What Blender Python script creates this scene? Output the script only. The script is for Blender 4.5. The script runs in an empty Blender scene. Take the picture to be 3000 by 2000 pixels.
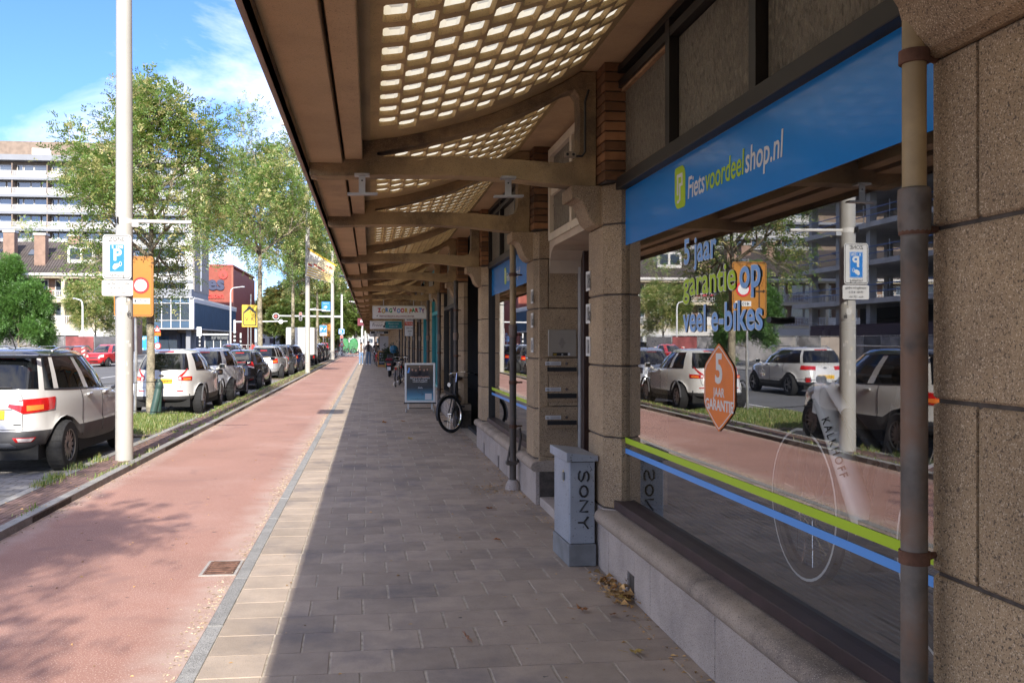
import bpy, bmesh, math, random
from mathutils import Vector, Matrix, noise as mnoise
from mathutils.bvhtree import BVHTree
random.seed(11)
R = math.radians
scene = bpy.context.scene
COL = scene.collection

# ---------------------------------------------------------------- camera, light, sky, exposure
cam_d = bpy.data.cameras.new('camera')
cam = bpy.data.objects.new('camera', cam_d); COL.objects.link(cam)
cam.location = (0, 0, 1.55)
cam.rotation_euler = (R(90), 0, -R(5.7537))
cam_d.sensor_width = 36.0
cam_d.lens = 31.56
cam_d.shift_x = 0.05
cam_d.clip_start = 0.05
cam_d.clip_end = 4000
scene.camera = cam

SUN_EL = 29.6
sun_d = bpy.data.lights.new('sun', 'SUN')
sun_d.energy = 2.35
sun_d.angle = R(0.53)
sun_d.color = (1.0, 0.93, 0.82)
sun = bpy.data.objects.new('sun', sun_d); COL.objects.link(sun)
# light travels towards +Y (along the street) and downwards
sun.rotation_euler = Vector((0.0, math.cos(R(SUN_EL)), -math.sin(R(SUN_EL)))).to_track_quat('-Z', 'Y').to_euler()

world = bpy.data.worlds.new('World'); scene.world = world; world.use_nodes = True
wn = world.node_tree; wn.nodes.clear()
w_out = wn.nodes.new('ShaderNodeOutputWorld')
w_bg = wn.nodes.new('ShaderNodeBackground'); w_bg.inputs['Strength'].default_value = 0.105
w_sky = wn.nodes.new('ShaderNodeTexSky'); w_sky.sky_type = 'NISHITA'; w_sky.sun_disc = False
w_sky.sun_elevation = R(SUN_EL); w_sky.sun_rotation = R(180)
w_sky.air_density = 1.0; w_sky.dust_density = 0.6; w_sky.ozone_density = 1.6
w_tc = wn.nodes.new('ShaderNodeTexCoord')
w_map = wn.nodes.new('ShaderNodeMapping'); w_map.inputs['Scale'].default_value = (1.0, 1.0, 2.6)
w_map.inputs['Rotation'].default_value = (0.25, 0.1, 0.6)
w_n = wn.nodes.new('ShaderNodeTexNoise'); w_n.inputs['Scale'].default_value = 2.3
w_n.inputs['Detail'].default_value = 9; w_n.inputs['Roughness'].default_value = 0.58
w_n.inputs['Distortion'].default_value = 0.7
w_ramp = wn.nodes.new('ShaderNodeValToRGB')
w_ramp.color_ramp.elements[0].position = 0.41; w_ramp.color_ramp.elements[0].color = (0, 0, 0, 1)
w_ramp.color_ramp.elements[1].position = 0.70; w_ramp.color_ramp.elements[1].color = (1, 1, 1, 1)
w_mix = wn.nodes.new('ShaderNodeMix'); w_mix.data_type = 'RGBA'
w_mix.inputs['B'].default_value = (6.4, 6.1, 5.6, 1)
L = wn.links.new
L(w_tc.outputs['Generated'], w_map.inputs['Vector']); L(w_map.outputs['Vector'], w_n.inputs['Vector'])
L(w_n.outputs['Fac'], w_ramp.inputs['Fac']); L(w_ramp.outputs['Color'], w_mix.inputs['Factor'])
w_tint = wn.nodes.new('ShaderNodeMix'); w_tint.data_type = 'RGBA'; w_tint.blend_type = 'MULTIPLY'; w_tint.inputs['Factor'].default_value = 1
w_tint.inputs['B'].default_value = (0.33, 0.475, 0.88, 1)
L(w_sky.outputs['Color'], w_tint.inputs['A']); L(w_tint.outputs['Result'], w_mix.inputs['A']); L(w_mix.outputs['Result'], w_bg.inputs['Color'])
L(w_bg.outputs['Background'], w_out.inputs['Surface'])

scene.view_settings.view_transform = 'Standard'
scene.view_settings.look = 'None'
scene.view_settings.gamma = 1
scene.view_settings.use_curve_mapping = False
scene.view_settings.exposure = 1.85
scene.render.engine = 'CYCLES'
scene.cycles.use_denoising = True
scene.cycles.max_bounces = 8
scene.cycles.diffuse_bounces = 5
scene.cycles.glossy_bounces = 5
scene.cycles.transmission_bounces = 6
scene.cycles.transparent_max_bounces = 24
scene.cycles.caustics_reflective = False
scene.cycles.caustics_refractive = False
scene.cycles.sample_clamp_indirect = 8
scene.render.use_persistent_data = False

# ---------------------------------------------------------------- materials
MATS = {}
def M(name, base, rough=0.7, metal=0.0, var=0.12, vscale=2.0, speck=None, bump=None, rnd=None, rndamt=0.25,
      spec=0.5, coat=0.0, stain=None, tint=None, emit=0.0, aniso=None):
    """procedural material: base colour with noise variation, speckles, stains, bump and per-piece variation"""
    if name in MATS: return MATS[name]
    m = bpy.data.materials.new(name); m.use_nodes = True
    nt = m.node_tree; b = nt.nodes['Principled BSDF']; lk = nt.links.new
    N = nt.nodes.new
    geo = N('ShaderNodeNewGeometry'); pos = geo.outputs['Position']
    if aniso:
        mp = N('ShaderNodeMapping'); mp.inputs['Scale'].default_value = aniso
        lk(pos, mp.inputs['Vector']); pos = mp.outputs['Vector']
    def noise(scale, detail=4, rough=0.6):
        n = N('ShaderNodeTexNoise'); n.inputs['Scale'].default_value = scale
        n.inputs['Detail'].default_value = detail; n.inputs['Roughness'].default_value = rough
        lk(pos, n.inputs['Vector']); return n.outputs['Fac']
    def math_(op, a, bb):
        n = N('ShaderNodeMath'); n.operation = op
        for i, v in enumerate((a, bb)):
            if hasattr(v, 'is_output'): lk(v, n.inputs[i])
            else: n.inputs[i].default_value = v
        return n.outputs[0]
    def mix(fac, a, bb, blend='MIX'):
        n = N('ShaderNodeMix'); n.data_type = 'RGBA'; n.blend_type = blend
        if hasattr(fac, 'is_output'): lk(fac, n.inputs['Factor'])
        else: n.inputs['Factor'].default_value = fac
        for k, v in (('A', a), ('B', bb)):
            if hasattr(v, 'is_output'): lk(v, n.inputs[k])
            else: n.inputs[k].default_value = (*v, 1)
        return n.outputs['Result']
    def rampv(fac, p0, p1):
        n = N('ShaderNodeMapRange'); n.interpolation_type = 'SMOOTHSTEP'
        n.inputs['From Min'].default_value = p0; n.inputs['From Max'].default_value = p1
        lk(fac, n.inputs['Value']); return n.outputs['Result']
    col = None
    lo = tuple(max(0, c * (1 - var)) for c in base); hi = tuple(min(1, c * (1 + var)) for c in base)
    if var > 0:
        col = mix(rampv(noise(vscale, 5), 0.3, 0.7), lo, hi)
    else:
        n = N('ShaderNodeRGB'); n.outputs[0].default_value = (*base, 1); col = n.outputs[0]
    if tint:   # second colour in large patches: (colour, scale, p0, p1)
        col = mix(rampv(noise(tint[1], 6, 0.65), tint[2], tint[3]), col, tint[0])
    if speck:
        for sc_, dark, p0, p1 in speck:
            v = N('ShaderNodeTexNoise'); v.inputs['Scale'].default_value = sc_; v.inputs['Detail'].default_value = 1.5
            lk(pos, v.inputs['Vector'])
            col = mix(rampv(v.outputs['Fac'], p0, p1), col, dark)
    if stain:  # (colour, scale, p0, p1)
        for st in (stain if isinstance(stain, list) else [stain]):
            col = mix(rampv(noise(st[1], 3, 0.5), st[2], st[3]), col, st[0])
    if rnd:
        if rnd == 'obj':
            o = N('ShaderNodeObjectInfo'); rv = o.outputs['Random']
        else:
            o = N('ShaderNodeAttribute'); o.attribute_name = 'rnd'; rv = o.outputs['Fac']
        f = math_('MULTIPLY_ADD', rv, 2 * rndamt); f.node.inputs[2].default_value = 1 - rndamt
        vm = N('ShaderNodeVectorMath'); vm.operation = 'SCALE'; lk(col, vm.inputs[0]); lk(f, vm.inputs['Scale'])
        col = vm.outputs[0]
    lk(col, b.inputs['Base Color'])
    b.inputs['Roughness'].default_value = rough; b.inputs['Metallic'].default_value = metal
    b.inputs['Specular IOR Level'].default_value = spec
    b.inputs['Coat Weight'].default_value = coat; b.inputs['Coat Roughness'].default_value = 0.05
    if emit:
        lk(col, b.inputs['Emission Color']); b.inputs['Emission Strength'].default_value = emit
    if bump:
        bn = N('ShaderNodeBump'); bn.inputs['Strength'].default_value = bump[0]; bn.inputs['Distance'].default_value = bump[2] if len(bump) > 2 else 0.01
        lk(noise(bump[1], 4, 0.65), bn.inputs['Height']); lk(bn.outputs['Normal'], b.inputs['Normal'])
    MATS[name] = m
    return m

def glass(name, tint=(0.75, 0.8, 0.8), base_refl=0.07, power=3.4, rough=0.0, opacity=0.0, body=(0.02, 0.025, 0.03), wavy=0.0):
    """window glass: mirror reflection that grows with the angle over a (partly) clear pane"""
    if name in MATS: return MATS[name]
    m = bpy.data.materials.new(name); m.use_nodes = True
    nt = m.node_tree; nt.nodes.clear(); lk = nt.links.new; N = nt.nodes.new
    out = N('ShaderNodeOutputMaterial')
    lw = N('ShaderNodeLayerWeight'); lw.inputs['Blend'].default_value = 0.5
    pw = N('ShaderNodeMath'); pw.operation = 'POWER'; pw.inputs[1].default_value = power; lk(lw.outputs['Facing'], pw.inputs[0])
    ma = N('ShaderNodeMath'); ma.operation = 'MULTIPLY_ADD'; ma.use_clamp = True
    ma.inputs[1].default_value = 0.95 - base_refl; ma.inputs[2].default_value = base_refl; lk(pw.outputs[0], ma.inputs[0])
    gl = N('ShaderNodeBsdfGlossy'); gl.inputs['Roughness'].default_value = rough
    tr = N('ShaderNodeBsdfTransparent'); tr.inputs['Color'].default_value = (*tint, 1)
    df = N('ShaderNodeBsdfDiffuse'); df.inputs['Color'].default_value = (*body, 1)
    m1 = N('ShaderNodeMixShader'); m1.inputs[0].default_value = opacity
    lk(tr.outputs[0], m1.inputs[1]); lk(df.outputs[0], m1.inputs[2])
    m2 = N('ShaderNodeMixShader'); lk(ma.outputs[0], m2.inputs[0]); lk(m1.outputs[0], m2.inputs[1]); lk(gl.outputs[0], m2.inputs[2])
    if wavy:
        ge = N('ShaderNodeNewGeometry'); n = N('ShaderNodeTexNoise'); n.inputs['Scale'].default_value = 1.3
        lk(ge.outputs['Position'], n.inputs['Vector'])
        bn = N('ShaderNodeBump'); bn.inputs['Strength'].default_value = wavy; bn.inputs['Distance'].default_value = 0.01
        lk(n.outputs['Fac'], bn.inputs['Height']); lk(bn.outputs['Normal'], gl.inputs['Normal'])
    lk(m2.outputs[0], out.inputs['Surface'])
    MATS[name] = m
    return m

def translucent(name, col, trans_col, fac=0.5, var=0.3, rnd=None, rough=0.5, gloss=0.06):
    if name in MATS: return MATS[name]
    m = bpy.data.materials.new(name); m.use_nodes = True
    nt = m.node_tree; nt.nodes.clear(); lk = nt.links.new; N = nt.nodes.new
    out = N('ShaderNodeOutputMaterial')
    df = N('ShaderNodeBsdfDiffuse'); tl = N('ShaderNodeBsdfTranslucent'); gl = N('ShaderNodeBsdfGlossy')
    gl.inputs['Roughness'].default_value = rough
    df.inputs['Color'].default_value = (*col, 1); tl.inputs['Color'].default_value = (*trans_col, 1)
    if rnd:
        a = N('ShaderNodeAttribute'); a.attribute_name = 'rnd'
        for c0, bs in ((col, df), (trans_col, tl)):
            rp = N('ShaderNodeValToRGB'); e = rp.color_ramp.elements
            e[0].position = 0.0; e[0].color = (*[c * (1 - var) for c in c0], 1)
            e[1].position = 0.55; e[1].color = (*c0, 1)
            e2 = e.new(0.80); e2.color = (*rnd[0], 1); e3 = e.new(1.0); e3.color = (*rnd[1], 1)
            lk(a.outputs['Fac'], rp.inputs['Fac']); lk(rp.outputs['Color'], bs.inputs['Color'])
    m1 = N('ShaderNodeMixShader'); m1.inputs[0].default_value = fac
    lk(df.outputs[0], m1.inputs[1]); lk(tl.outputs[0], m1.inputs[2])
    m2 = N('ShaderNodeMixShader'); m2.inputs[0].default_value = gloss
    lk(m1.outputs[0], m2.inputs[1]); lk(gl.outputs[0], m2.inputs[2]); lk(m2.outputs[0], out.inputs['Surface'])
    MATS[name] = m
    return m

def flat(name, col, rough=0.5, **k):
    return M(name, col, rough=rough, var=k.pop('var', 0.05), **k)

# ---------------------------------------------------------------- mesh helpers
class MB:
    """collects shapes into one mesh"""
    def __init__(s): s.v = []; s.f = []; s.m = []; s.sm = []; s.r = []
    def add(s, vs, fs, mat=0, smooth=False, rnd=None):
        o = len(s.v); s.v.extend([tuple(v) for v in vs])
        for f in fs:
            s.f.append([i + o for i in f]); s.m.append(mat); s.sm.append(smooth); s.r.append(0.5 if rnd is None else rnd)
        return s
    def box(s, x0, x1, y0, y1, z0, z1, mat=0, rnd=None, mtx=None):
        vs = [(x0, y0, z0), (x1, y0, z0), (x1, y1, z0), (x0, y1, z0), (x0, y0, z1), (x1, y0, z1), (x1, y1, z1), (x0, y1, z1)]
        if mtx is not None: vs = [mtx @ Vector(v) for v in vs]
        return s.add(vs, [(0, 3, 2, 1), (4, 5, 6, 7), (0, 1, 5, 4), (1, 2, 6, 5), (2, 3, 7, 6), (3, 0, 4, 7)], mat, False, rnd)
    def cbox(s, cx, cy, cz, sx, sy, sz, mat=0, rnd=None, mtx=None):
        return s.box(cx - sx / 2, cx + sx / 2, cy - sy / 2, cy + sy / 2, cz - sz / 2, cz + sz / 2, mat, rnd, mtx)
    def bbox(s, x0, x1, y0, y1, z0, z1, b=0.01, mat=0, rnd=None):
        """box with chamfered vertical and top edges"""
        def ring(e, z): return [(x0 + e, y0, z), (x1 - e, y0, z), (x1, y0 + e, z), (x1, y1 - e, z), (x1 - e, y1, z), (x0 + e, y1, z), (x0, y1 - e, z), (x0, y0 + e, z)]
        def ring2(e, z):
            a = e
            return [(x0 + a + b, y0 + a, z), (x1 - a - b, y0 + a, z), (x1 - a, y0 + a + b, z), (x1 - a, y1 - a - b, z), (x1 - a - b, y1 - a, z), (x0 + a + b, y1 - a, z), (x0 + a, y1 - a - b, z), (x0 + a, y0 + a + b, z)]
        rs = [ring2(b, z0), ring(b, z0 + b), ring(b, z1 - b), ring2(b, z1)]
        return s.rings(rs, mat, False, True, rnd)
    def rings(s, rs, mat=0, smooth=True, caps=True, rnd=None, closed=True):
        n = len(rs[0]); o = len(s.v)
        for r_ in rs: s.v.extend([tuple(p) for p in r_])
        for i in range(len(rs) - 1):
            for j in range(n if closed else n - 1):
                a = o + i * n + j; b_ = o + i * n + (j + 1) % n
                s.f.append([a, b_, b_ + n, a + n]); s.m.append(mat); s.sm.append(smooth); s.r.append(0.5 if rnd is None else rnd)
        if caps:
            s.f.append([o + j for j in range(n)][::-1]); s.m.append(mat); s.sm.append(False); s.r.append(0.5 if rnd is None else rnd)
            k = o + (len(rs) - 1) * n
            s.f.append([k + j for j in range(n)]); s.m.append(mat); s.sm.append(False); s.r.append(0.5 if rnd is None else rnd)
        return s
    def tube(s, pts, r, n=8, mat=0, caps=True, smooth=True, rnd=None):
        pts = [Vector(p) for p in pts]; rad = r if isinstance(r, (list, tuple)) else [r] * len(pts)
        rs = []; up = None
        for i, p in enumerate(pts):
            d = (pts[min(i + 1, len(pts) - 1)] - pts[max(i - 1, 0)])
            if d.length < 1e-9: d = Vector((0, 0, 1))
            d.normalize()
            if up is None:
                up = d.cross(Vector((0, 0, 1)) if abs(d.z) < 0.9 else Vector((1, 0, 0))).normalized()
            a = (up - d * up.dot(d))
            a = a.normalized() if a.length > 1e-6 else d.orthogonal().normalized()
            up = a; b_ = d.cross(a)
            rs.append([p + (a * math.cos(2 * math.pi * k / n) + b_ * math.sin(2 * math.pi * k / n)) * rad[i] for k in range(n)])
        return s.rings(rs, mat, smooth, caps, rnd)
    def lathe(s, prof, n=16, c=(0, 0, 0), mat=0, smooth=True):
        rs = [[(c[0] + r_ * math.cos(2 * math.pi * k / n), c[1] + r_ * math.sin(2 * math.pi * k / n), c[2] + z) for k in range(n)] for r_, z in prof]
        return s.rings(rs, mat, smooth, True)
    def prism(s, poly, axis, a, b, mat=0, smooth=False, rnd=None):
        """extrude a 2-D outline along an axis: 'x' -> (y,z), 'y' -> (x,z), 'z' -> (x,y)"""
        def P(u, v, w): return {'x': (w, u, v), 'y': (u, w, v), 'z': (u, v, w)}[axis]
        n = len(poly)
        vs = [P(u, v, a) for u, v in poly] + [P(u, v, b) for u, v in poly]
        fs = [[i, (i + 1) % n, (i + 1) % n + n, i + n] for i in range(n)]
        o = len(s.v); s.add(vs, fs, mat, smooth, rnd)
        s.add([], [], mat)
        s.f.append([o + i for i in range(n)][::-1]); s.m.append(mat); s.sm.append(False); s.r.append(0.5 if rnd is None else rnd)
        s.f.append([o + n + i for i in range(n)]); s.m.append(mat); s.sm.append(False); s.r.append(0.5 if rnd is None else rnd)
        return s
    def ringprism(s, outer, inner, axis, a, b, mat=0):
        """plate with a hole: outer and inner outlines with the same number of points"""
        def P(u, v, w): return {'x': (w, u, v), 'y': (u, w, v), 'z': (u, v, w)}[axis]
        n = len(outer)
        vs = [P(u, v, a) for u, v in outer] + [P(u, v, a) for u, v in inner] + [P(u, v, b) for u, v in outer] + [P(u, v, b) for u, v in inner]
        fs = []
        for i in range(n):
            j = (i + 1) % n
            fs += [[i, j, n + j, n + i], [2 * n + i, 3 * n + i, 3 * n + j, 2 * n + j], [i, 2 * n + i, 2 * n + j, j], [n + i, n + j, 3 * n + j, 3 * n + i]]
        return s.add(vs, fs, mat)
    def quad(s, a, b, c, d, mat=0, rnd=None): return s.add([a, b, c, d], [(0, 1, 2, 3)], mat, False, rnd)
    def disc(s, c, r, n=16, axis='y', t=0.01, mat=0):
        def P(u, v, w): return {'x': (c[0] + w, c[1] + u, c[2] + v), 'y': (c[0] + u, c[1] + w, c[2] + v), 'z': (c[0] + u, c[1] + v, c[2] + w)}[axis]
        ring = [(r * math.cos(2 * math.pi * k / n), r * math.sin(2 * math.pi * k / n)) for k in range(n)]
        return s.rings([[P(u, v, 0) for u, v in ring], [P(u, v, t) for u, v in ring]], mat, False, True)
    def sphere(s, c, r, n=10, m_=7, mat=0, sc=(1, 1, 1)):
        prof = []
        rs = []
        for i in range(1, m_):
            t = math.pi * i / m_
            rs.append([(c[0] + sc[0] * r * math.sin(t) * math.cos(2 * math.pi * k / n), c[1] + sc[1] * r * math.sin(t) * math.sin(2 * math.pi * k / n), c[2] - sc[2] * r * math.cos(t)) for k in range(n)])
        return s.rings(rs, mat, True, True)
    def mesh(s, name, mats):
        me = bpy.data.meshes.new(name)
        me.from_pydata(s.v, [], s.f); me.update()
        for m_ in (mats if isinstance(mats, (list, tuple)) else [mats]): me.materials.append(m_)
        me.polygons.foreach_set('material_index', s.m)
        me.polygons.foreach_set('use_smooth', s.sm)
        if any(abs(x - 0.5) > 1e-6 for x in s.r):
            at = me.attributes.new('rnd', 'FLOAT', 'FACE'); at.data.foreach_set('value', s.r)
        bm_ = bmesh.new(); bm_.from_mesh(me)
        bmesh.ops.recalc_face_normals(bm_, faces=bm_.faces); bm_.to_mesh(me); bm_.free()
        if any(s.sm): me.set_sharp_from_angle(angle=R(42))
        return me
    def build(s, name, mats, parent=None, loc=None, rot=None, kind=None, label=None, bevel=0):
        return link(name, s.mesh(name, mats), parent, loc, rot, kind, label, bevel)

def link(name, data, parent=None, loc=None, rot=None, kind=None, label=None, bevel=0):
    o = bpy.data.objects.new(name, data); COL.objects.link(o)
    if parent: o.parent = parent
    if loc is not None: o.location = loc
    if rot is not None: o.rotation_euler = rot
    if kind: o['kind'] = kind
    if label: o['label'] = label
    if bevel:
        b = o.modifiers.new('bevel', 'BEVEL'); b.width = bevel; b.segments = 2; b.limit_method = 'ANGLE'; b.angle_limit = R(40); b.harden_normals = False
    return o
def thing(name, label, cat, loc=(0, 0, 0), rz=0.0, group=None):
    o = bpy.data.objects.new(name, None); COL.objects.link(o)
    o.location = loc; o.rotation_euler = (0, 0, rz); o.empty_display_size = 0.2
    tag(o, label, cat, group); return o
def tag(o, label, cat, group=None):
    o['label'] = label; o['category'] = cat
    if group: o['group'] = group
    return o
def struct(o): o['kind'] = 'structure'; return o
def kids(o): return list(KID.get(o.name, ()))
KID = {}
def copy_tree(o, parent=None):
    c = o.copy(); COL.objects.link(c)
    if parent is not None: c.parent = parent
    for ch in list(o.children): copy_tree(ch, c)
    return c

FACE_STREET = Matrix(((0, 0, -1), (-1, 0, 0), (0, 1, 0)))      # text on the facade, read from the street
FACE_CAM = Matrix(((1, 0, 0), (0, 0, -1), (0, 1, 0)))          # text facing back down the street (-Y)
def text(parent, s, size, loc, mat, face=FACE_CAM, bold=0.0, ext=0.001, align='LEFT', shear=0.0, sx=1.0, name='lettering', spacing=1.0, valign='BOTTOM_BASELINE', roll=0.0, line=1.0):
    c = bpy.data.curves.new(name, 'FONT'); c.body = s; c.size = size; c.align_x = align; c.align_y = valign
    c.offset = bold * size; c.extrude = ext; c.shear = shear; c.resolution_u = 3; c.space_character = spacing; c.space_line = line
    c.materials.append(mat)
    t_ = bpy.data.objects.new(name, c)
    me = bpy.data.meshes.new_from_object(t_)
    bpy.data.objects.remove(t_); bpy.data.curves.remove(c)
    if not me.materials: me.materials.append(mat)
    o = bpy.data.objects.new(name, me); COL.objects.link(o)
    if parent: o.parent = parent
    rot = face.to_4x4() @ Matrix.Rotation(roll, 4, 'Z') @ Matrix.Diagonal((sx, 1, 1, 1))
    o.matrix_local = Matrix.Translation(loc) @ rot
    return o
def lerp(a, b, t): return a + (b - a) * t
# ---------------------------------------------------------------- the materials of the place
m_redpath = M('red_asphalt', (0.35, 0.185, 0.142), rough=0.9, var=0.10, vscale=0.7, bump=(0.5, 120, 0.004),
              speck=[(130, (0.60, 0.42, 0.36), 0.57, 0.68), (150, (0.27, 0.13, 0.10), 0.59, 0.70)],
              stain=[((0.13, 0.085, 0.075), 9.0, 0.715, 0.74), ((0.31, 0.165, 0.13), 0.55, 0.55, 0.72), ((0.30, 0.17, 0.14), 2.2, 0.60, 0.72)], tint=((0.42, 0.26, 0.215), 0.5, 0.5, 0.75))
m_tile = M('paving_tile', (0.38, 0.305, 0.240), rough=0.85, var=0.10, vscale=5, rnd='obj', rndamt=0.14, bump=(0.5, 140, 0.003),
           speck=[(240, (0.13, 0.12, 0.115), 0.63, 0.70), (300, (0.36, 0.33, 0.31), 0.64, 0.7)],
           stain=[((0.07, 0.062, 0.06), 13.0, 0.735, 0.76)], tint=((0.235, 0.20, 0.18), 1.4, 0.48, 0.70))
m_tile_a = M('paving_tile_far', (0.38, 0.305, 0.240), rough=0.85, var=0.10, vscale=5, rnd='attr', rndamt=0.14,
             stain=[((0.10, 0.09, 0.085), 11.0, 0.72, 0.75)], tint=((0.235, 0.20, 0.18), 1.4, 0.48, 0.70))
m_mortar = M('joint_sand', (0.43, 0.37, 0.295), rough=0.95, var=0.3, vscale=14, bump=(0.6, 80, 0.004))
m_kerb = M('kerb_concrete', (0.30, 0.29, 0.27), rough=0.9, var=0.2, vscale=6, rnd='obj', rndamt=0.12, bump=(0.5, 90, 0.004),
           speck=[(200, (0.16, 0.155, 0.15), 0.60, 0.68), (230, (0.45, 0.44, 0.42), 0.62, 0.7)], tint=((0.16, 0.16, 0.11), 1.6, 0.58, 0.75))
m_brick_band = M('clinker_brick', (0.185, 0.115, 0.098), rough=0.9, var=0.25, vscale=9, rnd='obj', rndamt=0.22, bump=(0.4, 70, 0.004), tint=((0.14, 0.13, 0.07), 1.5, 0.55, 0.72))
m_brick_band_a = M('clinker_brick_far', (0.185, 0.115, 0.098), rough=0.9, var=0.25, vscale=9, rnd='attr', rndamt=0.22, tint=((0.14, 0.13, 0.07), 1.5, 0.55, 0.72))
m_paver = M('parking_paver', (0.27, 0.255, 0.235), rough=0.9, var=0.2, vscale=4, rnd='obj', rndamt=0.18, bump=(0.4, 70, 0.004), tint=((0.20, 0.18, 0.13), 0.9, 0.5, 0.7))
m_paver_a = M('parking_paver_far', (0.27, 0.255, 0.235), rough=0.9, var=0.2, vscale=4, rnd='attr', rndamt=0.18, tint=((0.20, 0.18, 0.13), 0.9, 0.5, 0.7))
m_road = M('grey_asphalt', (0.13, 0.13, 0.13), rough=0.9, var=0.15, vscale=0.8, bump=(0.4, 60, 0.005), speck=[(180, (0.2, 0.2, 0.2), 0.6, 0.68)])
m_soil = M('soil', (0.14, 0.11, 0.08), rough=1.0, var=0.4, vscale=8, bump=(0.8, 40, 0.02))
m_line = M('road_paint', (0.75, 0.75, 0.73), rough=0.7, var=0.12, vscale=8)
STONE = dict(rough=0.88, var=0.14, vscale=3.0, bump=(0.55, 150, 0.004))
m_stone = M('granite_stone', (0.365, 0.262, 0.155), **STONE, rnd='obj', rndamt=0.10,
            speck=[(190, (0.13, 0.095, 0.06), 0.56, 0.66), (220, (0.62, 0.50, 0.36), 0.58, 0.68), (90, (0.13, 0.095, 0.065), 0.63, 0.70)],
            tint=((0.25, 0.18, 0.115), 1.1, 0.45, 0.72), stain=((0.15, 0.11, 0.075), 0.8, 0.58, 0.80))
m_joint = M('dark_mortar', (0.085, 0.07, 0.058), rough=0.95, var=0.3, vscale=20)
m_plinth = M('plinth_granite', (0.40, 0.34, 0.295), **STONE, rnd='obj', rndamt=0.08,
             speck=[(150, (0.13, 0.11, 0.10), 0.60, 0.67), (190, (0.48, 0.43, 0.39), 0.61, 0.68)], tint=((0.24, 0.205, 0.185), 1.2, 0.5, 0.75))
m_sill = M('sill_granite', (0.37, 0.30, 0.235), **STONE, rnd='obj', rndamt=0.06,
           speck=[(150, (0.12, 0.095, 0.08), 0.60, 0.67), (190, (0.46, 0.39, 0.33), 0.61, 0.68)], tint=((0.15, 0.125, 0.11), 1.0, 0.5, 0.68))
m_conc = M('soffit_concrete', (0.52, 0.375, 0.215), rough=0.9, var=0.12, vscale=1.7, bump=(0.35, 120, 0.003),
           speck=[(200, (0.26, 0.175, 0.11), 0.60, 0.70), (170, (0.56, 0.43, 0.30), 0.62, 0.72)], tint=((0.34, 0.24, 0.15), 0.9, 0.50, 0.75))
m_beam = M('beam_concrete', (0.40, 0.29, 0.15), rough=0.88, var=0.25, vscale=2.2, bump=(0.6, 130, 0.005),
           speck=[(210, (0.48, 0.37, 0.24), 0.60, 0.70), (190, (0.20, 0.145, 0.085), 0.60, 0.70)], tint=((0.14, 0.10, 0.062), 1.7, 0.44, 0.66), stain=((0.075, 0.056, 0.04), 1.1, 0.56, 0.74))
m_vault = M('vault_concrete', (0.54, 0.40, 0.20), rough=0.9, var=0.15, vscale=3, bump=(0.5, 140, 0.004),
            speck=[(190, (0.27, 0.19, 0.11), 0.60, 0.70)], tint=((0.36, 0.26, 0.15), 1.2, 0.55, 0.75))
m_glassblock = translucent('prism_glass', (0.70, 0.67, 0.56), (0.66, 0.62, 0.49), fac=0.80, gloss=0.05)
m_oldbrick = M('old_brick', (0.235, 0.115, 0.052), rough=0.9, var=0.25, vscale=6, rnd='attr', rndamt=0.45, bump=(0.5, 60, 0.006), tint=((0.10, 0.055, 0.03), 1.5, 0.5, 0.7))
m_blackframe = M('dark_frame', (0.011, 0.009, 0.008), rough=0.5, var=0.3, vscale=5)
m_purpleframe = M('plum_frame', (0.040, 0.024, 0.026), rough=0.5, var=0.3, vscale=6)
m_cream = M('cream_paint', (0.62, 0.55, 0.44), rough=0.55, var=0.10, vscale=4, stain=((0.30, 0.24, 0.17), 14, 0.68, 0.73))
m_brown = M('brown_door', (0.055, 0.028, 0.020), rough=0.35, var=0.2, vscale=3)
m_glass = glass('shop_glass', tint=(0.93, 0.95, 0.95), base_refl=0.15, power=1.9)
m_glass_far = glass('pane_glass', tint=(0.6, 0.66, 0.68), base_refl=0.10, power=2.4, opacity=0.25, body=(0.03, 0.035, 0.04))
m_dark = M('shop_dark', (0.025, 0.027, 0.03), rough=0.9, var=0.2)
m_white = M('white_paint', (0.62, 0.62, 0.60), rough=0.45, var=0.05, vscale=4)
m_offwhite = M('offwhite_paint', (0.66, 0.65, 0.61), rough=0.5, var=0.08, vscale=3, stain=((0.42, 0.41, 0.37), 9, 0.66, 0.74))
m_blue = M('sign_blue', (0.008, 0.23, 0.66), rough=0.2, var=0.03, vscale=2, coat=0.12)
m_lime = M('lime_vinyl', (0.42, 0.62, 0.02), rough=0.4, var=0.03)
m_ltblue = M('lightblue_vinyl', (0.10, 0.33, 0.80), rough=0.4, var=0.03)
m_whitev = M('white_vinyl', (0.66, 0.67, 0.67), rough=0.45, var=0.02)
m_orange = M('orange_vinyl', (0.72, 0.17, 0.012), rough=0.35, var=0.08, vscale=5)
m_black = M('black_paint', (0.012, 0.012, 0.013), rough=0.5, var=0.2)
m_rubber = M('rubber', (0.018, 0.018, 0.019), rough=0.85, var=0.3, vscale=20)
m_steel = M('galvanised_steel', (0.46, 0.46, 0.45), rough=0.42, metal=0.75, var=0.18, vscale=6)
m_chrome = M('chrome', (0.75, 0.75, 0.76), rough=0.12, metal=1.0, var=0.03)
m_alu = M('aluminium', (0.60, 0.60, 0.60), rough=0.35, metal=0.7, var=0.08)
m_castiron = M('cast_iron_pipe', (0.15, 0.135, 0.12), rough=0.6, metal=0.35, var=0.3, vscale=7, tint=((0.20, 0.125, 0.085), 2.6, 0.44, 0.66), stain=((0.09, 0.075, 0.065), 6, 0.58, 0.68), bump=(0.4, 60, 0.004))
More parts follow.
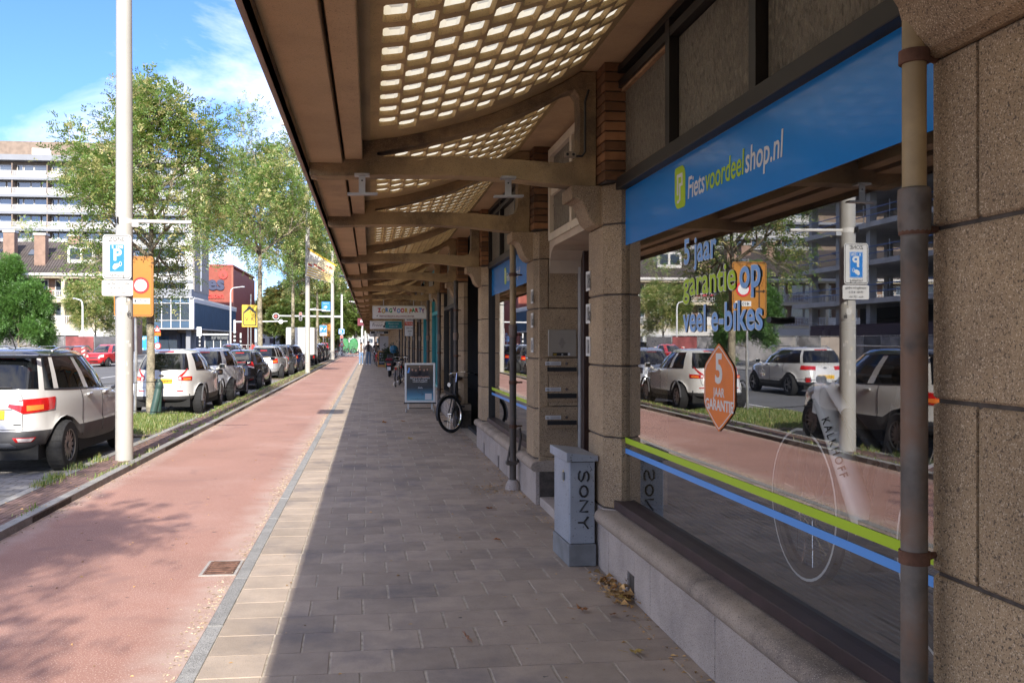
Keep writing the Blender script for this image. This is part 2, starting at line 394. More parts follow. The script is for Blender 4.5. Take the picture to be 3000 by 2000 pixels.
m_pipecream = M('cream_pipe', (0.36, 0.265, 0.135), rough=0.5, var=0.2, vscale=5, tint=((0.22, 0.16, 0.09), 3, 0.55, 0.75))
m_pipedark = M('dark_pipe', (0.075, 0.062, 0.052), rough=0.55, metal=0.2, var=0.3, vscale=6)
m_rust = M('rust', (0.13, 0.065, 0.042), rough=0.85, metal=0.2, var=0.4, vscale=12, bump=(0.5, 90, 0.004))
m_grate = M('rusty_grate', (0.19, 0.10, 0.07), rough=0.75, metal=0.4, var=0.4, vscale=14)
m_cab = M('cabinet_grey', (0.31, 0.335, 0.375), rough=0.55, var=0.10, vscale=4, speck=[(70, (0.11, 0.11, 0.11), 0.66, 0.7)], tint=((0.25, 0.24, 0.235), 1.5, 0.55, 0.8))
m_cabbase = M('cabinet_base', (0.20, 0.205, 0.21), rough=0.8, var=0.2, vscale=6)
m_turq = M('turquoise_paint', (0.03, 0.36, 0.42), rough=0.4, var=0.05)
m_yellow = M('sign_yellow', (0.62, 0.42, 0.03), rough=0.4, var=0.04)
m_signorange = M('sign_orange', (0.43, 0.175, 0.014), rough=0.4, var=0.05)
m_red = M('sign_red', (0.62, 0.02, 0.02), rough=0.4, var=0.05)
m_signblue = M('traffic_blue', (0.01, 0.20, 0.60), rough=0.4, var=0.04)
m_green = M('bollard_green', (0.035, 0.075, 0.062), rough=0.5, var=0.2, vscale=5)
m_leafdry = M('dry_leaf', (0.46, 0.28, 0.11), rough=0.8, var=0.3, vscale=30, rnd='attr', rndamt=0.6)
m_leafbrown = M('brown_leaf', (0.30, 0.13, 0.05), rough=0.8, var=0.3, vscale=40, rnd='obj', rndamt=0.4)

# pale dust that collects along both edges of the cycle path
def _dust():
    nt = m_redpath.node_tree; lk = nt.links.new; N = nt.nodes.new
    b = nt.nodes['Principled BSDF']; src = b.inputs['Base Color'].links[0].from_socket
    ge = N('ShaderNodeNewGeometry'); sp = N('ShaderNodeSeparateXYZ'); lk(ge.outputs['Position'], sp.inputs[0])
    n = N('ShaderNodeTexNoise'); n.inputs['Scale'].default_value = 5; n.inputs['Detail'].default_value = 6; lk(ge.outputs['Position'], n.inputs['Vector'])
    fac = None
    for f0, f1 in ((-1.30, -0.88), (-2.55, -2.90)):
        mr = N('ShaderNodeMapRange'); mr.inputs['From Min'].default_value = f0; mr.inputs['From Max'].default_value = f1; lk(sp.outputs['X'], mr.inputs['Value'])
        mu = N('ShaderNodeMath'); mu.operation = 'MULTIPLY'; lk(mr.outputs[0], mu.inputs[0]); lk(n.outputs['Fac'], mu.inputs[1])
        if fac is None: fac = mu.outputs[0]
        else:
            mx = N('ShaderNodeMath'); mx.operation = 'MAXIMUM'; lk(fac, mx.inputs[0]); lk(mu.outputs[0], mx.inputs[1]); fac = mx.outputs[0]
    rp = N('ShaderNodeMapRange'); rp.inputs['From Min'].default_value = .12; rp.inputs['From Max'].default_value = .55; rp.inputs['To Max'].default_value = .75; lk(fac, rp.inputs['Value'])
    m = N('ShaderNodeMix'); m.data_type = 'RGBA'; lk(rp.outputs[0], m.inputs['Factor']); lk(src, m.inputs['A']); m.inputs['B'].default_value = (.50, .40, .345, 1)
    lk(m.outputs['Result'], b.inputs['Base Color'])
_dust()
# ---------------------------------------------------------------- ground, road, paths, kerbs
Z_ROAD = -0.02
def sheet(name, x0, x1, y0, y1, z, mat, thick=0.0, nx=1, ny=1):
    b = MB()
    if thick: b.box(x0, x1, y0, y1, z - thick, z)
    else: b.quad((x0, y0, z), (x1, y0, z), (x1, y1, z), (x0, y1, z))
    return struct(b.build(name, mat))
ground = sheet('ground', -1500, 1500, -300, 2500, -0.16, M('far_ground', (0.16, 0.16, 0.15), rough=1, var=0.2, vscale=0.2))
road = sheet('road', -17.0, -5.9, -60, 420, Z_ROAD, m_road, 0.04)
cycle_path = sheet('cycle_path', -2.87, -0.885, -30, 97.0, 0.0, m_redpath, 0.05)
sheet('cycle_path', -2.87, -0.885, 108.0, 400, 0.0, m_redpath, 0.05)
side_street = sheet('side_street', -5.9, 30, 97.0, 108.0, -0.004, m_road, 0.05)
opposite_road = sheet('road', -34.0, -19.5, -60, 420, Z_ROAD, m_road, 0.04)
median = sheet('median', -19.5, -17.0, -60, 420, 0.02, m_kerb, 0.15)

_pm = {}
def piece_mesh(sx, sy, h, mat, b=0.003):
    k = (round(sx, 3), round(sy, 3), round(h, 3), mat.name)
    if k not in _pm:
        q = MB(); x, y = sx / 2, sy / 2
        def ring(e, z): return [(-x + e, -y + e, z), (x - e, -y + e, z), (x - e, y - e, z), (-x + e, y - e, z)]
        q.rings([ring(0, -h), ring(0, -b), ring(b, 0)], 0, False, True)
        _pm[k] = q.mesh('piece', mat)
    return _pm[k]
def pave(parent, pname, rects, z, h, mat_o, mat_a, n_obj=300, rot=0.0, jitter=0.0012, label=None):
    """rects: (cx, cy, sx, sy); the nearest n_obj become objects of their own, the rest one joined part"""
    rects = sorted(rects, key=lambda r_: r_[0] ** 2 + r_[1] ** 2)
    rs = random.Random(5)
    for cx_, cy_, sx_, sy_ in rects[:n_obj]:
        o = bpy.data.objects.new(pname, piece_mesh(sx_, sy_, h, mat_o)); COL.objects.link(o); o.parent = parent
        o.location = (cx_, cy_, z + rs.uniform(-jitter, jitter)); o.rotation_euler = (rs.uniform(-.002, .002), rs.uniform(-.002, .002), rot)
    if len(rects) > n_obj:
        q = MB(); b = 0.003
        for cx_, cy_, sx_, sy_ in rects[n_obj:]:
            zz = z + rs.uniform(-jitter, jitter); x, y = sx_ / 2, sy_ / 2; rv = rs.random()
            rr = [[(cx_ - x + e, cy_ - y + e, zz + d), (cx_ + x - e, cy_ - y + e, zz + d), (cx_ + x - e, cy_ + y - e, zz + d), (cx_ - x + e, cy_ + y - e, zz + d)] for e, d in ((0, -0.015), (b, 0))]
            o_ = len(q.v); q.rings(rr, 0, False, False, rv)
            q.f.append([o_ + 4, o_ + 5, o_ + 6, o_ + 7]); q.m.append(0); q.sm.append(False); q.r.append(rv)
        q.build(pname, mat_a, parent, kind='stuff')

# pavement of 30 cm tiles in half bond, one plain course along the kerb
pavement = sheet('pavement', -0.80, 1.75, -30, 97.0, -0.0028, m_mortar, 0.06)
P_ = 0.303; rects = []
row = 0; y = 0.6
sk = math.tan(R(1.0))
while y < 62:
    xs = [(-0.65, 0.294)]
    if row % 2 == 0: x = -0.498
    else:
        xs.append((-0.498 + 0.0755, 0.146)); x = -0.498 + 0.1515
    while x < 1.50:
        w = min(P_, 1.60 - x)
        if w < 0.08: break
        xs.append((x + w / 2, w - 0.010)); x += P_
    for cx_, w in xs:
        rects.append((cx_, y + sk * cx_ + 0.15, w, 0.2985))
    y += P_; row += 1
pave(pavement, 'paving_tile', rects, 0.0, 0.05, m_tile, m_tile_a, 300, R(1.0))
m_tilefar = M('tile_sheet', (0.24, 0.22, 0.205), rough=0.9, var=0.12, vscale=3)
sheet('pavement', -0.80, 1.75, 62.2, 97.0, -0.001, m_tilefar)
sheet('pavement', -0.80, 1.75, 108, 400, 0.0, m_tilefar, 0.05)
# flush concrete edging between path and pavement
edging = struct(MB().box(-0.885, -0.80, -30, 97, -0.06, -0.004).build('kerb_edging', m_joint))
q_near = [(-0.8425, y0 + 0.5, 0.083, 0.994) for y0 in range(0, 97)]
pave(edging, 'kerb_stone', q_near, 0.002, 0.05, M('edging_concrete', (0.27, 0.265, 0.255), rough=0.9, var=0.15, vscale=7, rnd='obj', rndamt=0.08, bump=(0.5, 90, 0.004),
     speck=[(170, (0.10, 0.10, 0.10), 0.57, 0.64), (210, (0.48, 0.47, 0.45), 0.60, 0.67)]), m_kerb, 120)
# raised strip: kerb stones, brick band, parking kerb
strip = struct(MB().box(-3.46, -2.872, -30, 97, -0.2, 0.052).build('verge_strip', m_joint))
pave(strip, 'kerb_stone', [(-2.921, y0 + 0.5, 0.098, 0.993) for y0 in range(2, 97)], 0.068, 0.09, m_kerb, m_kerb, 120)
pave(strip, 'kerb_stone', [(-3.41, y0 + 0.25, 0.096, 0.993) for y0 in range(2, 97)], 0.058, 0.2, m_kerb, m_kerb, 120)
bk = []
y = 5.6; r_ = 0
while y < 40:
    for i in range(7):
        bk.append((-2.995 - 0.053 * i, y + (0.105 if i % 2 else 0), 0.049, 0.203))
    y += 0.209
pave(strip, 'brick', bk, 0.062, 0.04, m_brick_band, m_brick_band_a, 300)
sheet('verge_strip', -3.355, -2.975, 40, 97, 0.060, M('band_sheet', (0.19, 0.11, 0.085), rough=0.9, var=0.3, vscale=6, tint=((0.20, 0.19, 0.10), 0.8, 0.45, 0.65)))
# parking bays of concrete pavers
parking = sheet('parking_bay', -5.9, -3.46, -30, 97, Z_ROAD - 0.003, M('bay_joint', (0.20, 0.18, 0.15), rough=1, var=.3, vscale=9), 0.05)
pk = []
y = 6.6; r_ = 0
while y < 34:
    x = -5.86 - (0.105 if r_ % 2 else 0)
    while x < -3.5:
        if -5.92 < x < -3.60: pk.append((x + 0.105, y, 0.204, 0.099))
        x += 0.21
    y += 0.105; r_ += 1
pave(parking, 'paver', pk, Z_ROAD, 0.04, m_paver, m_paver_a, 300)
sheet('parking_bay', -5.9, -3.46, 34, 97, Z_ROAD - 0.002, M('bay_sheet', (0.25, 0.235, 0.215), rough=0.9, var=0.2, vscale=5))
# raised tree islands in the parking lane
def island(y0, y1):
    q = MB(); n = 10
    out = [(-3.47, y0 + 0.0), (-3.47, y1)]
    for k in range(n + 1):
        a = math.pi / 2 * k / n
        out.append((-5.3 - 0.5 * math.sin(a), y1 - 0.5 * (1 - math.cos(a)) - 0.0) if k else (-5.3, y1))
    for k in range(n + 1):
        a = math.pi / 2 * k / n
        out.append((-5.8 + 0.5 * (1 - math.cos(a)), y0 + 0.5 - 0.5 * math.sin(a)))
    o = struct(MB().prism(out, 'z', -0.12, 0.03).build('tree_island', m_soil))
    return o
ISL = [(14.9, 19.1), (37.4, 40.2), (53.8, 56.2), (78, 80)]
for a in ISL: island(*a)
# bay end: paved triangle in front of the island
sheet('island_apron', -5.3, -3.47, 13.9, 14.9, 0.0, m_paver_a, 0.08)
# far bank: pavement on the other side of the street
sheet('far_pavement', -60, -34.0, -60, 420, 0.02, M('far_pave', (0.26, 0.24, 0.22), rough=0.95, var=0.2, vscale=1.0), 0.15)
# road markings
mk = MB()
for y0 in range(4, 200, 9): mk.box(-11.55, -11.43, y0, y0 + 3, Z_ROAD + 0.001, Z_ROAD + 0.005)
mk.box(-6.05, -5.95, -20, 97, Z_ROAD + 0.001, Z_ROAD + 0.005)
struct(mk.build('road_marking', m_line))
mk = MB()
for i in range(5): mk.box(-2.7 + i * 0.42, -2.45 + i * 0.42, 97.4, 99.2, 0.0, 0.003)
struct(mk.build('road_marking', m_line))

# gully grate in the cycle path
g = thing('drain_grate', 'rusty square drain grate in the red cycle path beside the grey edging', 'drain grate', (-1.005, 6.27, 0.0))
q = MB(); q.ringprism([(-0.125, -0.2), (0.117, -0.2), (0.117, 0.2), (-0.125, 0.2)], [(-0.105, -0.18), (0.098, -0.18), (0.098, 0.18), (-0.105, 0.18)], 'z', -0.02, 0.006)
q.build('frame', M('grate_frame', (0.36, 0.33, 0.30), rough=0.8, var=0.2, vscale=20), g)
MB().box(-0.105, 0.098, -0.18, 0.18, 0.0012, 0.0022).build('pit_shade', m_black, g)  # thin black sheet painted in for the shade below the bars
for i in range(7):
    q = MB(); a = -0.155 + i * 0.05
    q.prism([(-0.088, a + 0.018), (0.088, a - 0.012), (0.088, a + 0.012), (-0.088, a + 0.042)], 'z', 0.0024, 0.008)
    q.build('bar', m_grate, g)
q = MB(); q.ringprism([(-0.103, -0.178), (0.096, -0.178), (0.096, 0.178), (-0.103, 0.178)], [(-0.09, -0.165), (0.09, -0.165), (0.09, 0.165), (-0.09, 0.165)], 'z', 0.0024, 0.0075)
q.build('inner_rim', m_grate, g)
# ---------------------------------------------------------------- the arcade building
ZB = 2.62                         # underside of the cross beams at the wall
XG = 1.70                         # plane of the shop windows
shop = thing('shop_building', 'long granite shop building with an arcade of stone piers along the pavement', 'building', (0, 0, 0))
# piers: (y0, y1)
PIERS = [(1.30, 2.40), (5.86, 6.46), (8.47, 9.05), (12.55, 13.15), (16.0, 16.6)]
yy = 19.85
while yy < 128: PIERS.append((yy, yy + 0.6)); yy += 3.85
def pier_plan(y0, y1, c=0.10, x0=1.57, x1=1.735):
    return [(x0, y0 + c), (x0, y1 - c), (x0 + c, y1), (x1, y1), (x1, y0), (x0 + c, y0)]
LEVELS = [0.425, 0.905, 1.385, 1.865, 2.34]
def block(plan, z0, z1, b=0.007):
    q = MB(); cx_ = sum(p[0] for p in plan) / len(plan); cy_ = sum(p[1] for p in plan) / len(plan)
    def inset(e): return [(cx_ + (x - cx_) * (1 - e / abs(x - cx_) if abs(x - cx_) > 1e-4 else 1), cy_ + (y - cy_) * (1 - e / abs(y - cy_) if abs(y - cy_) > 1e-4 else 1)) for x, y in plan]
    rs = [[(x, y, z) for x, y in inset(e)] for e, z in ((b, z0), (0, z0 + b), (0, z1 - b), (b, z1))]
    return q.rings(rs, 0, False, True)
def corbel(y0, y1):
    """scroll bracket that carries the beam"""
    pr = [(1.60, 2.34), (1.555, 2.335), (1.52, 2.35), (1.487, 2.385), (1.468, 2.43), (1.455, 2.475), (1.43, 2.51), (1.395, 2.525), (1.365, 2.52), (1.362, 2.555), (1.362, 2.615), (1.60, 2.615)]
    ym = (y0 + y1) / 2; w = 0.15 if y1 - y0 < .9 else (y1 - y0) / 2 - .04
    return MB().prism(pr, 'y', ym - w, ym + w)
for i, (y0, y1) in enumerate(PIERS):
    if i < 6 or y0 < 40:
        p = MB()
        p.prism([(x + (0.012 if x < 1.6 else 0.006), y) for x, y in pier_plan(y0 + 0.010, y1 - 0.008, .03 if i == 0 else .10)], 'z', 0.42, 2.61)
        po = p.build('stone_pier', m_joint, shop)
        for k in range(len(LEVELS)):
            z0 = LEVELS[k]; z1 = (LEVELS[k + 1] if k < 4 else 2.615)
            if i == 0 and k in (1, 3):      # the wide near pier: two stones in every other course
                ys = 2.186
                for a, bb in ((y0, ys - 0.006), (ys + 0.006, y1)):
                    pl = pier_plan(a, bb); 
                    if bb < y1: pl = [(1.57, a + 0.1), (1.57, bb), (1.735, bb), (1.735, a), (1.67, a)]
                    else: pl = [(1.57, a), (1.57, bb - 0.03), (1.60, bb), (1.735, bb), (1.735, a)]
                    block(pl, z0 + 0.006, z1 - 0.006).build('stone_block', m_stone, po)
            else:
                block(pier_plan(y0, y1, .03 if i == 0 else .10), z0 + 0.006, z1 - 0.006).build('stone_block', m_stone, po)
        corbel(y0, y1).build('corbel', m_stone, po, bevel=0.008)
        if i < 6:   # brick pier above, every brick laid
            q = MB(); q.box(1.568, 1.735, y0 + 0.02, y1 - 0.02, 2.618, 3.40).build('brick_core', m_joint, shop)
            bq = []
            z = 2.63; c_ = 0
            while z < 3.38:
                yb = y0 + 0.005 - (0.11 if c_ % 2 else 0)
                while yb < y1 - 0.02:
                    a, bb = max(yb, y0 + 0.004), min(yb + 0.21, y1 - 0.004)
                    if bb - a > 0.03: bq.append((a, bb, z))
                    yb += 0.22
                z += 0.066; c_ += 1
            core = bpy.data.objects[-1] if False else None
            if i in (1, 2, 3):
                bp = MB().box(1.66, 1.70, y0 + 0.1, y1 - 0.1, 2.62, 3.39).build('brick_pier', m_joint, shop)
                for a, bb, z in bq:
                    MB().box(1.556, 1.741, a, bb - 0.01, z, z + 0.055, 0, random.random()).build('brick', m_oldbrick, bp)
            else:
                q = MB()
                for a, bb, z in bq: q.box(1.556, 1.741, a, bb - 0.01, z, z + 0.055, 0, random.random())
                q.build('brick_pier', m_oldbrick, shop, kind='stuff')
    else:
        if i % 1 == 0:
            q = MB()
            for k in range(len(LEVELS)):
                z1 = (LEVELS[k + 1] if k < 4 else 2.615)
                b_ = block(pier_plan(y0, y1), LEVELS[k] + 0.006, z1 - 0.006); q.add(b_.v, b_.f)
            q.prism([(x + 0.01, y) for x, y in pier_plan(y0 + 0.01, y1 - 0.01)], 'z', 0.42, 3.4, 1)
            c_ = corbel(y0, y1); q.add(c_.v, c_.f)
            q.build('stone_pier', [m_stone, m_joint], shop)

# plinth wall under the windows, with sill
def plinth(y0, y1, joints, vents=(), sill_joints=(), parts=True):
    core = MB().box(1.575, 1.80, y0 + 0.005, y1 - 0.005, -0.02, 0.33).build('plinth', m_joint, shop)
    ys = [y0] + list(joints) + [y1]
    for a, b in zip(ys, ys[1:]):
        vs = [v for v in vents if a < v < b]
        if vs:
            v = vs[0]
            MB().bbox(1.560, 1.60, a + 0.004, v - 0.075, 0.0, 0.322, 0.004).build('plinth_stone', m_plinth, core)
            MB().bbox(1.560, 1.60, v + 0.075, b - 0.004, 0.0, 0.322, 0.004).build('plinth_stone', m_plinth, core)
            MB().box(1.560, 1.60, v - 0.075, v + 0.075, 0.155, 0.322).build('plinth_stone', m_plinth, core)
        else:
            MB().bbox(1.560, 1.60, a + 0.004, b - 0.004, 0.0, 0.322, 0.004).build('plinth_stone', m_plinth, core)
    ss = [y0] + list(sill_joints) + [y1]
    prof = [(1.80, 0.322)] + [(1.545 + 0.045 * (1 - math.sin(t)), 0.322 + 0.045 - 0.045 * math.cos(t)) for t in [k * math.pi / 10 for k in range(0, 6)]]
    prof = [(1.80, 0.315), (1.556, 0.315), (1.532, 0.325), (1.52, 0.345), (1.518, 0.368), (1.527, 0.392), (1.548, 0.406), (1.58, 0.412), (1.80, 0.425)]
    for a, b in zip(ss, ss[1:]):
        MB().prism(prof, 'y', a + 0.002, b - 0.002, smooth=True).build('sill_stone', m_sill, core)
plinth(0.2, 6.00, [1.9, 3.0, 3.95, 4.90, 5.78], vents=[5.28], sill_joints=[1.2, 2.6, 4.15])
plinth(8.40, 13.15, [9.3, 10.2, 11.1, 12.0, 12.6], vents=[10.9, 12.3], sill_joints=[10.0, 11.6])
for (a, _), (b, e) in zip(PIERS[4:11], PIERS[5:12]): plinth(a, b, [a + 1.2, a + 2.5], sill_joints=[a + 1.9])
q = MB(); q.box(1.56, 1.80, PIERS[11][0], 128, -0.02, 0.42); q.build('plinth', m_plinth, shop)

# ---- windows
def frame_bar(q, y0, y1, z0, z1, x0=1.655, x1=1.745): q.box(x0, x1, y0, y1, z0, z1)
def shop_window(y0, y1, mulls, sign=True, near=False, fr=m_blackframe, zsign=(2.19, 2.56), stripes=True):
    e = 0.045
    w = MB(); frame_bar(w, y0, y0 + e, 0.43, 3.38); wf = w.build('window', fr, shop)
    w = MB(); frame_bar(w, y1 - e, y1, 0.43, 3.38); w.build('jamb', fr, wf)
    MB().box(1.630, 1.745, y0 + e, y1 - e, 0.427, 0.485).build('bottom_rail', m_purpleframe, wf, bevel=0.004)
    MB().box(1.640, 1.745, y0 + e, y1 - e, 2.565, 2.645).build('transom', fr, wf, bevel=0.006)
    MB().box(1.650, 1.745, y0 + e, y1 - e, 3.24, 3.29).build('transom', fr, wf)
    MB().box(1.645, 1.745, y0 + e, y1 - e, 3.34, 3.385).build('head', fr, wf)
    for m_ in mulls: MB().box(1.648, 1.742, m_ - 0.035, m_ + 0.035, 2.645, 3.34).build('mullion', fr, wf)
    MB().quad((XG, y0 + e, .485), (XG, y1 - e, .485), (XG, y1 - e, 2.565), (XG, y0 + e, 2.565)).build('pane', m_glass, wf)
    ys = [y0 + e] + list(mulls) + [y1 - e]
    for a, b in zip(ys, ys[1:]):
        a2 = a + (0.035 if a in mulls else 0); b2 = b - (0.035 if b in mulls else 0)
        MB().box(1.70, 1.708, a2 + 0.015, b2 - 0.015, 2.655, 3.232).build('frosted_pane', m_frost, wf)
        MB().box(1.70, 1.708, a2 + 0.015, b2 - 0.015, 3.294, 3.335).build('frosted_pane', m_frost, wf)
        if b2 == y1 - e and near:   # raw wood beading round the far light
            MB().ringprism([(a2, 2.645), (b2, 2.645), (b2, 3.24), (a2, 3.24)], [(a2 + .02, 2.665), (b2 - .025, 2.665), (b2 - .025, 3.22), (a2 + .02, 3.22)], 'x', 1.672, 1.70).build('beading', m_wood, wf)
    if sign:
        MB().box(1.6975, 1.6990, y0 + e, y1 - e, zsign[0], zsign[1]).build('sign_band', m_blue, wf)
    if stripes:
        MB().box(1.6965, 1.6985, y0 + e, y1 - e, 0.873, 0.910).build('lime_stripe', m_lime, wf)
        MB().box(1.6965, 1.6985, y0 + e, y1 - e, 0.805, 0.838).build('blue_stripe', m_ltblue, wf)
    return wf
m_vblue = M('sky_vinyl', (0.20, 0.42, 0.80), rough=0.4, var=0.03)
m_frost = M('frosted_glass', (0.205, 0.185, 0.145), rough=0.30, var=0.2, vscale=2, bump=(1.0, 42, 0.05), speck=[(44, (0.30, 0.27, 0.21), 0.54, 0.66), (58, (0.12, 0.105, 0.08), 0.55, 0.66)], spec=0.6, aniso=(1, 1, 0.45))  # pale and dark specks painted in for refraction in the textured glass
m_wood = M('raw_wood', (0.36, 0.22, 0.12), rough=0.7, var=0.25, vscale=8)
win1 = shop_window(2.30, 5.985, [3.75, 4.87], near=True)
win2 = shop_window(9.06, 12.54, [10.2, 11.4])
def shop_logo(wf, y_left, z0, k=1.0):
    """round-cornered lime badge with a white monogram, then the shop's name"""
    x = 1.6968
    g_ = MB(); hw, hh = 0.083 * k, 0.115 * k; pts = []
    for cx_, cy_, a0, rr in ((hw, hh, 0, .06), (-hw, hh, 90, .02), (-hw, -hh, 180, .06), (hw, -hh, 270, .02)):
        rr *= k
        for t in range(6):
            a = R(a0 + 18 * t); pts.append((cx_ - math.copysign(rr, cx_) + rr * math.cos(a), cy_ - math.copysign(rr, cy_) + rr * math.sin(a)))
    yc = y_left - hw; zc = z0 + hh * 0.72
    g_.prism([(yc - u, zc + v) for u, v in pts], 'x', x - 0.0012, x); g_.build('badge', m_lime, wf)
    mg = MB()
    for u0, u1, v0, v1 in ((-.045, -.022, -.04, .075), (-.022, .045, .055, .075), (.025, .045, .005, .055), (-.008, .025, .005, .022), (-.008, .012, -.075, .005), (-.045, -.008, -.085, -.068)):
        mg.box(x - 0.0028, x - 0.0014, yc - u1 * k, yc - u0 * k, zc + v0 * k, zc + v1 * k)
    mg.build('monogram', m_whitev, wf)
    y = yc - hw - 0.035 * k
    for s_, m_ in (('Fiets', m_whitev), ('voordeel', m_lime), ('shop.nl', m_whitev)):
        t_ = text(wf, s_, 0.165 * k, (x - 0.0012, y, z0), m_, FACE_STREET, bold=0.010, ext=0.0004, shear=0.12, sx=0.80)
        y -= max(v.co.x for v in t_.data.vertices) * 0.80 + 0.006 * k
shop_logo(win1, 4.88, 2.315)
shop_logo(win2, 11.3, 2.30, 0.9)
# vinyl lettering on the near pane; white outline stands in for its reflection
def vinyl(s_, y, z, m_, size=0.205, width=None):
    for dx, dd, mm, bo in ((1.6966, 0, m_whitev, 0.030), (1.6962, 0, m_, 0.016)):
        t_ = text(win1, s_, size, (dx, y + dd, z + dd), mm, FACE_STREET, bold=bo, ext=0.0003, spacing=1.03)
        k = width / (max(v.co.x for v in t_.data.vertices) - min(v.co.x for v in t_.data.vertices))
        t_.matrix_local = Matrix.Translation((dx, y + dd, z + dd)) @ FACE_STREET.to_4x4() @ Matrix.Diagonal((k, 1, 1, 1))
vinyl('5 jaar', 4.74, 1.968, m_vblue, 0.19, 0.46); vinyl('garantie', 4.745, 1.797, m_lime, 0.19, 0.71); vinyl('op', 4.00, 1.797, m_vblue, 0.20, 0.225)
vinyl('veel e-bikes', 4.745, 1.605, m_vblue, 0.19, 1.0)
hx = [(0, .215), (.05, .19), (.17, .115), (.195, .08), (.195, -.08), (.17, -.115), (.05, -.19), (0, -.215), (-.05, -.19), (-.17, -.115), (-.195, -.08), (-.195, .08), (-.17, .115), (-.05, .19)]
yc, zc = 4.24, 1.325
st = MB().prism([(yc + u, zc + v) for u, v in hx], 'x', 1.6950, 1.6962).build('guarantee_sticker', m_orange, win1)
MB().ringprism([(yc + u * .95, zc + v * .95) for u, v in hx], [(yc + u * .92, zc + v * .92) for u, v in hx], 'x', 1.6942, 1.6949).build('border', m_whitev, st)
text(st, '5', 0.20, (1.6945, yc, zc + 0.025), m_whitev, FACE_STREET, bold=0.03, ext=0.0003, align='CENTER')
text(st, 'JAAR', 0.062, (1.6945, yc, zc - 0.045), m_whitev, FACE_STREET, bold=0.02, ext=0.0003, align='CENTER')
text(st, 'GARANTIE', 0.074, (1.6945, yc, zc - 0.112), m_whitev, FACE_STREET, bold=0.025, ext=0.0003, align='CENTER')
text(win2, '5 jaar', 0.15, (1.6955, 11.2, 1.55), m_ltblue, FACE_STREET, bold=0.02, ext=0.0003)

# farther shop fronts: pane, transom, stall riser
FRONT = []
for k in range(4, len(PIERS) - 1):
    a, b = PIERS[k][1], PIERS[k + 1][0]
    if k < 12:
        tq = (k in (5, 6))
        fr = m_turq if tq else m_blackframe
        w = MB(); e = 0.06
        w.box(1.62, 1.74, a + 0.01, a + e, 0.43, 2.60); w.box(1.62, 1.74, b - e, b - 0.01, 0.43, 2.60)
        w.box(1.62, 1.74, (a + b) / 2 - 0.03, (a + b) / 2 + 0.03, 0.49, 2.22)
        w.box(1.62, 1.74, a + e, b - e, 0.43, 0.49); w.box(1.62, 1.74, a + e, b - e, 2.22, 2.30); w.box(1.62, 1.74, a + e, b - e, 3.30, 3.38)
        wf = w.build('window', fr, shop)
        MB().box(1.68, 1.69, a + e, (a + b) / 2 - 0.03, 0.49, 2.22).build('pane', m_glass, wf)
        MB().box(1.68, 1.69, (a + b) / 2 + 0.03, b - e, 0.49, 2.22).build('pane', m_glass, wf)
        MB().box(1.69, 1.70, a + e, b - e, 2.30, 3.30).build('frosted_pane', m_frost, wf)
    else:
        q = MB(); q.box(1.68, 1.74, a, b, 0.42, 3.4); q.build('window', m_glass_far, shop)
# ---- street door recess between the two near piers
alc = MB()
alc.box(1.735, 2.02, 8.455, 9.05, 0.02, 2.60)                        # letter-box wall core
alc.build('recess_wall', m_joint, shop)
rw = bpy.data.objects['recess_wall']
zj = [0.045, 0.293, 0.449, 0.931, 1.395, 1.867, 2.337, 2.60]
for k, (z0, z1) in enumerate(zip(zj, zj[1:])):
    xs = [(1.60, 1.975)]
    if k in (3, 5): xs = [(1.60, 1.690), (1.697, 1.975)]
    if k == 1: xs = [(1.60, 1.78), (1.787, 1.975)]
    for a, b in xs: MB().bbox(a, b, 8.440, 8.47, z0 + 0.005, z1 - 0.005, 0.004).build('stone_block', m_stone, rw)
MB().box(1.57, 1.74, 8.445, 9.03, 0.0, 0.30).build('pier_foot', m_plinth, shop, bevel=0.02)
MB().prism(pier_plan(5.86, 6.46), 'z', -0.02, 0.42).build('pier_foot', m_plinth, shop)
# other side of the recess
MB().box(1.735, 2.05, 6.05, 6.49, 0.02, 2.60).build('recess_wall', m_stone, shop)
MB().box(1.60, 2.60, 6.47, 8.45, -0.02, 0.075).build('door_step', m_plinth, shop, bevel=0.01)
dr = MB(); dr.box(2.09, 2.15, 6.49, 8.44, 0.075, 2.42)
do = dr.build('street_door', m_brown, shop)
MB().box(1.978, 2.00, 8.425, 8.442, 0.075, 2.50).build('door_jamb', m_offwhite, do)
MB().box(2.00, 2.09, 8.33, 8.425, 0.075, 2.50).build('door_frame', m_brown, do, bevel=0.01)
for ya, yb in ((6.6, 7.4), (7.5, 8.3)):
    MB().box(2.075, 2.095, ya + 0.12, yb - 0.12, 1.2, 2.2).build('door_pane', m_glass_far, do)
    MB().box(2.07, 2.092, ya + 0.1, yb - 0.1, 0.2, 1.05).build('door_panel', m_brown, do, bevel=0.01)
    MB().box(2.04, 2.09, yb - 0.09, yb - 0.05, 1.0, 1.15).build('door_handle', m_chrome, do)
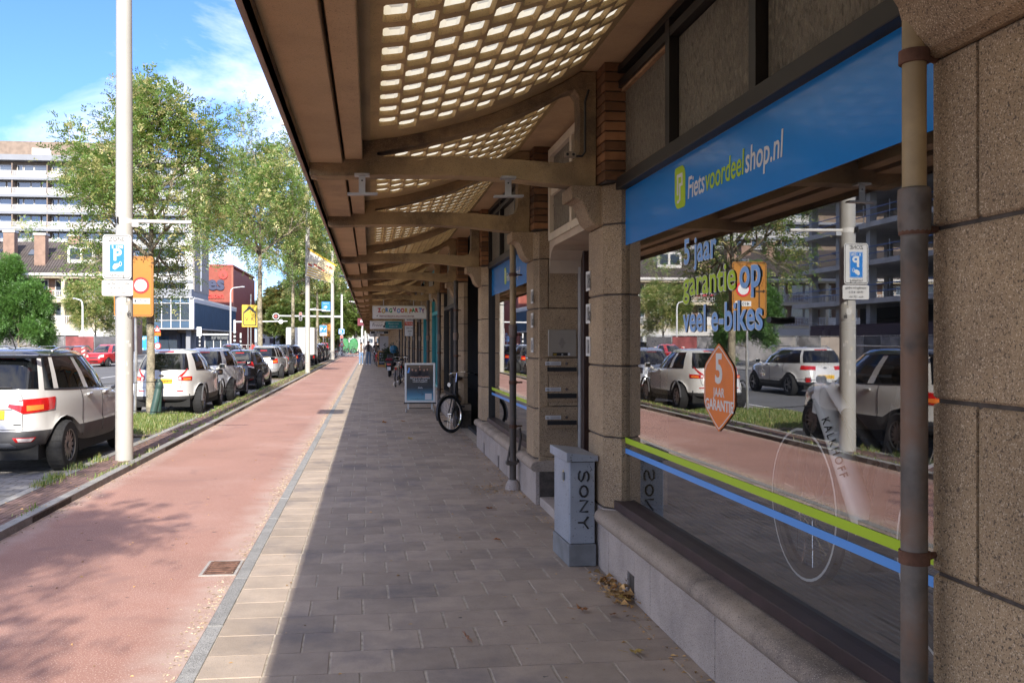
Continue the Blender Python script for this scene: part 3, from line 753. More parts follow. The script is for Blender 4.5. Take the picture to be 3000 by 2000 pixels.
# cream window over the street door, and the curved hood under it
cw = thing('x', 'x', 'x'); bpy.data.objects.remove(cw)
x0 = 1.72
w = MB()
w.ringprism([(6.52, 2.50), (8.40, 2.50), (8.40, 3.36), (6.52, 3.36)], [(6.60, 2.565), (8.33, 2.565), (8.33, 3.29), (6.60, 3.29)], 'x', x0 - 0.04, x0 + 0.05)
wf = w.build('window', m_cream, shop)
MB().box(x0 - 0.035, x0 + 0.04, 7.43, 7.51, 2.565, 3.29).build('mullion', m_cream, wf)
MB().box(x0 - 0.03, x0 + 0.035, 6.60, 7.43, 2.92, 2.985).build('glazing_bar', m_cream, wf)
MB().box(x0 - 0.03, x0 + 0.035, 7.51, 8.33, 2.92, 2.985).build('glazing_bar', m_cream, wf)
for a, b in ((6.60, 7.43), (7.51, 8.33)):
    for c_, d_ in ((2.565, 2.92), (2.985, 3.29)):
        MB().box(x0, x0 + 0.006, a, b, c_, d_).build('frosted_pane', m_frost, wf)
hood = MB(); pr = []
for k in range(9):
    t = math.pi / 2 * k / 8
    pr.append((2.06 - 0.36 * math.cos(t) , 2.12 + 0.37 * math.sin(t)))
n = len(pr); vs = []
poly = [(6.50, 2.20), (6.50, 2.50), (8.44, 2.50), (8.44, 2.20)] + [(8.44 - 0.22 * (1 - math.cos(R(a))) - 0.0, 2.20 + 0.24 * math.sin(R(a))) for a in (30, 60, 90)] + [(6.72 - 0.22 * (1 - math.cos(R(a))), 2.20 + 0.24 * math.sin(R(a))) for a in (90, 60, 30)]
hood.prism(poly, 'x', 1.70, 2.05)
hood.build('door_hood', M('hood_plaster', (0.52, 0.43, 0.33), rough=0.7, var=0.12, vscale=3), shop)

# ---- upper wall and storeys above the canopy, shop interiors
up = MB(); up.box(1.76, 9.0, -30, 130, 3.50, 10.5); up.box(1.60, 9.0, -30, 0.2, -0.05, 3.41); up.box(-0.44, 1.6, -30, -17.1, 2.9, 3.0)
uo = up.build('upper_storeys', M('upper_brick', (0.24, 0.13, 0.09), rough=0.9, var=0.15, vscale=2), shop)
up = MB()
for k in range(34):
    for z in (4.6, 7.6): up.box(1.74, 1.76, -6 + k * 4, -3.4 + k * 4, z, z + 1.7)
up.build('upper_windows', m_glass_far, shop, kind='stuff')
inn = MB()
inn.box(1.83, 7.0, 0.9, 13.1, 0.36, 0.400)                             # floor of the shop
inn.box(6.9, 7.0, 0.9, 13.1, 0.42, 3.3)
inn.box(1.80, 7.0, 0.8, 0.9, 0.42, 3.4)
inn.box(1.80, 7.0, 13.1, 13.2, 0.42, 3.4)
inn.box(2.7, 7.0, 8.46, 8.56, 0.42, 3.4); inn.box(2.7, 7.0, 6.40, 6.48, 0.42, 3.4); inn.box(2.62, 2.7, 6.40, 8.56, 0.42, 3.4)
inn.box(1.76, 7.0, 0.8, 13.2, 3.38, 3.48)
inn.build('shop_interior', M('interior_paint', (0.10, 0.105, 0.11), rough=0.9, var=0.15), shop)
inn = MB(); inn.box(1.80, 2.2, 2.0, 6.3, 2.22, 3.30); inn.box(1.80, 2.2, 9.1, 12.6, 2.22, 3.30); inn.build('blind_box', m_dark, shop)
inn = MB()
for k in range(58): inn.box(1.85 + k * 0.042, 1.876 + k * 0.042, 1.0, 6.35, 0.400, 0.418)
inn.build('ribbed_mat', M('ribbed_mat', (0.15, 0.17, 0.195), rough=0.75, var=0.12, vscale=6), shop, kind='stuff')
inn = MB(); inn.box(3.2, 3.3, 13.2, 128, 0.0, 3.4); inn.box(1.74, 3.2, 13.2, 128, -0.01, 0.05); inn.box(1.74, 3.3, 13.2, 128, 3.38, 3.48)
inn.build('shop_interior', m_dark, shop)

# ---------------------------------------------------------------- the canopy
canopy = thing('canopy', 'brown concrete canopy with vaulted glass block lights along the shop fronts', 'canopy', (0, 0, 0))
BEAMS = [(p[0] + p[1]) / 2 for p in PIERS]; BEAMS[0] = 2.02
BEAMS.append(128.0)
SEC = [(0.0, 2.905), (0.19, 2.93), (0.36, 2.968), (0.60, 3.03), (0.83, 3.105), (1.02, 3.185), (1.19, 3.265), (1.33, 3.34), (1.44, 3.41)]
def arc_pts():
    L_ = [0.0]
    for a, b in zip(SEC, SEC[1:]): L_.append(L_[-1] + math.hypot(b[0] - a[0], b[1] - a[1]))
    return L_
ARC = arc_pts(); AL = ARC[-1]
def sec(u):
    u = max(0, min(AL, u))
    for i in range(len(ARC) - 1):
        if u <= ARC[i + 1] + 1e-9:
            t = (u - ARC[i]) / (ARC[i + 1] - ARC[i])
            x = lerp(SEC[i][0], SEC[i + 1][0], t); z = lerp(SEC[i][1], SEC[i + 1][1], t)
            # smoothed normal
            def tang(j):
                j0, j1 = max(0, j - 1), min(len(SEC) - 1, j + 1)
                return Vector((SEC[j1][0] - SEC[j0][0], SEC[j1][1] - SEC[j0][1])).normalized()
            tg = tang(i).lerp(tang(i + 1), t).normalized()
            return x, z, (-tg.y, tg.x)
def shp(u, v, h):
    x, z, n_ = sec(u); return (x + n_[0] * h, v, z + n_[1] * h)
PU, PV = 0.1295, 0.266            # column pitch across, row pitch along; odd columns shifted by half a row
HU, HV, TV, KU, KV = 0.0585, 0.102, 0.026, 0.86, 0.80
def vault_cells(y0, y1):
    """staggered columns of coffers: {column: [v centres]}"""
    n = int((y1 - y0 - 0.34) / PV - 0.5); off = (y1 - y0 - (n + 0.5) * PV) / 2
    ncol = int((AL - 0.05) / PU); u0 = (AL - ncol * PU) * 0.4
    return [(u0 + PU * (k + 0.5), y0 + off + PV * (i + 0.5) + (PV / 2 if k % 2 else 0), k) for k in range(ncol) for i in range(n)], ncol, u0
def vault_mesh(y0, y1):
    q = MB(); cells, ncol, u0 = vault_cells(y0, y1)
    def fill(ua, ub, va, vb, h):
        if ub - ua > .002 and vb - va > .002: q.quad(shp(ua, va, h), shp(ub, va, h), shp(ub, vb, h), shp(ua, vb, h))
    for k in range(ncol):
        vs_ = [c_[1] for c_ in cells if c_[2] == k]; uc = u0 + PU * (k + .5); ua, ub = uc - PU / 2, uc + PU / 2
        for h in (0, TV + .004):
            fill(ua, ub, y0, vs_[0] - PV / 2, h); fill(ua, ub, vs_[-1] + PV / 2, y1, h)
        for v in vs_:
            o = [(ua, v - PV / 2), (uc, v - PV / 2), (ub, v - PV / 2), (ub, v), (ub, v + PV / 2), (uc, v + PV / 2), (ua, v + PV / 2), (ua, v)]
            c_ = .80
            i_ = [(uc - HU, v - HV * c_), (uc - HU * c_, v - HV), (uc + HU * c_, v - HV), (uc + HU, v - HV * c_), (uc + HU, v + HV * c_), (uc + HU * c_, v + HV), (uc - HU * c_, v + HV), (uc - HU, v + HV * c_)]
            o2 = [(ua, v - PV / 2), (ua + .03, v - PV / 2), (ub - .03, v - PV / 2), (ub, v - PV / 2), (ub, v + PV / 2), (ub - .03, v + PV / 2), (ua + .03, v + PV / 2), (ua, v + PV / 2)]
            t_ = [(uc + (u - uc) * KU, v + (w - v) * KV) for u, w in i_]
            vs = [shp(u, w, 0) for u, w in o2] + [shp(u, w, 0) for u, w in i_] + [shp(u, w, TV) for u, w in t_] + [shp(u, w, TV + .004) for u, w in o2] + [shp(u, w, TV + .004) for u, w in t_]
            fs = []
            for j in range(8):
                m_ = (j + 1) % 8
                fs += [[j, m_, 8 + m_, 8 + j], [8 + j, 8 + m_, 16 + m_, 16 + j], [24 + j, 24 + m_, 32 + m_, 32 + j]]
            q.add(vs, fs, 0, False)
    for h in (0, TV + .004):
        fill(0.0, u0, y0, y1, h)
        e_ = u0 + ncol * PU; m_ = (e_ + AL) / 2
        fill(e_, m_, y0, y1, h); fill(m_, AL, y0, y1, h)
    return q, cells
def block_shape(q, uc, v):
    T = TV; a, b = HU * (KU + .01), HV * (KV + .01)
    base = [shp(uc - a, v - b, T + .001), shp(uc + a, v - b, T + .001), shp(uc + a, v + b, T + .001), shp(uc - a, v + b, T + .001)]
    mid = [shp(uc - a * .45, v - b * .45, T - .014), shp(uc + a * .45, v - b * .45, T - .014), shp(uc + a * .45, v + b * .45, T - .014), shp(uc - a * .45, v + b * .45, T - .014)]
    o = len(q.v); q.rings([mid, base], 0, False, False)
    q.f.append([o, o + 1, o + 2, o + 3]); q.m.append(0); q.sm.append(False); q.r.append(0.5)
_vm = {}
n_blocks = 0
BACK = [-17.08, -13.26, -9.44, -5.62, -1.80]
ALLB = BACK + BEAMS
for bi, (ya, yb) in enumerate(zip(ALLB, ALLB[1:])):
    y0, y1 = ya, yb
    span = round(y1 - y0, 2)
    if span < 1.0: continue
    if span not in _vm:
        q, cells = vault_mesh(0, span)
        b_ = MB()
        for uc, v, _ in cells: block_shape(b_, uc, v)
        _vm[span] = (q.mesh('vault', m_vault), b_.mesh('glass_block', m_glassblock), cells)
    vo = link('vault', _vm[span][0], canopy, (0, y0, 0))
    if bi in (5, 6):
        for uc, v, _ in _vm[span][2]:
            b_ = MB(); block_shape(b_, uc, v); b_.build('glass_block', m_glassblock, vo)
    else:
        link('glass_block', _vm[span][1], vo, kind='stuff')
    # flat roof edge: soffit panels, slab
    y0, y1 = ya + 0.085, yb - 0.085
    MB().box(-0.43, -0.185, y0 - 0.0, y1, 2.745, 2.83).build('soffit_panel', m_conc, canopy, bevel=0.006)
    MB().box(-0.168, -0.052, y0 + 0.0, y1, 2.772, 2.93).build('soffit_panel', m_conc, canopy, bevel=0.006)
    MB().box(-0.060, 0.0, y0, y1, 2.90, 2.935).build('inner_edge', m_conc, canopy)
# beams with their curved upper rib
outer = [(-0.405, 2.665), (-0.36, 2.655), (0.05, 2.672), (0.6, 2.678), (1.0, 2.660), (1.36, 2.622), (1.55, 2.618), (1.553, 2.9), (1.553, 3.2), (1.553, 3.41), (1.44, 3.407), (1.33, 3.337), (1.19, 3.262), (0.83, 3.102), (0.36, 2.965), (0.0, 2.902), (-0.2, 2.90), (-0.405, 2.90), (-0.405, 2.80)]
inner = [(0.045, 2.815), (0.05, 2.805), (0.10, 2.797), (0.6, 2.805), (1.0, 2.795), (1.33, 2.775), (1.41, 2.80), (1.435, 2.87), (1.438, 3.1), (1.43, 3.24), (1.40, 3.285), (1.33, 3.265), (1.19, 3.185), (0.83, 3.022), (0.36, 2.888), (0.15, 2.845), (0.08, 2.832), (0.055, 2.828), (0.047, 2.82)]
beam_me = MB().ringprism(outer, inner, 'y', -0.085, 0.085).mesh('beam', m_beam)
for b in ALLB[:-1]:
    o = link('cross_beam', beam_me, canopy, (0, b, 0), bevel=0.022)
MB().box(-0.44, 0.0, -17.1, 128, 2.935, 3.02).build('roof_slab', m_conc, canopy)
MB().box(0.0, 0.05, -17.1, 128, 2.945, 3.0).build('roof_slab', m_conc, canopy)
# ring beam along the wall, gutter edge
MB().box(1.425, 1.77, -30, 128, 3.415, 3.56).build('wall_beam', m_conc, canopy, bevel=0.008)
gp = [(-0.405, 2.70), (-0.44, 2.70), (-0.462, 2.715), (-0.468, 2.75), (-0.462, 2.80), (-0.478, 2.83), (-0.484, 2.90), (-0.476, 2.99), (-0.44, 3.02), (-0.405, 3.02)]
MB().prism(gp, 'y', -30, 128, smooth=True).build('gutter_edge', M('gutter_edge', (0.25, 0.16, 0.105), rough=0.7, var=0.25, vscale=3), canopy)
MB().box(-0.4045, -0.432, -30, 128, 2.70, 2.76).build('edge_lip', m_beam, canopy)
# ---------------------------------------------------------------- cars
m_cglass = glass('car_glass', tint=(0.30, 0.33, 0.34), base_refl=0.07, power=2.6, opacity=0.45, body=(0.012, 0.014, 0.016))
m_plastic = M('dark_plastic', (0.075, 0.075, 0.078), rough=0.6, var=0.12, vscale=5)
m_tail = M('tail_red', (0.50, 0.012, 0.012), rough=0.12, var=0.15, vscale=12, coat=0.6)
m_tailo = M('tail_orange', (0.85, 0.22, 0.04), rough=0.15, var=0.1, vscale=12, coat=0.6)
m_tailc = M('tail_clear', (0.70, 0.62, 0.60), rough=0.15, var=0.2, vscale=20, coat=0.6)
m_plate = M('plate_yellow', (0.80, 0.48, 0.03), rough=0.4, var=0.06, vscale=15)
m_under = M('underbody', (0.015, 0.015, 0.015), rough=0.9)
m_rim = M('rim_metal', (0.42, 0.42, 0.43), rough=0.35, metal=0.8, var=0.1)
m_rimdark = M('rim_dark', (0.22, 0.215, 0.21), rough=0.35, metal=0.6, var=0.1)
def paint(n, c, metal=0.0): return M('car_paint_' + n, c, rough=0.25, metal=metal, var=0.02, coat=1.0, spec=0.5)
P_WHITE = paint('white', (0.60, 0.595, 0.575)); P_SILVER = paint('silver', (0.50, 0.51, 0.52), 0.45); P_BLACK = paint('black', (0.018, 0.018, 0.019))
P_BLUE = paint('navy', (0.012, 0.018, 0.07)); P_RED = paint('red', (0.52, 0.02, 0.025)); P_GREY = paint('grey', (0.10, 0.10, 0.105), 0.3); P_ICE = paint('icewhite', (0.54, 0.56, 0.59), 0.15)
P_DKROOF = paint('roofblack', (0.02, 0.022, 0.028))

def wheel(parent, x, y, r, w, rim, spokes=10, side=1):
    t = MB(); n = 28; c = w / 2
    prof = [(r * .64, -c), (r * .93, -c), (r * .985, -c * .8), (r, -c * .45), (r, c * .45), (r * .985, c * .8), (r * .93, c), (r * .64, c)]
    t.rings([[(xx, rr * math.cos(2 * math.pi * k / n), rr * math.sin(2 * math.pi * k / n)) for k in range(n)] for rr, xx in prof] , 0, True, False)
    t.rings([[(side * xx, rr * math.cos(2 * math.pi * k / n), rr * math.sin(2 * math.pi * k / n)) for k in range(n)] for rr, xx in ((r * .64, c), (r * .635, -c * .1), (r * .1, -c * .15))], 1, True, False)
    t.disc((-side * c * .15, 0, 0), r * .66, 20, 'x', side * .01, 1)
    t.rings([[(side * xx, rr * math.cos(2 * math.pi * k / n), rr * math.sin(2 * math.pi * k / n)) for k in range(n)] for rr, xx in ((r * .50, -c * .05), (r * .50, c * .05), (r * .12, c * .05))], 2, True, False)
    for kk in range(24):
        a = 2 * math.pi * kk / 24; t.cbox(0, r * .985 * math.cos(a), r * .985 * math.sin(a), w * .8, .012, .012, 1)
    wo = t.build('wheel', [m_rubber, m_under, m_rimdark], parent, (x, y, r))
    q = MB()
    for k in range(spokes):
        a = 2 * math.pi * k / spokes; ca, sa = math.cos(a), math.sin(a)
        pts = []
        for rr, hw in ((r * .08, .026), (r * .64, .020)):
            for s_ in (-1, 1): pts.append((rr * ca - s_ * hw * sa, rr * sa + s_ * hw * ca))
        xo = side * c * .78
        vs = [(xo, *pts[0]), (xo, *pts[1]), (xo, *pts[3]), (xo, *pts[2])]
        vs += [(xo - side * .02, *p[1:]) for p in vs]
        q.add(vs, [(0, 1, 2, 3), (7, 6, 5, 4), (0, 4, 5, 1), (1, 5, 6, 2), (2, 6, 7, 3), (3, 7, 4, 0)])
    rr2 = [[(side * xx, q_ * math.cos(2 * math.pi * k / n), q_ * math.sin(2 * math.pi * k / n)) for k in range(n)] for q_, xx in ((r * .655, c * .75), (r * .655, c * 1.0), (r * .60, c * .9), (r * .60, c * .75))]
    q.rings(rr2 + [rr2[0]], 0, True, False)
    q.disc((side * c * .70, 0, 0), r * .13, 14, 'x', side * .02)
    q.build('rim', rim, wo)
    return wo

class CarBody:
    """stack of horizontal loops: each loop is a rounded outline (rear y, front y, half width) at a height that may vary along the car"""
    N = 96
    def __init__(s, sp):
        s.sp = sp
        L_, W, H = sp['L'], sp['W'], sp['H']
        s.loops = []
        hw = W / 2
        # k: (z, rear inset, front inset, half-width factor, z-rise at front, z-rise at rear, corner exponent)
        for (z, ri, fi, wf, zr, zf, ex) in sp['loops']:
            s.loops.append(s.outline(z, ri, L_ - fi, hw * wf, zr, zf, ex))
        s.arches()
    def outline(s, z, yr, yf, hw, zr, zf, ex):
        pts = []; yc = (yr + yf) / 2; hl = (yf - yr) / 2
        for k in range(s.N):
            u = k / s.N * 4                        # 0..1 rear face, 1..2 right side, 2..3 front, 3..4 left side
            e, t = int(u), u - int(u)
            s_ = math.sin((t - 0.5) * math.pi / 1.0 * 0.92) / math.sin(0.46 * math.pi)  # denser at corners
            if e == 0: X, Y = s_, -1
            elif e == 1: X, Y = 1, s_
            elif e == 2: X, Y = -s_, 1
            else: X, Y = -1, -s_
            # square -> superellipse
            m = (abs(X) ** ex + abs(Y) ** ex) ** (1 / ex)
            # longer car: keep corners tight along y
            ey = ex * 1.0
            x = hw * X / m; y = yc + hl * Y / ((abs(X) ** (ex * 1.75) + abs(Y) ** (ex * 1.75)) ** (1 / (ex * 1.75)))
            f = (y - yr) / max(1e-6, (yf - yr))
            pts.append(Vector((x, y, z + zf * f * f + zr * (1 - f) ** 2)))
        return pts
    def arches(s):
        sp = s.sp; r = sp['wr'] + sp.get('gap', 0.055)
        for yw in (sp['ro'], sp['ro'] + sp['wb']):
            for li in range(s.sp['glass'] - 1):
                for p in s.loops[li]:
                    d = abs(p.y - yw)
                    if abs(p.x) > sp['W'] * 0.34 and d < r:
                        za = sp['wr'] + math.sqrt(max(0, r * r - d * d))
                        if p.z < za + 0.004 * li: p.z = za + 0.004 * li
def make_car(name, label, sp, loc, rz=0.0, group=None):
    car = thing(name, label, sp.get('cat', 'car'), loc, rz, group); car.scale = (.91, .91, .91)
    B = CarBody(sp); N = B.N; LP = B.loops
    gk = sp['glass']            # index of the loop where the glass starts; glass band is gk..gk+1.. up to gt
    gt = sp['gtop']
    body = MB(); trim = MB(); roof = MB() if sp.get('roofmat') else body; gl = {'rear_window': MB(), 'windscreen': MB(), 'side_window': MB(), 'side_window2': MB()}
    def seg(k): return int(k / N * 4), (k / N * 4) % 1.0
    allv = [v for lp in LP for v in lp]
    for li in range(len(LP) - 1):
        for k in range(N):
            j = (k + 1) % N
            quad = [LP[li][k], LP[li][j], LP[li + 1][j], LP[li + 1][k]]
            e, t = seg(k); tm = t + 0.5 / N * 4
            ym = sum(p.y for p in quad) / 4
            tgt = None
            if gk <= li < gt:
                if e == 0 and sp['rw'][0] < tm < sp['rw'][1]: tgt = 'rear_window'
                elif e == 2 and 0.06 < tm < 0.94: tgt = 'windscreen'
                elif e in (1, 3):
                    f = tm if e == 1 else 1 - tm
                    for a, b in sp['sw']:
                        if a < f < b: tgt = 'side_window' if e == 1 else 'side_window2'
            if tgt: gl[tgt].add(quad, [(0, 1, 2, 3)], 0, True)
            elif sp.get('roofmat') and li >= gt: roof.add(quad, [(0, 1, 2, 3)], 0, True)
            elif li < sp.get('trim', 0): trim.add(quad, [(0, 1, 2, 3)], 0, True)
            else: body.add(quad, [(0, 1, 2, 3)], 0, True)
    for sd_ in (0, 1):
        rng = range(N // 4, N // 2) if sd_ == 0 else range(3 * N // 4, N)
        f0, f1 = sp['sw'][0][0] - .02, sp['sw'][-1][1] + .02
        for li_ in (gk, gt):
            pp = []
            for k in rng:
                t_ = seg(k)[1]; f = t_ if sd_ == 0 else 1 - t_
                if f0 < f < f1: pp.append(LP[li_][k] + Vector((.003 if sd_ == 0 else -.003, 0, 0)))
            if len(pp) > 2: MB().tube(pp, .011, 5).build('window_trim', m_black, car)
    roof.add(LP[-1] + [Vector((0, sum(p.y for p in LP[-1]) / N, LP[-1][0].z + 0.012))], [[k, (k + 1) % N, N] for k in range(N)], 0, True)
    def weld(mb, nm, mat):
        me = mb.mesh(nm, mat); bm_ = bmesh.new(); bm_.from_mesh(me)
        bmesh.ops.remove_doubles(bm_, verts=bm_.verts, dist=0.0008); bmesh.ops.recalc_face_normals(bm_, faces=bm_.faces)
        bm_.to_mesh(me); bm_.free(); me.set_sharp_from_angle(angle=R(50)); return link(nm, me, car)
    weld(body, 'body', sp['paint'])
    if sp.get('roofmat'): weld(roof, 'roof', sp['roofmat'])
    if trim.f: weld(trim, 'lower_trim', m_plastic)
    for nm, mb in gl.items():
        if mb.f:
            nm2 = 'side_window' if nm.startswith('side') else nm
            weld(mb, nm2, m_cglass)
    bvh = BVHTree.FromPolygons([tuple(v) for v in allv] , [[li * N + k, li * N + (k + 1) % N, (li + 1) * N + (k + 1) % N, (li + 1) * N + k] for li in range(len(LP) - 1) for k in range(N)])
    L_ = sp['L']; W = sp['W']; H = sp['H']
    def hit(p, off=0.006):
        """push a point (given roughly outside the body) horizontally onto the body surface"""
        p = Vector(p)
        if p.y < 0.9: c = Vector((0, 0.95, p.z))
        elif p.y > L_ - 0.9: c = Vector((0, L_ - 0.95, p.z))
        else: c = Vector((0, p.y, p.z))
        d = (c - p); d.z = 0; d.normalize()
        h_ = bvh.ray_cast(p - d * 1.5, d)
        if h_[0] is None: return p
        return h_[0] - d * off
    def flat_hit(x, z, off=0.006):
        h_ = bvh.ray_cast(Vector((x, -2, z)), Vector((0, 1, 0)))
        return (h_[0] if h_[0] is not None else Vector((x, 0.2, z))) + Vector((0, -off, 0))
    def patch(nm, corners, mat, off=0.010, n=8, m_=3, rear=False, parent=car):
        a, b, c, d = [Vector(v) for v in corners]
        q = MB(); g = []
        for i in range(n + 1):
            row = []
            for j in range(m_ + 1):
                u, v = i / n, j / m_
                p = a.lerp(b, u).lerp(d.lerp(c, u), v)
                row.append(flat_hit(p.x, p.z, off) if rear else hit(p, off))
            g.append(row)
        vs = [p for row in g for p in row]; w_ = m_ + 1
        fs = [[i * w_ + j, (i + 1) * w_ + j, (i + 1) * w_ + j + 1, i * w_ + j + 1] for i in range(n) for j in range(m_)]
        # skirt down to the body
        rim_ = [(i, 0) for i in range(n + 1)] + [(n, j) for j in range(1, m_ + 1)] + [(i, m_) for i in range(n - 1, -1, -1)] + [(0, j) for j in range(m_ - 1, 0, -1)]
        cen = sum((Vector(v) for v in vs), Vector()) / len(vs); o = len(vs)
        inn = []
        for i, j in rim_:
            p = g[i][j]; c_ = Vector((0, min(max(p.y, 0.95), L_ - 0.95), p.z)); dd = (c_ - p)
            if dd.length > 1e-6: dd.normalize()
            inn.append(p + (Vector((0, 1, 0)) if rear else dd) * (off + 0.02))
        vs += inn
        for k in range(len(rim_)):
            k2 = (k + 1) % len(rim_)
            fs.append([rim_[k][0] * w_ + rim_[k][1], rim_[k2][0] * w_ + rim_[k2][1], o + k2, o + k])
        q.add(vs, fs, 0, True)
        return q.build(nm, mat, parent)
    def seam(pts, rad=0.0055, rear=False, nm='seam'):
        pp = []
        for a, b in zip(pts, pts[1:]):
            a, b = Vector(a), Vector(b); n = max(2, int((b - a).length / 0.05))
            for i in range(n + (0)): 
                p = a.lerp(b, i / n); pp.append(flat_hit(p.x, p.z, 0.0005) if rear else hit(p, 0.0005))
        p = Vector(pts[-1]); pp.append(flat_hit(p.x, p.z, 0.0005) if rear else hit(p, 0.0005))
        return MB().tube(pp, rad, 5).build(nm, m_black, car)
    # underside, wheel wells
    q = MB(); q.box(-W * .36, W * .36, 0.18, L_ - 0.18, 0.20, 0.50)
    q.box(-W * .47, W * .47, sp['ro'] + sp['wr'] + .08, sp['ro'] + sp['wb'] - sp['wr'] - .08, 0.21, 0.6)
    q.box(-W * .34, W * .34, .55, L_ - .75, 0.50, 0.72)
    q.build('underbody', m_under, car)
    q = MB()    # seats and dash seen through the glass
    for sx_ in (-.38, .38):
        q.box(sx_ - .24, sx_ + .24, L_ * .30, L_ * .36, 0.5, H * .80); q.box(sx_ - .12, sx_ + .12, L_ * .30, L_ * .335, H * .80, H * .90)
        q.box(sx_ - .24, sx_ + .24, L_ * .50, L_ * .56, 0.5, H * .78); q.box(sx_ - .12, sx_ + .12, L_ * .50, L_ * .535, H * .78, H * .89)
    q.build('seat', m_under, car)
    for yw in (sp['ro'], sp['ro'] + sp['wb']):
        for sd in (-1, 1): wheel(car, sd * (W / 2 - 0.130), yw, sp['wr'], 0.21, sp.get('rim', m_rim), sp.get('spokes', 10), sd)
    if not sp.get('detail', True): return car
    mz = sp['mz']
    for sd in (-1, 1):   # mirrors, handles, door seams
        q = MB(); q.bbox(W / 2 + 0.0, W / 2 + 0.17, L_ * .655, L_ * .655 + .09, mz, mz + .125, 0.03); q.tube([(W / 2 - .08, L_ * .67, mz - .02), (W / 2 + .06, L_ * .67, mz + .04)], .03, 6)
        if sd < 0: q.v = [(-x, y, z) for x, y, z in q.v]; q.f = [f[::-1] for f in q.f]
        mo = q.build('mirror', sp.get('mirmat', sp['paint']), car)
        q = MB(); q.box(*(sorted((sd * (W / 2 + .012), sd * (W / 2 + .155)))), L_ * .655 - .004, L_ * .655 + .002, mz + .02, mz + .105); q.build('mirror_glass', m_cglass, mo)
        for yh in sp.get('handles', (.36, .56)):
            p = hit((sd * W, L_ * yh, sp['hz']), 0.02)
            MB().bbox(p.x - .018, p.x + .018, p.y - .09, p.y + .09, p.z - .018, p.z + .018, .008).build('door_handle', sp['paint'], car)
        zt = LP[gk][0].z
        for yh in sp.get('doors', (.27, .49, .72)):
            seam([(sd * W, L_ * yh, 0.42 if abs(L_ * yh - sp['ro']) > .45 else .75), (sd * W, L_ * yh + .02, zt - .01)])
    return dict(car=car, patch=patch, seam=seam, hit=hit, fhit=flat_hit, W=W, L=L_, H=H)

def rear_basics(c, plate_z, badge_z=None, wiper=None, hm=None, plate_x=0.26):
    """number plate, badge, wiper, high stop lamp, aerial"""
    car = c['car']
    p = c['fhit'](0, plate_z)
    pl = MB().bbox(-plate_x, plate_x, p.y - .018, p.y + 0.03, plate_z - .057, plate_z + .057, .004).build('number_plate', m_plate, car)
    for k in range(6):
        MB().box(-plate_x + .08 + k * .062, -plate_x + .12 + k * .062, p.y - .0195, p.y - .0182, plate_z - .03, plate_z + .03).build('plate_blur', M('plate_smudge', (0.50, 0.29, 0.03), var=.2, vscale=30), pl)
    if badge_z:
        p = c['fhit'](0, badge_z)
        q = MB(); q.rings([[(.062 * math.cos(2 * math.pi * k / 20), p.y - .012 + d, badge_z + .03 * math.sin(2 * math.pi * k / 20)) for k in range(20)] for d in (0, .03)], 0, True, True); q.build('badge', m_chrome, car)
    if wiper:
        x0, x1, z = wiper; a, b = c['fhit'](x0, z), c['fhit'](x1, z + .02)
        MB().tube([a + Vector((0, -.02, 0)), (a + b) / 2 + Vector((0, -.025, .012)), b + Vector((0, -.015, 0))], [.022, .016, .008], 6).build('wiper', m_black, car)
    if hm:
        x, z, h_ = hm
        c['patch']('stop_lamp', [(-x, -1, z), (x, -1, z), (x, -1, z + h_), (-x, -1, z + h_)], m_tail, .012, 8, 1, True)

# loops: (z, rear y, front inset, half-width factor, z rise rear, z rise front, corner exponent)
SUV = dict(L=4.02, W=1.765, H=1.63, wb=2.52, ro=0.70, wr=0.335, paint=P_WHITE, rim=m_rimdark, spokes=14, trim=3, mz=1.02, hz=0.98, glass=8, gtop=10, rw=(.10, .90), mirmat=P_DKROOF,
    sw=[(.085, .20), (.245, .47), (.50, .745)], roofmat=P_DKROOF, doors=(.30, .50, .73), handles=(.365, .545),
    loops=[(0.24, .16, .14, .90, .10, .03, 3.2), (0.34, .04, .06, .965, .06, .02, 3.0), (0.47, .0, .02, .995, .0, 0, 3.0), (0.58, .015, .02, 1.0, 0, 0, 3.0),
           (0.64, .035, .02, .985, 0, 0, 3.0), (0.80, .05, .06, .99, 0, 0, 2.9), (0.93, .06, .16, .985, 0, -.03, 2.9), (1.00, .075, .36, .965, .02, -.02, 2.8), (1.06, .10, .98, .92, .05, -.05, 2.8),
           (1.30, .20, 1.35, .86, 0, 0, 2.8), (1.53, .34, 1.75, .765, 0, -.02, 2.9), (1.585, .40, 1.86, .70, 0, 0, 2.7), (1.615, .60, 2.1, .55, 0, 0, 2.6)])
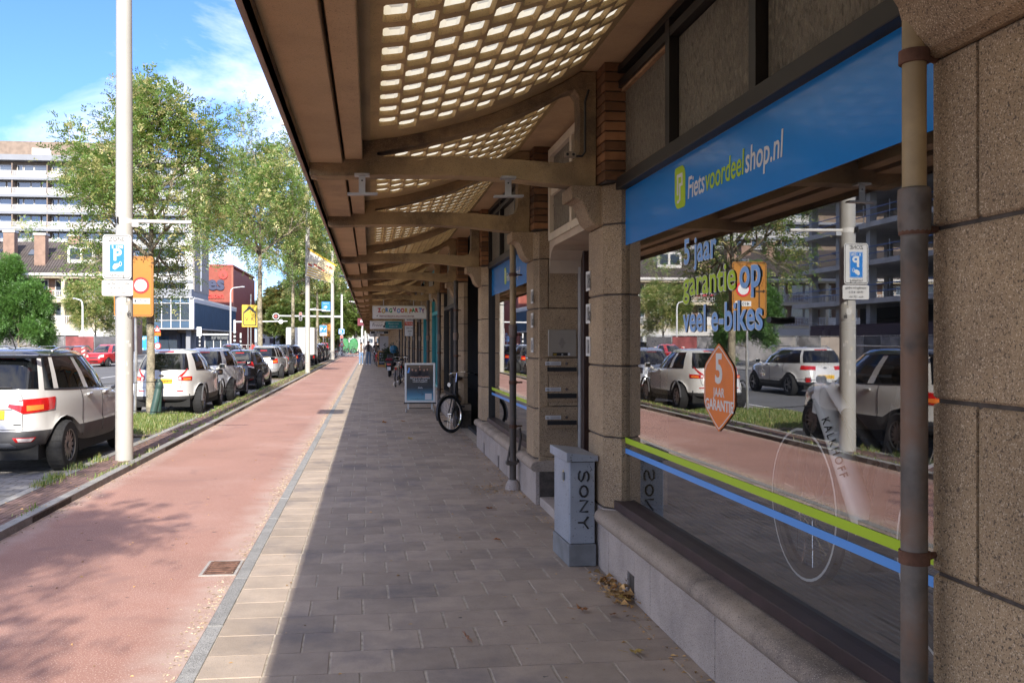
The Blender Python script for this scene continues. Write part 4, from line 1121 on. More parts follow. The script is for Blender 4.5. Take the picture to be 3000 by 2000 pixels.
def build_suv():
    c = make_car('suv_car', 'white compact SUV with black roof and grey bumper at the left edge, nearest parked car', SUV, (-4.46, 10.83, Z_ROAD), -0.02, 'cars parked along the verge')
    rear_basics(c, 0.79, 0.925, (-.10, .34, 1.115), (.30, 1.50, .045), 0.27)
    W = c['W']
    # spoiler lip, tail lamps, bumper details
    car = c['car']
    MB().prism([(.30, 1.555), (.20, 1.545), (.22, 1.51), (.34, 1.50)], 'x', -.62, .62).build('spoiler', P_DKROOF, car, bevel=.008)
    for sd in (-1, 1):
        c['patch']('tail_lamp', [(sd * .43, -.3, .895), (sd * .67, -.25, .80), (sd * .67, -.25, .985), (sd * .45, -.3, .925)], m_tail, .012, 8, 3)
        c['patch']('tail_lamp', [(sd * .675, -.25, .80), (sd * .98, .28, .84), (sd * 1.0, .33, 1.0), (sd * .675, -.25, .985)], m_tail, .014, 10, 3)
        c['patch']('lamp_lens', [(sd * .47, -.3, .925), (sd * .665, -.25, .905), (sd * .665, -.25, .965), (sd * .47, -.3, .94)], m_tailc, .018, 6, 2)
        c['patch']('lamp_lens', [(sd * .70, -.2, .835), (sd * .86, .06, .85), (sd * .86, .06, .91), (sd * .70, -.2, .905)], m_tailo, .020, 6, 2)
        c['patch']('fog_lamp', [(sd * .56, -.3, .44), (sd * .76, -.15, .44), (sd * .80, -.1, .50), (sd * .50, -.3, .50)], m_tail, .008, 6, 2)
        c['patch']('lamp_lens', [(sd * .60, -.3, .447), (sd * .745, -.17, .447), (sd * .77, -.12, .49), (sd * .57, -.3, .49)], m_tailc, .014, 6, 2)
        c['seam']([(sd * .685, -.3, .60), (sd * .69, -.3, .80)]); c['seam']([(sd * .69, -.3, .99), (sd * .645, -.3, 1.10)])
    c['seam']([(-.685, -.3, .60), (.685, -.3, .60)])
    c['patch']('handle_strip', [(-.36, -1, .865), (.36, -1, .865), (.30, -1, .895), (-.30, -1, .895)], P_WHITE, .03, 8, 2, True)
    c['patch']('skid_plate', [(-.48, -1, .30), (.48, -1, .30), (.34, -1, .435), (-.34, -1, .435)], P_SILVER, .012, 8, 3, True)
    c['patch']('model_badge', [(.38, -1, .655), (.47, -1, .655), (.47, -1, .672), (.38, -1, .672)], m_black, .004, 2, 1, True)
    for sd in (-1, 1): MB().tube([(sd * .60, .75, 1.60), (sd * .62, 1.0, 1.645), (sd * .60, 2.2, 1.655), (sd * .57, 2.45, 1.60)], .014, 6).build('roof_rail', P_SILVER, car)
    MB().tube([(.05, .95, 1.62), (.04, .72, 1.92)], [.008, .002], 5).build('aerial', m_black, car)
build_suv()
JUKE = dict(L=4.13, W=1.765, H=1.55, wb=2.53, ro=0.74, wr=0.335, paint=P_WHITE, trim=3, mz=1.02, hz=0.97, glass=8, gtop=10, rw=(.06, .94), sw=[(.23, .42), (.45, .70)], spokes=12, handles=(.50,), doors=(.47, .70),
    loops=[(0.22, .22, .16, .88, .10, .03, 2.6), (0.32, .07, .06, .96, .04, .02, 2.6), (0.40, .02, .02, .99, 0, 0, 2.6), (0.46, .0, .0, 1.0, 0, 0, 2.6),
           (0.55, .015, .02, .985, 0, 0, 2.5), (0.74, .05, .05, .985, 0, 0, 2.4), (0.88, .10, .12, .985, 0, 0, 2.4), (0.97, .14, .30, .95, .0, 0, 2.4), (1.03, .17, .95, .89, .03, -.03, 2.3),
           (1.25, .36, 1.33, .81, 0, 0, 2.3), (1.44, .60, 1.75, .68, 0, -.01, 2.4), (1.50, .72, 1.90, .61, 0, 0, 2.4), (1.535, 1.0, 2.15, .48, 0, 0, 2.4)])
def build_juke():
    c = make_car('crossover_car', 'white crossover with arrow shaped red tail lamps parked behind the thin street tree', JUKE, (-4.40, 19.43, Z_ROAD), 0.0, 'cars parked along the verge')
    rear_basics(c, 0.80, 0.925, (-.05, .42, 1.06), (.17, 1.465, .035))
    for sd in (-1, 1):
        c['patch']('tail_lamp', [(sd * .57, -.3, .815), (sd * .88, .12, .815), (sd * .90, .16, .91), (sd * .56, -.3, .90)], m_tail, .014, 8, 3)
        c['patch']('tail_lamp', [(sd * .565, -.3, .905), (sd * .665, -.2, .915), (sd * .80, .1, 1.09), (sd * .775, .1, 1.09)], m_tail, .016, 4, 6)
        c['patch']('lamp_lens', [(sd * .585, -.3, .835), (sd * .645, -.25, .83), (sd * .645, -.25, .895), (sd * .585, -.3, .895)], m_tailc, .022, 3, 2)
        c['patch']('lamp_lens', [(sd * .70, -.2, .825), (sd * .85, .07, .83), (sd * .85, .07, .875), (sd * .70, -.2, .87)], m_tailo, .02, 4, 2)
        c['patch']('reflector', [(sd * .50, -.3, .565), (sd * .66, -.2, .565), (sd * .66, -.2, .59), (sd * .50, -.3, .59)], m_tail, .006, 4, 1)
        c['seam']([(sd * .62, -.3, .66), (sd * .70, -.3, .80)]); 
        MB().tube([c['hit']((sd * W2, y, 0), 0) if False else (sd * .885, JUKE['ro'] + .395 * math.cos(a), .335 + .395 * math.sin(a)) for W2, y, a in [(1, 0, R(t)) for t in range(0, 181, 15)]], .022, 6).build('arch_trim', m_plastic, c['car'])
        MB().tube([(sd * .885, JUKE['ro'] + JUKE['wb'] + .395 * math.cos(R(t)), .335 + .395 * math.sin(R(t))) for t in range(0, 181, 15)], .022, 6).build('arch_trim', m_plastic, c['car'])
    c['seam']([(-.62, -.3, .66), (.62, -.3, .66)])
    c['patch']('chrome_strip', [(-.30, -1, .865), (.30, -1, .865), (.30, -1, .875), (-.30, -1, .875)], m_chrome, .006, 4, 1, True)
    c['patch']('fog_lamp', [(-.10, -1, .33), (.10, -1, .33), (.10, -1, .365), (-.10, -1, .365)], m_tail, .006, 4, 1, True)
    c['patch']('skid_plate', [(-.40, -1, .27), (.40, -1, .27), (.36, -1, .325), (-.36, -1, .325)], P_SILVER, .006, 4, 1, True)
    MB().tube([(0, .95, 1.535), (0, .80, 1.75)], [.01, .002], 5).build('aerial', m_black, c['car'])
build_juke()
HATCH = dict(L=4.08, W=1.73, H=1.55, wb=2.59, ro=0.66, wr=0.32, paint=P_ICE, trim=0, mz=1.0, hz=0.95, glass=8, gtop=10, rw=(.08, .92), sw=[(.20, .42), (.45, .72)], spokes=9, mirmat=P_DKROOF,
    loops=[(0.20, .22, .16, .88, .08, .03, 2.5), (0.30, .06, .06, .95, .04, .02, 2.5), (0.40, .01, .02, .985, 0, 0, 2.5), (0.50, .0, .0, 1.0, 0, 0, 2.5),
           (0.62, .03, .02, .99, 0, 0, 2.4), (0.76, .07, .06, .985, 0, 0, 2.3), (0.88, .12, .14, .97, 0, 0, 2.3), (0.96, .15, .32, .93, .02, 0, 2.3), (1.01, .18, .90, .87, .03, -.03, 2.2),
           (1.24, .33, 1.25, .79, 0, 0, 2.2), (1.44, .56, 1.70, .66, 0, -.01, 2.3), (1.50, .66, 1.85, .58, 0, 0, 2.3), (1.535, .95, 2.1, .45, 0, 0, 2.3)])
def build_hatch(name, label, y, x=-4.62, pt=P_ICE, tail=None, sp=HATCH, detail=True, rz=0.0, z=Z_ROAD, group='cars parked along the verge', lamps='low', plate=.62, **kw):
    s_ = dict(sp); s_['paint'] = pt; s_['detail'] = detail; s_.update(kw)
    c = make_car(name, label, s_, (x, y, z), rz, group)
    if not detail: return c
    rear_basics(c, plate, .88, (0, .4, 1.05), (.15, 1.40 if s_['H'] > 1.5 else 1.30, .03))
    k = s_['W'] / 1.73
    for sd in (-1, 1):
        if lamps == 'low':
            c['patch']('tail_lamp', [(sd * .60, -.3, .78), (sd * .76, -.05, .78), (sd * .80, 0, .93), (sd * .62, -.3, .95)], m_cglass, .012, 5, 3)
            c['patch']('lamp_lens', [(sd * .64, -.3, .82), (sd * .73, -.08, .82), (sd * .75, -.05, .89), (sd * .66, -.3, .90)], m_chrome, .018, 4, 2)
            c['patch']('reflector', [(sd * .55, -.3, .40), (sd * .72, -.1, .40), (sd * .74, -.1, .44), (sd * .55, -.3, .44)], m_tail, .006, 4, 1)
        elif lamps == 'wedge':
            c['patch']('tail_lamp', [(sd * .40, -.3, .90), (sd * .80, 0, .82), (sd * .80, .05, 1.0), (sd * .62, -.3, 1.0)], m_tail, .014, 6, 3)
            c['patch']('lamp_lens', [(sd * .56, -.3, .82), (sd * .80, 0, .76), (sd * .80, 0, .82), (sd * .56, -.3, .87)], m_tailc, .014, 6, 2)
            c['patch']('reflector', [(sd * .60, -.3, .36), (sd * .75, -.1, .36), (sd * .75, -.1, .39), (sd * .60, -.3, .39)], m_tail, .006, 4, 1)
        else:
            c['patch']('tail_lamp', [(sd * .60, -.3, .74), (sd * .84, .05, .76), (sd * .82, .1, .95), (sd * .64, -.3, .95)], m_tail, .014, 6, 3)
            c['patch']('lamp_lens', [(sd * .63, -.3, .80), (sd * .80, .0, .81), (sd * .80, .0, .86), (sd * .64, -.3, .86)], m_tailo, .02, 4, 2)
        c['seam']([(sd * .60, -.3, .52), (sd * .64, -.3, .76)])
    c['seam']([(-.60, -.3, .52), (.60, -.3, .52)])
    if lamps == 'wedge': c['patch']('lamp_bar', [(-.42, -1, .965), (.42, -1, .965), (.42, -1, 1.0), (-.42, -1, 1.0)], m_tail, .012, 8, 1, True)
    MB().tube([(0, .95, s_['H'] - .02), (0, .86, s_['H'] + .06)], [.02, .004], 5).build('aerial', m_black, c['car'])
    return c
build_hatch('hatchback_car', 'pale white hatchback with round tailgate window parked ahead of the white crossover', 23.7, -4.34, plate=.60)
SED = dict(HATCH, L=4.39, W=1.695, H=1.42, glass=8, loops=[(z * .92 if z > .6 else z, ri * (1.25 if z > 1 else 1), fi, wf, a, b, e) for z, ri, fi, wf, a, b, e in HATCH['loops']])
build_hatch('hatchback_car', 'black hatchback with wide red wedge tail lamps parked beside the kerb', 29.5, -4.27, P_BLACK, sp=SED, lamps='wedge', plate=.70)
WAG = dict(HATCH, L=4.5, W=1.76, H=1.50, sw=[(.07, .20), (.23, .42), (.45, .70)], loops=[(z, ri * (.55 if z > 1 else 1), fi, wf, a, b, e + .3) for z, ri, fi, wf, a, b, e in HATCH['loops']])
build_hatch('estate_car', 'silver estate car with upright red tail lamps parked in front of a tree', 37.3, -4.36, P_SILVER, sp=WAG, lamps='tall', plate=.72)
build_hatch('hatchback_car', 'dark grey car half hidden between the silver estate and the navy car', 42.4, -4.36, P_GREY, lamps='tall')
build_hatch('hatchback_car', 'navy blue hatchback with tall red tail lamps just left of a lamp post', 47.2, -4.32, P_BLUE, sp=WAG, lamps='tall', plate=.75)
build_hatch('hatchback_car', 'black car parked beyond the white box van, first of the three by the bicycles', 65.2, -4.3, P_BLACK, sp=SED, lamps='tall')
build_hatch('hatchback_car', 'dark grey car parked beyond the white box van, middle of the three by the bicycles', 69.8, -4.3, P_GREY, lamps='tall', detail=True)
build_hatch('hatchback_car', 'dark car parked beyond the white box van, nearest the row of bicycles', 74.4, -4.3, P_BLACK, sp=WAG, lamps='tall')
# white crossover driving on the street, seen over the SUV's roof and in the shop window
CROSS = dict(JUKE, L=4.23, W=1.82, H=1.57, wb=2.60, ro=.80, wr=.345, sw=[(.12, .40), (.43, .70)], handles=(.36, .54), doors=(.28, .49, .71), spokes=5,
             loops=[(z, ri * (.6 if z > 1 else 1), fi, wf * (1.05 if z > 1.2 else 1), a, b, e + .4) for z, ri, fi, wf, a, b, e in JUKE['loops']])
c = make_car('crossover_car', 'white crossover with roof rails driving on the street behind the near white SUV', CROSS, (-9.48, 24.3, Z_ROAD), 0.0, None)
rear_basics(c, .62, .90, (0, .4, 1.08), (.2, 1.45, .03))
for sd in (-1, 1):
    c['patch']('tail_lamp', [(sd * .45, -.3, .84), (sd * .90, .15, .84), (sd * .88, .15, .97), (sd * .45, -.3, .95)], m_tail, .014, 8, 3)
    c['patch']('reflector', [(sd * .62, -.3, .42), (sd * .80, -.05, .42), (sd * .78, -.05, .60), (sd * .66, -.3, .60)], m_plastic, .010, 4, 2)
    c['patch']('fog_lamp', [(sd * .68, -.3, .46), (sd * .78, -.1, .46), (sd * .77, -.1, .58), (sd * .70, -.3, .58)], m_tail, .016, 3, 2)
    MB().tube([(sd * .62, .95, 1.50), (sd * .62, 1.2, 1.575), (sd * .60, 2.5, 1.58), (sd * .57, 2.8, 1.50)], .016, 6).build('roof_rail', P_SILVER, c['car'])
# small red car coming towards us on the far lane
RED = dict(HATCH, L=3.81, W=1.66, H=1.53, wb=2.46, ro=.60, wr=.30)
c = build_hatch('hatchback_car', 'small red hatchback facing us by the fence across the street', 60.5, -16.5, P_RED, sp=RED, rz=math.pi - .12, lamps='low', group=None)
fy = RED['L']
for sd in (-1, 1):
    c['patch']('head_lamp', [(sd * .48, fy + .3, .66), (sd * .82, fy - .05, .66), (sd * .80, fy - .1, .86), (sd * .55, fy + .3, .78)], m_tailc, .014, 6, 2)
c['patch']('grille', [(-.40, fy + .4, .58), (.40, fy + .4, .58), (.42, fy + .4, .66), (-.42, fy + .4, .66)], m_black, .008, 6, 1)
c['patch']('grille', [(-.45, fy + .4, .33), (.45, fy + .4, .33), (.48, fy + .4, .45), (-.48, fy + .4, .45)], m_black, .008, 6, 1)
# red car and blue cars farther up the street
build_hatch('hatchback_car', 'small red car on the street between the striped pole and the tall white post', 118, -6.0, P_RED, sp=RED, lamps='tall', group='cars on the far street')
build_hatch('hatchback_car', 'pale blue car on the street behind the yellow arrow sign', 74, -11.2, paint('paleblue', (.16, .24, .36), .3), lamps='low', group='cars on the far street')
build_hatch('hatchback_car', 'dark car with a red roof lamp driving ahead beside the second tree', 60.0, -9.3, P_GREY, lamps='tall', group='cars on the far street')
# white box van
v = thing('box_van', 'white box van parked beyond the navy blue hatchback', 'van', (-4.5, 58.6, Z_ROAD), 0, 'cars parked along the verge'); v.scale = (.91, .91, .91)
MB().bbox(-1.0, 1.0, 0.0, 3.4, 0.75, 2.72, 0.06).build('cargo_box', P_WHITE, v)
MB().prism([(3.42, .45), (5.3, .45), (5.35, .95), (4.75, 1.25), (4.2, 2.0), (3.42, 2.1)], 'x', -.92, .92).build('cab', P_WHITE, v, bevel=.05)
MB().box(-.9, .9, .1, 5.0, .45, .75).build('chassis', m_under, v)
for yw in (0.9, 4.3):
    for sd in (-1, 1): wheel(v, sd * .84, yw, .34, .22, m_rim, 8, sd)
for sd in (-1, 1): MB().box(sd * .95 - .05, sd * .95 + .05, -.02, .02, .55, .72).build('tail_lamp', m_tail, v)
MB().box(-.005, .005, -.012, 0.0, .8, 2.6).build('door_seam', m_black, v)
# ---------------------------------------------------------------- trees
import numpy as np
m_bark = M('bark', (0.30, 0.26, 0.185), rough=0.95, var=0.3, vscale=9, bump=(1.0, 22, 0.03), tint=((0.11, 0.10, 0.07), 4.0, 0.48, 0.62), speck=[(30, (0.42, 0.40, 0.26), 0.62, 0.68)])
m_barkd = M('dark_bark', (0.10, 0.085, 0.06), rough=0.95, var=0.3, vscale=9, bump=(1.0, 22, 0.03))
m_leafA = translucent('street_tree_leaf', (0.20, 0.34, 0.075), (0.32, 0.46, 0.08), fac=0.42, var=0.5, rnd=((0.54, 0.52, 0.20), (0.68, 0.62, 0.28)))
m_leafB = translucent('young_tree_leaf', (0.12, 0.27, 0.05), (0.22, 0.38, 0.06), fac=0.38, var=0.4, rnd=((0.08, 0.19, 0.035), (0.16, 0.26, 0.05)))
m_leafC = translucent('far_tree_leaf', (0.13, 0.17, 0.04), (0.19, 0.23, 0.04), fac=0.3, var=0.5, rnd=((0.17, 0.145, 0.03), (0.24, 0.17, 0.04)))
m_leafD = translucent('bright_far_leaf', (0.15, 0.23, 0.045), (0.22, 0.31, 0.05), fac=0.3, var=0.5, rnd=((0.12, 0.17, 0.035), (0.22, 0.20, 0.05)))
def leaf_mesh(name, bases, dirs, rnds, mat, length, npairs, lw, ll, rs):
    """pinnate fronds: every frond is a row of leaflet pairs along a drooping stalk"""
    n = len(bases)
    if n == 0: return bpy.data.meshes.new(name)
    B_ = np.array(bases); D = np.array(dirs); D /= np.linalg.norm(D, axis=1)[:, None]
    up = rs.normal(0, 0.35, (n, 3)); up[:, 2] += 1.0
    S = np.cross(D, up); S /= np.linalg.norm(S, axis=1)[:, None] + 1e-9
    U = np.cross(S, D)
    V = []; Rr = []
    for i in range(npairs):
        t = (i + 0.7) / npairs
        c = B_ + D * (length * t) - np.array([0, 0, 1.0]) * (length * 0.35 * t * t)
        for sd in (-1, 1):
            ang = rs.uniform(0.7, 1.25, n)[:, None]; tilt = rs.normal(0, 0.35, n)[:, None]
            ax = D * np.cos(ang) + S * sd * np.sin(ang) + U * tilt * 0.7
            ax /= np.linalg.norm(ax, axis=1)[:, None]
            w = np.cross(ax, U + S * tilt); w /= np.linalg.norm(w, axis=1)[:, None] + 1e-9
            k = rs.uniform(0.75, 1.2, n)[:, None] * (1.0 if t < 0.8 else 0.8)
            a = c; b = c + ax * ll * 0.5 * k + w * lw * 0.5 * k; d = c + ax * ll * k; e = c + ax * ll * 0.5 * k - w * lw * 0.5 * k
            V.append(np.stack([a, b, d, e], 1)); Rr.append(np.clip(np.array(rnds) + rs.normal(0, 0.06, n), 0, 1))
    V = np.concatenate(V, 0); Rr = np.concatenate(Rr)
    nf = len(V); me = bpy.data.meshes.new(name)
    me.vertices.add(nf * 4); me.vertices.foreach_set('co', V.astype(np.float32).ravel())
    me.loops.add(nf * 4); me.loops.foreach_set('vertex_index', np.arange(nf * 4, dtype=np.int32))
    me.polygons.add(nf); me.polygons.foreach_set('loop_start', np.arange(0, nf * 4, 4, dtype=np.int32))
    me.polygons.foreach_set('loop_total', np.full(nf, 4, dtype=np.int32)) if False else None
    at = me.attributes.new('rnd', 'FLOAT', 'FACE'); at.data.foreach_set('value', Rr.astype(np.float32))
    me.materials.append(mat); me.update(calc_edges=True); me.validate()
    return me
def grow_tree(seed, trunk_h, H, rad, trunk_r, nmain=6, frond=0.26, npairs=5, lw=0.022, ll=0.05, dens=1.0, yellow=0.2, leafmat=None, barkmat=None, flat=0.9, lean=(0, 0), lift=0.9, leader=True):
    """returns (trunk mesh, crown mesh): tapered trunk and limbs, foliage clumped round the twig ends"""
    rnd_ = random.Random(seed); rs = np.random.RandomState(seed)
    wood = MB(); bases, dirs, rn = [], [], []
    top = Vector((lean[0], lean[1], trunk_h))
    wood.tube([(0, 0, -0.12), (0, 0, 0.12), (lean[0] * .3 + .02, lean[1] * .3, trunk_h * .4), (lean[0] * .7, lean[1] * .7 + .02, trunk_h * .75), top], [trunk_r * 1.35, trunk_r * 1.08, trunk_r, trunk_r * .92, trunk_r * .85], 9)
    def clump(p, d, r_, n):
        base_y = rnd_.random()
        yv = 0.68 + 0.3 * rnd_.random() if base_y < yellow else 0.05 + 0.5 * rnd_.random()
        for _ in range(n):
            v = Vector((rnd_.gauss(0, 1), rnd_.gauss(0, 1), rnd_.gauss(0, .55)))
            v = v * (r_ * 0.55)
            bases.append(tuple(p + v)); dd = (v.normalized() * 0.9 + d * 0.8 + Vector((0, 0, rnd_.uniform(-.3, .35))))
            dirs.append(tuple(dd)); rn.append(min(1, max(0, yv + rnd_.gauss(0, .13))))
    def branch(p, d, ln, r_, depth):
        pts = [p]; dd = d.copy(); n = 4
        for i in range(n):
            dd = (dd + Vector((rnd_.gauss(0, .13), rnd_.gauss(0, .13), rnd_.gauss(0.02, .09)))).normalized()
            pts.append(pts[-1] + dd * (ln / n))
        wood.tube(pts, [lerp(r_, r_ * .5, i / n) for i in range(n + 1)], 6 if depth < 2 else 4, caps=False)
        if depth >= 3 or ln < 0.35:
            clump(pts[-1], dd, 0.42 * rad / 2.6, int(13 * dens)); clump(pts[2], dd, 0.34 * rad / 2.6, int(7 * dens)); return
        if depth >= 1: clump(pts[3], dd, .36 * rad / 2.6, int(6 * dens))
        k = 3 if depth < 2 else 3
        for i in range(k):
            q = pts[2 + (i % 3)]
            az = rnd_.uniform(0, 2 * math.pi)
            sd = dd.orthogonal().normalized(); sd.rotate(Matrix.Rotation(az, 3, dd))
            nd = (dd * 0.75 + sd * rnd_.uniform(.55, .95)); nd.z = nd.z * flat + .05; nd.normalize()
            branch(q, nd, ln * rnd_.uniform(.55, .75), r_ * .55, depth + 1)
        branch(pts[-1], dd, ln * .62, r_ * .5, depth + 1)
    if leader:
        wood.tube([top, top + Vector((.05, 0, (H - trunk_h) * .35)), top + Vector((-.05, .05, (H - trunk_h) * .7))], [trunk_r * .7, trunk_r * .45, trunk_r * .2], 6)
    for i in range(nmain):
        az = 2 * math.pi * i / nmain + rnd_.uniform(-.35, .35)
        lv = rnd_.random() if leader else rnd_.random() * .3
        p = top + Vector((0, 0, (H - trunk_h) * .55 * lv)) - Vector((0, 0, trunk_h * .06 * rnd_.random()))
        el = rnd_.uniform(.25, .75) * lift + lv * .5
        d = Vector((math.cos(az) * math.cos(el), math.sin(az) * math.cos(el), math.sin(el)))
        reach = rad * (0.62 if lv < .6 else .5) * rnd_.uniform(.85, 1.1)
        branch(p, d, reach, trunk_r * .5, 0)
    if leader: branch(top + Vector((-.05, .05, (H - trunk_h) * .62)), Vector((0, 0, 1)), (H - trunk_h) * .3, trunk_r * .25, 1)
    tm = wood.mesh('trunk', barkmat or m_bark)
    cm = leaf_mesh('crown', bases, dirs, rn, leafmat or m_leafA, frond, npairs, lw, ll, rs)
    return tm, cm
def plant(name, label, meshes, loc, rz=0, sc=1.0, group=None):
    t = thing(name, label, 'tree', loc, rz, group)
    s3 = sc if isinstance(sc, tuple) else (sc, sc, sc)
    t.scale = s3
    link('trunk', meshes[0], t); link('crown', meshes[1], t)
    return t
T1 = grow_tree(3, 4.5, 8.8, 2.9, 0.145, nmain=9, dens=0.66, yellow=.26, frond=.34, ll=.125, lw=.052, npairs=4, lift=.85)
T2 = grow_tree(8, 5.4, 12.6, 4.1, 0.19, nmain=10, dens=0.8, yellow=.28, frond=.42, ll=.17, lw=.075, npairs=3, lift=.55)
T3 = grow_tree(21, 5.6, 13.0, 4.3, 0.20, nmain=9, dens=0.7, yellow=.30, frond=.46, ll=.22, lw=.10, npairs=3, lift=.6)
G_ = 'street trees in the parking lane'
plant('street_tree', 'nearest street tree, thin trunk and light open crown above the orange detour sign', T1, (-4.50, 19.0, 0), 0.4, (0.57, 0.57, 0.70), G_)
plant('street_tree', 'second street tree with a straight mottled trunk rising behind the silver estate', T2, (-4.75, 39.5, 0), 1.2, (0.58, 0.58, 0.84), G_)
plant('street_tree', 'third street tree whose trunk stands in front of the white box van', T3, (-4.75, 56.2, 0), 2.6, (0.58, 0.58, 0.85), G_)
plant('street_tree', 'fourth street tree just right of the tall pole with the yellow banner', T3, (-4.6, 79, 0), 4.2, (0.62, 0.62, 0.9), G_)
plant('street_tree', 'street tree beside the camera whose crown shades the near red path', T2, (-4.4, -1.5, 0), 2.0, (0.60, 0.60, 0.50), G_)
plant('street_tree', 'street tree behind the camera casting dappled shade on the near cycle path', T2, (-6.0, -7.0, 0), 4.0, (0.66, 0.66, 0.66), G_)
TB = grow_tree(31, 1.0, 5.6, 2.7, 0.09, nmain=11, dens=1.7, yellow=.03, frond=.34, ll=.17, lw=.08, npairs=3, leafmat=m_leafB, lift=.9)
plant('young_tree', 'dense bright green tree by the construction fence at the left edge', TB, (-21.1, 56.5, -.1), 0, (.60, .60, 1.0))
TT = grow_tree(44, 2.2, 8.2, 2.4, 0.10, nmain=7, dens=0.8, yellow=.5, frond=.42, ll=.15, lw=.07, npairs=3, lift=1.0, barkmat=m_barkd)
plant('slender_tree', 'slender yellowing tree in front of the cream house between the roof and the zone sign', TT, (-25.3, 86, -.1), 0, (1, 1, 1.1))
plant('slender_tree', 'yellowing tree whose top shows above the tiled roof at the far left', TT, (-43, 118, 0), 2, (1.3, 1.3, 1.85))
plant('slender_tree', 'yellowing bushy tree in front of the blue glass offices', TT, (-33.5, 128, -.1), 3, (1.2, 1.2, 1.0))
FA = grow_tree(52, 3.5, 13, 5.5, 0.25, nmain=11, dens=1.5, yellow=.42, frond=.9, ll=.42, lw=.30, npairs=3, leafmat=m_leafC, barkmat=m_barkd)
FB = grow_tree(57, 3.0, 11, 4.8, 0.2, nmain=11, dens=1.5, yellow=.25, frond=.8, ll=.40, lw=.28, npairs=3, leafmat=m_leafD, barkmat=m_barkd)
fars = [(FA, -22.5, 246, 1.15, 'olive autumn tree right of the red brick building'), (FA, -17.5, 228, 1.0, 'olive tree directly behind the yellow arrow sign and second tree'),
        (FA, -13.0, 240, 1.15, 'tall olive brown tree behind the traffic light boom'), (FA, -8.5, 215, 1.12, 'dark olive tree behind the blue direction sign'),
        (FB, -15.5, 175, .75, 'light green tree low behind the white box van'), (FB, -10.5, 180, .80, 'light green tree between the third and fourth trunks'),
        (FB, -3.0, 176, 0.92, 'bright green tree beyond the tall lamp post near the canopy end'), (FB, -1.2, 200, 0.95, 'bright green tree farthest along the cycle path under the canopy edge'),
        (FB, -5.3, 150, .72, 'green tree behind the red lit traffic light by the path'), (FA, -27.5, 262, 1.1, 'tree top beside the far edge of the brick building')]
for i, (ms, x, y, sc_, lb) in enumerate(fars): plant('far_tree', lb, ms, (x, y, 0), i * 1.3, sc_, 'trees far along the street')
# grass on the tree islands and in the joints
m_grass = translucent('grass', (0.19, 0.29, 0.055), (0.24, 0.36, 0.06), fac=0.35, var=0.4, rnd=((0.36, 0.36, 0.12), (0.50, 0.42, 0.20)))
def grass(name, spots, seed=1, h=0.12, w=0.007):
    rr = random.Random(seed); q = MB()
    for x, y, z, k in spots:
        a = rr.uniform(0, 6.28); hh = h * k * rr.uniform(.5, 1.3); ln = rr.uniform(.1, .7) * hh
        dx, dy = math.cos(a), math.sin(a); px, py = -dy * w, dx * w
        q.add([(x - px, y - py, z), (x + px, y + py, z), (x + dx * ln * .4 + px * .7, y + dy * ln * .4 + py * .7, z + hh * .6), (x + dx * ln * .4 - px * .7, y + dy * ln * .4 - py * .7, z + hh * .6), (x + dx * ln, y + dy * ln, z + hh)],
              [(0, 1, 2, 3), (3, 2, 4)], 0, False, rr.random())
    o = q.build(name, m_grass); o['kind'] = 'stuff'; return o
rr = random.Random(4); sp_ = []
for y0, y1 in ISL[:2]:
    for _ in range(17000 if y0 < 30 else 1500):
        x, y = rr.uniform(-5.75, -3.5), rr.uniform(y0 + .1, y1 - .05)
        edge = min((x + 5.75) / .5, (-3.5 - x) / .35, (y - y0) / .6, 1)
        if rr.random() < edge * .9 + .1: sp_.append((x, y, 0.03, .6 + .7 * max(0, edge)))
grass('island_grass', sp_, 2, 0.065, 0.0055)
sp_ = []
for _ in range(90):   # tufts along the parking kerb and in the brick band
    c_ = (rr.choice([-3.36, -3.46, -3.20, -2.98, -2.975]), rr.uniform(6.5, 30)); k_ = rr.uniform(.4, 1.0)
    for _ in range(rr.randint(8, 30)): sp_.append((c_[0] + rr.gauss(0, .025), c_[1] + rr.gauss(0, .09), 0.055, k_ * .8))
for c_, n in (((-3.38, 9.75), 160), ((-3.41, 10.2), 220), ((-3.42, 11.0), 150), ((-3.36, 11.6), 80), ((-2.93, 11.2), 40)):
    for _ in range(n): sp_.append((c_[0] + rr.gauss(0, .06), c_[1] + rr.gauss(0, .10), 0.05, rr.uniform(.35, 1.0)))
grass('kerb_weeds', sp_, 3, 0.085, 0.005)
sp_ = [(-3.37 + rr.gauss(0, .03) if rr.random() < .6 else rr.uniform(-3.36, -2.98), rr.uniform(18, 60), 0.06, rr.uniform(.2, .5)) for _ in range(5000)]
grass('verge_moss', sp_, 5, 0.07, 0.010)
# ---------------------------------------------------------------- buildings beyond the street
m_bconc = M('facade_concrete', (0.46, 0.45, 0.43), rough=0.8, var=0.08, vscale=.6)
m_bgrey = M('facade_grey_band', (0.24, 0.25, 0.27), rough=0.7, var=0.06, vscale=.5)
m_bwhite = M('facade_white', (0.60, 0.58, 0.54), rough=0.7, var=0.05, vscale=.5)
m_bcream = M('facade_cream', (0.58, 0.51, 0.37), rough=0.8, var=0.06, vscale=.6)
m_bbrown = M('facade_brown_brick', (0.25, 0.19, 0.145), rough=0.9, var=0.15, vscale=1.5)
m_brick2 = M('facade_red_brick', (0.29, 0.19, 0.14), rough=0.9, var=0.15, vscale=2)
m_redb = M('deep_red_brick', (0.30, 0.085, 0.060), rough=0.9, var=0.10, vscale=1.0)
m_redp = M('red_cladding', (0.26, 0.065, 0.050), rough=0.7, var=0.10, vscale=1.0)
m_wglass = glass('facade_glass', tint=(0.45, 0.5, 0.55), base_refl=0.16, power=2.0, opacity=0.55, body=(0.09, 0.12, 0.16))
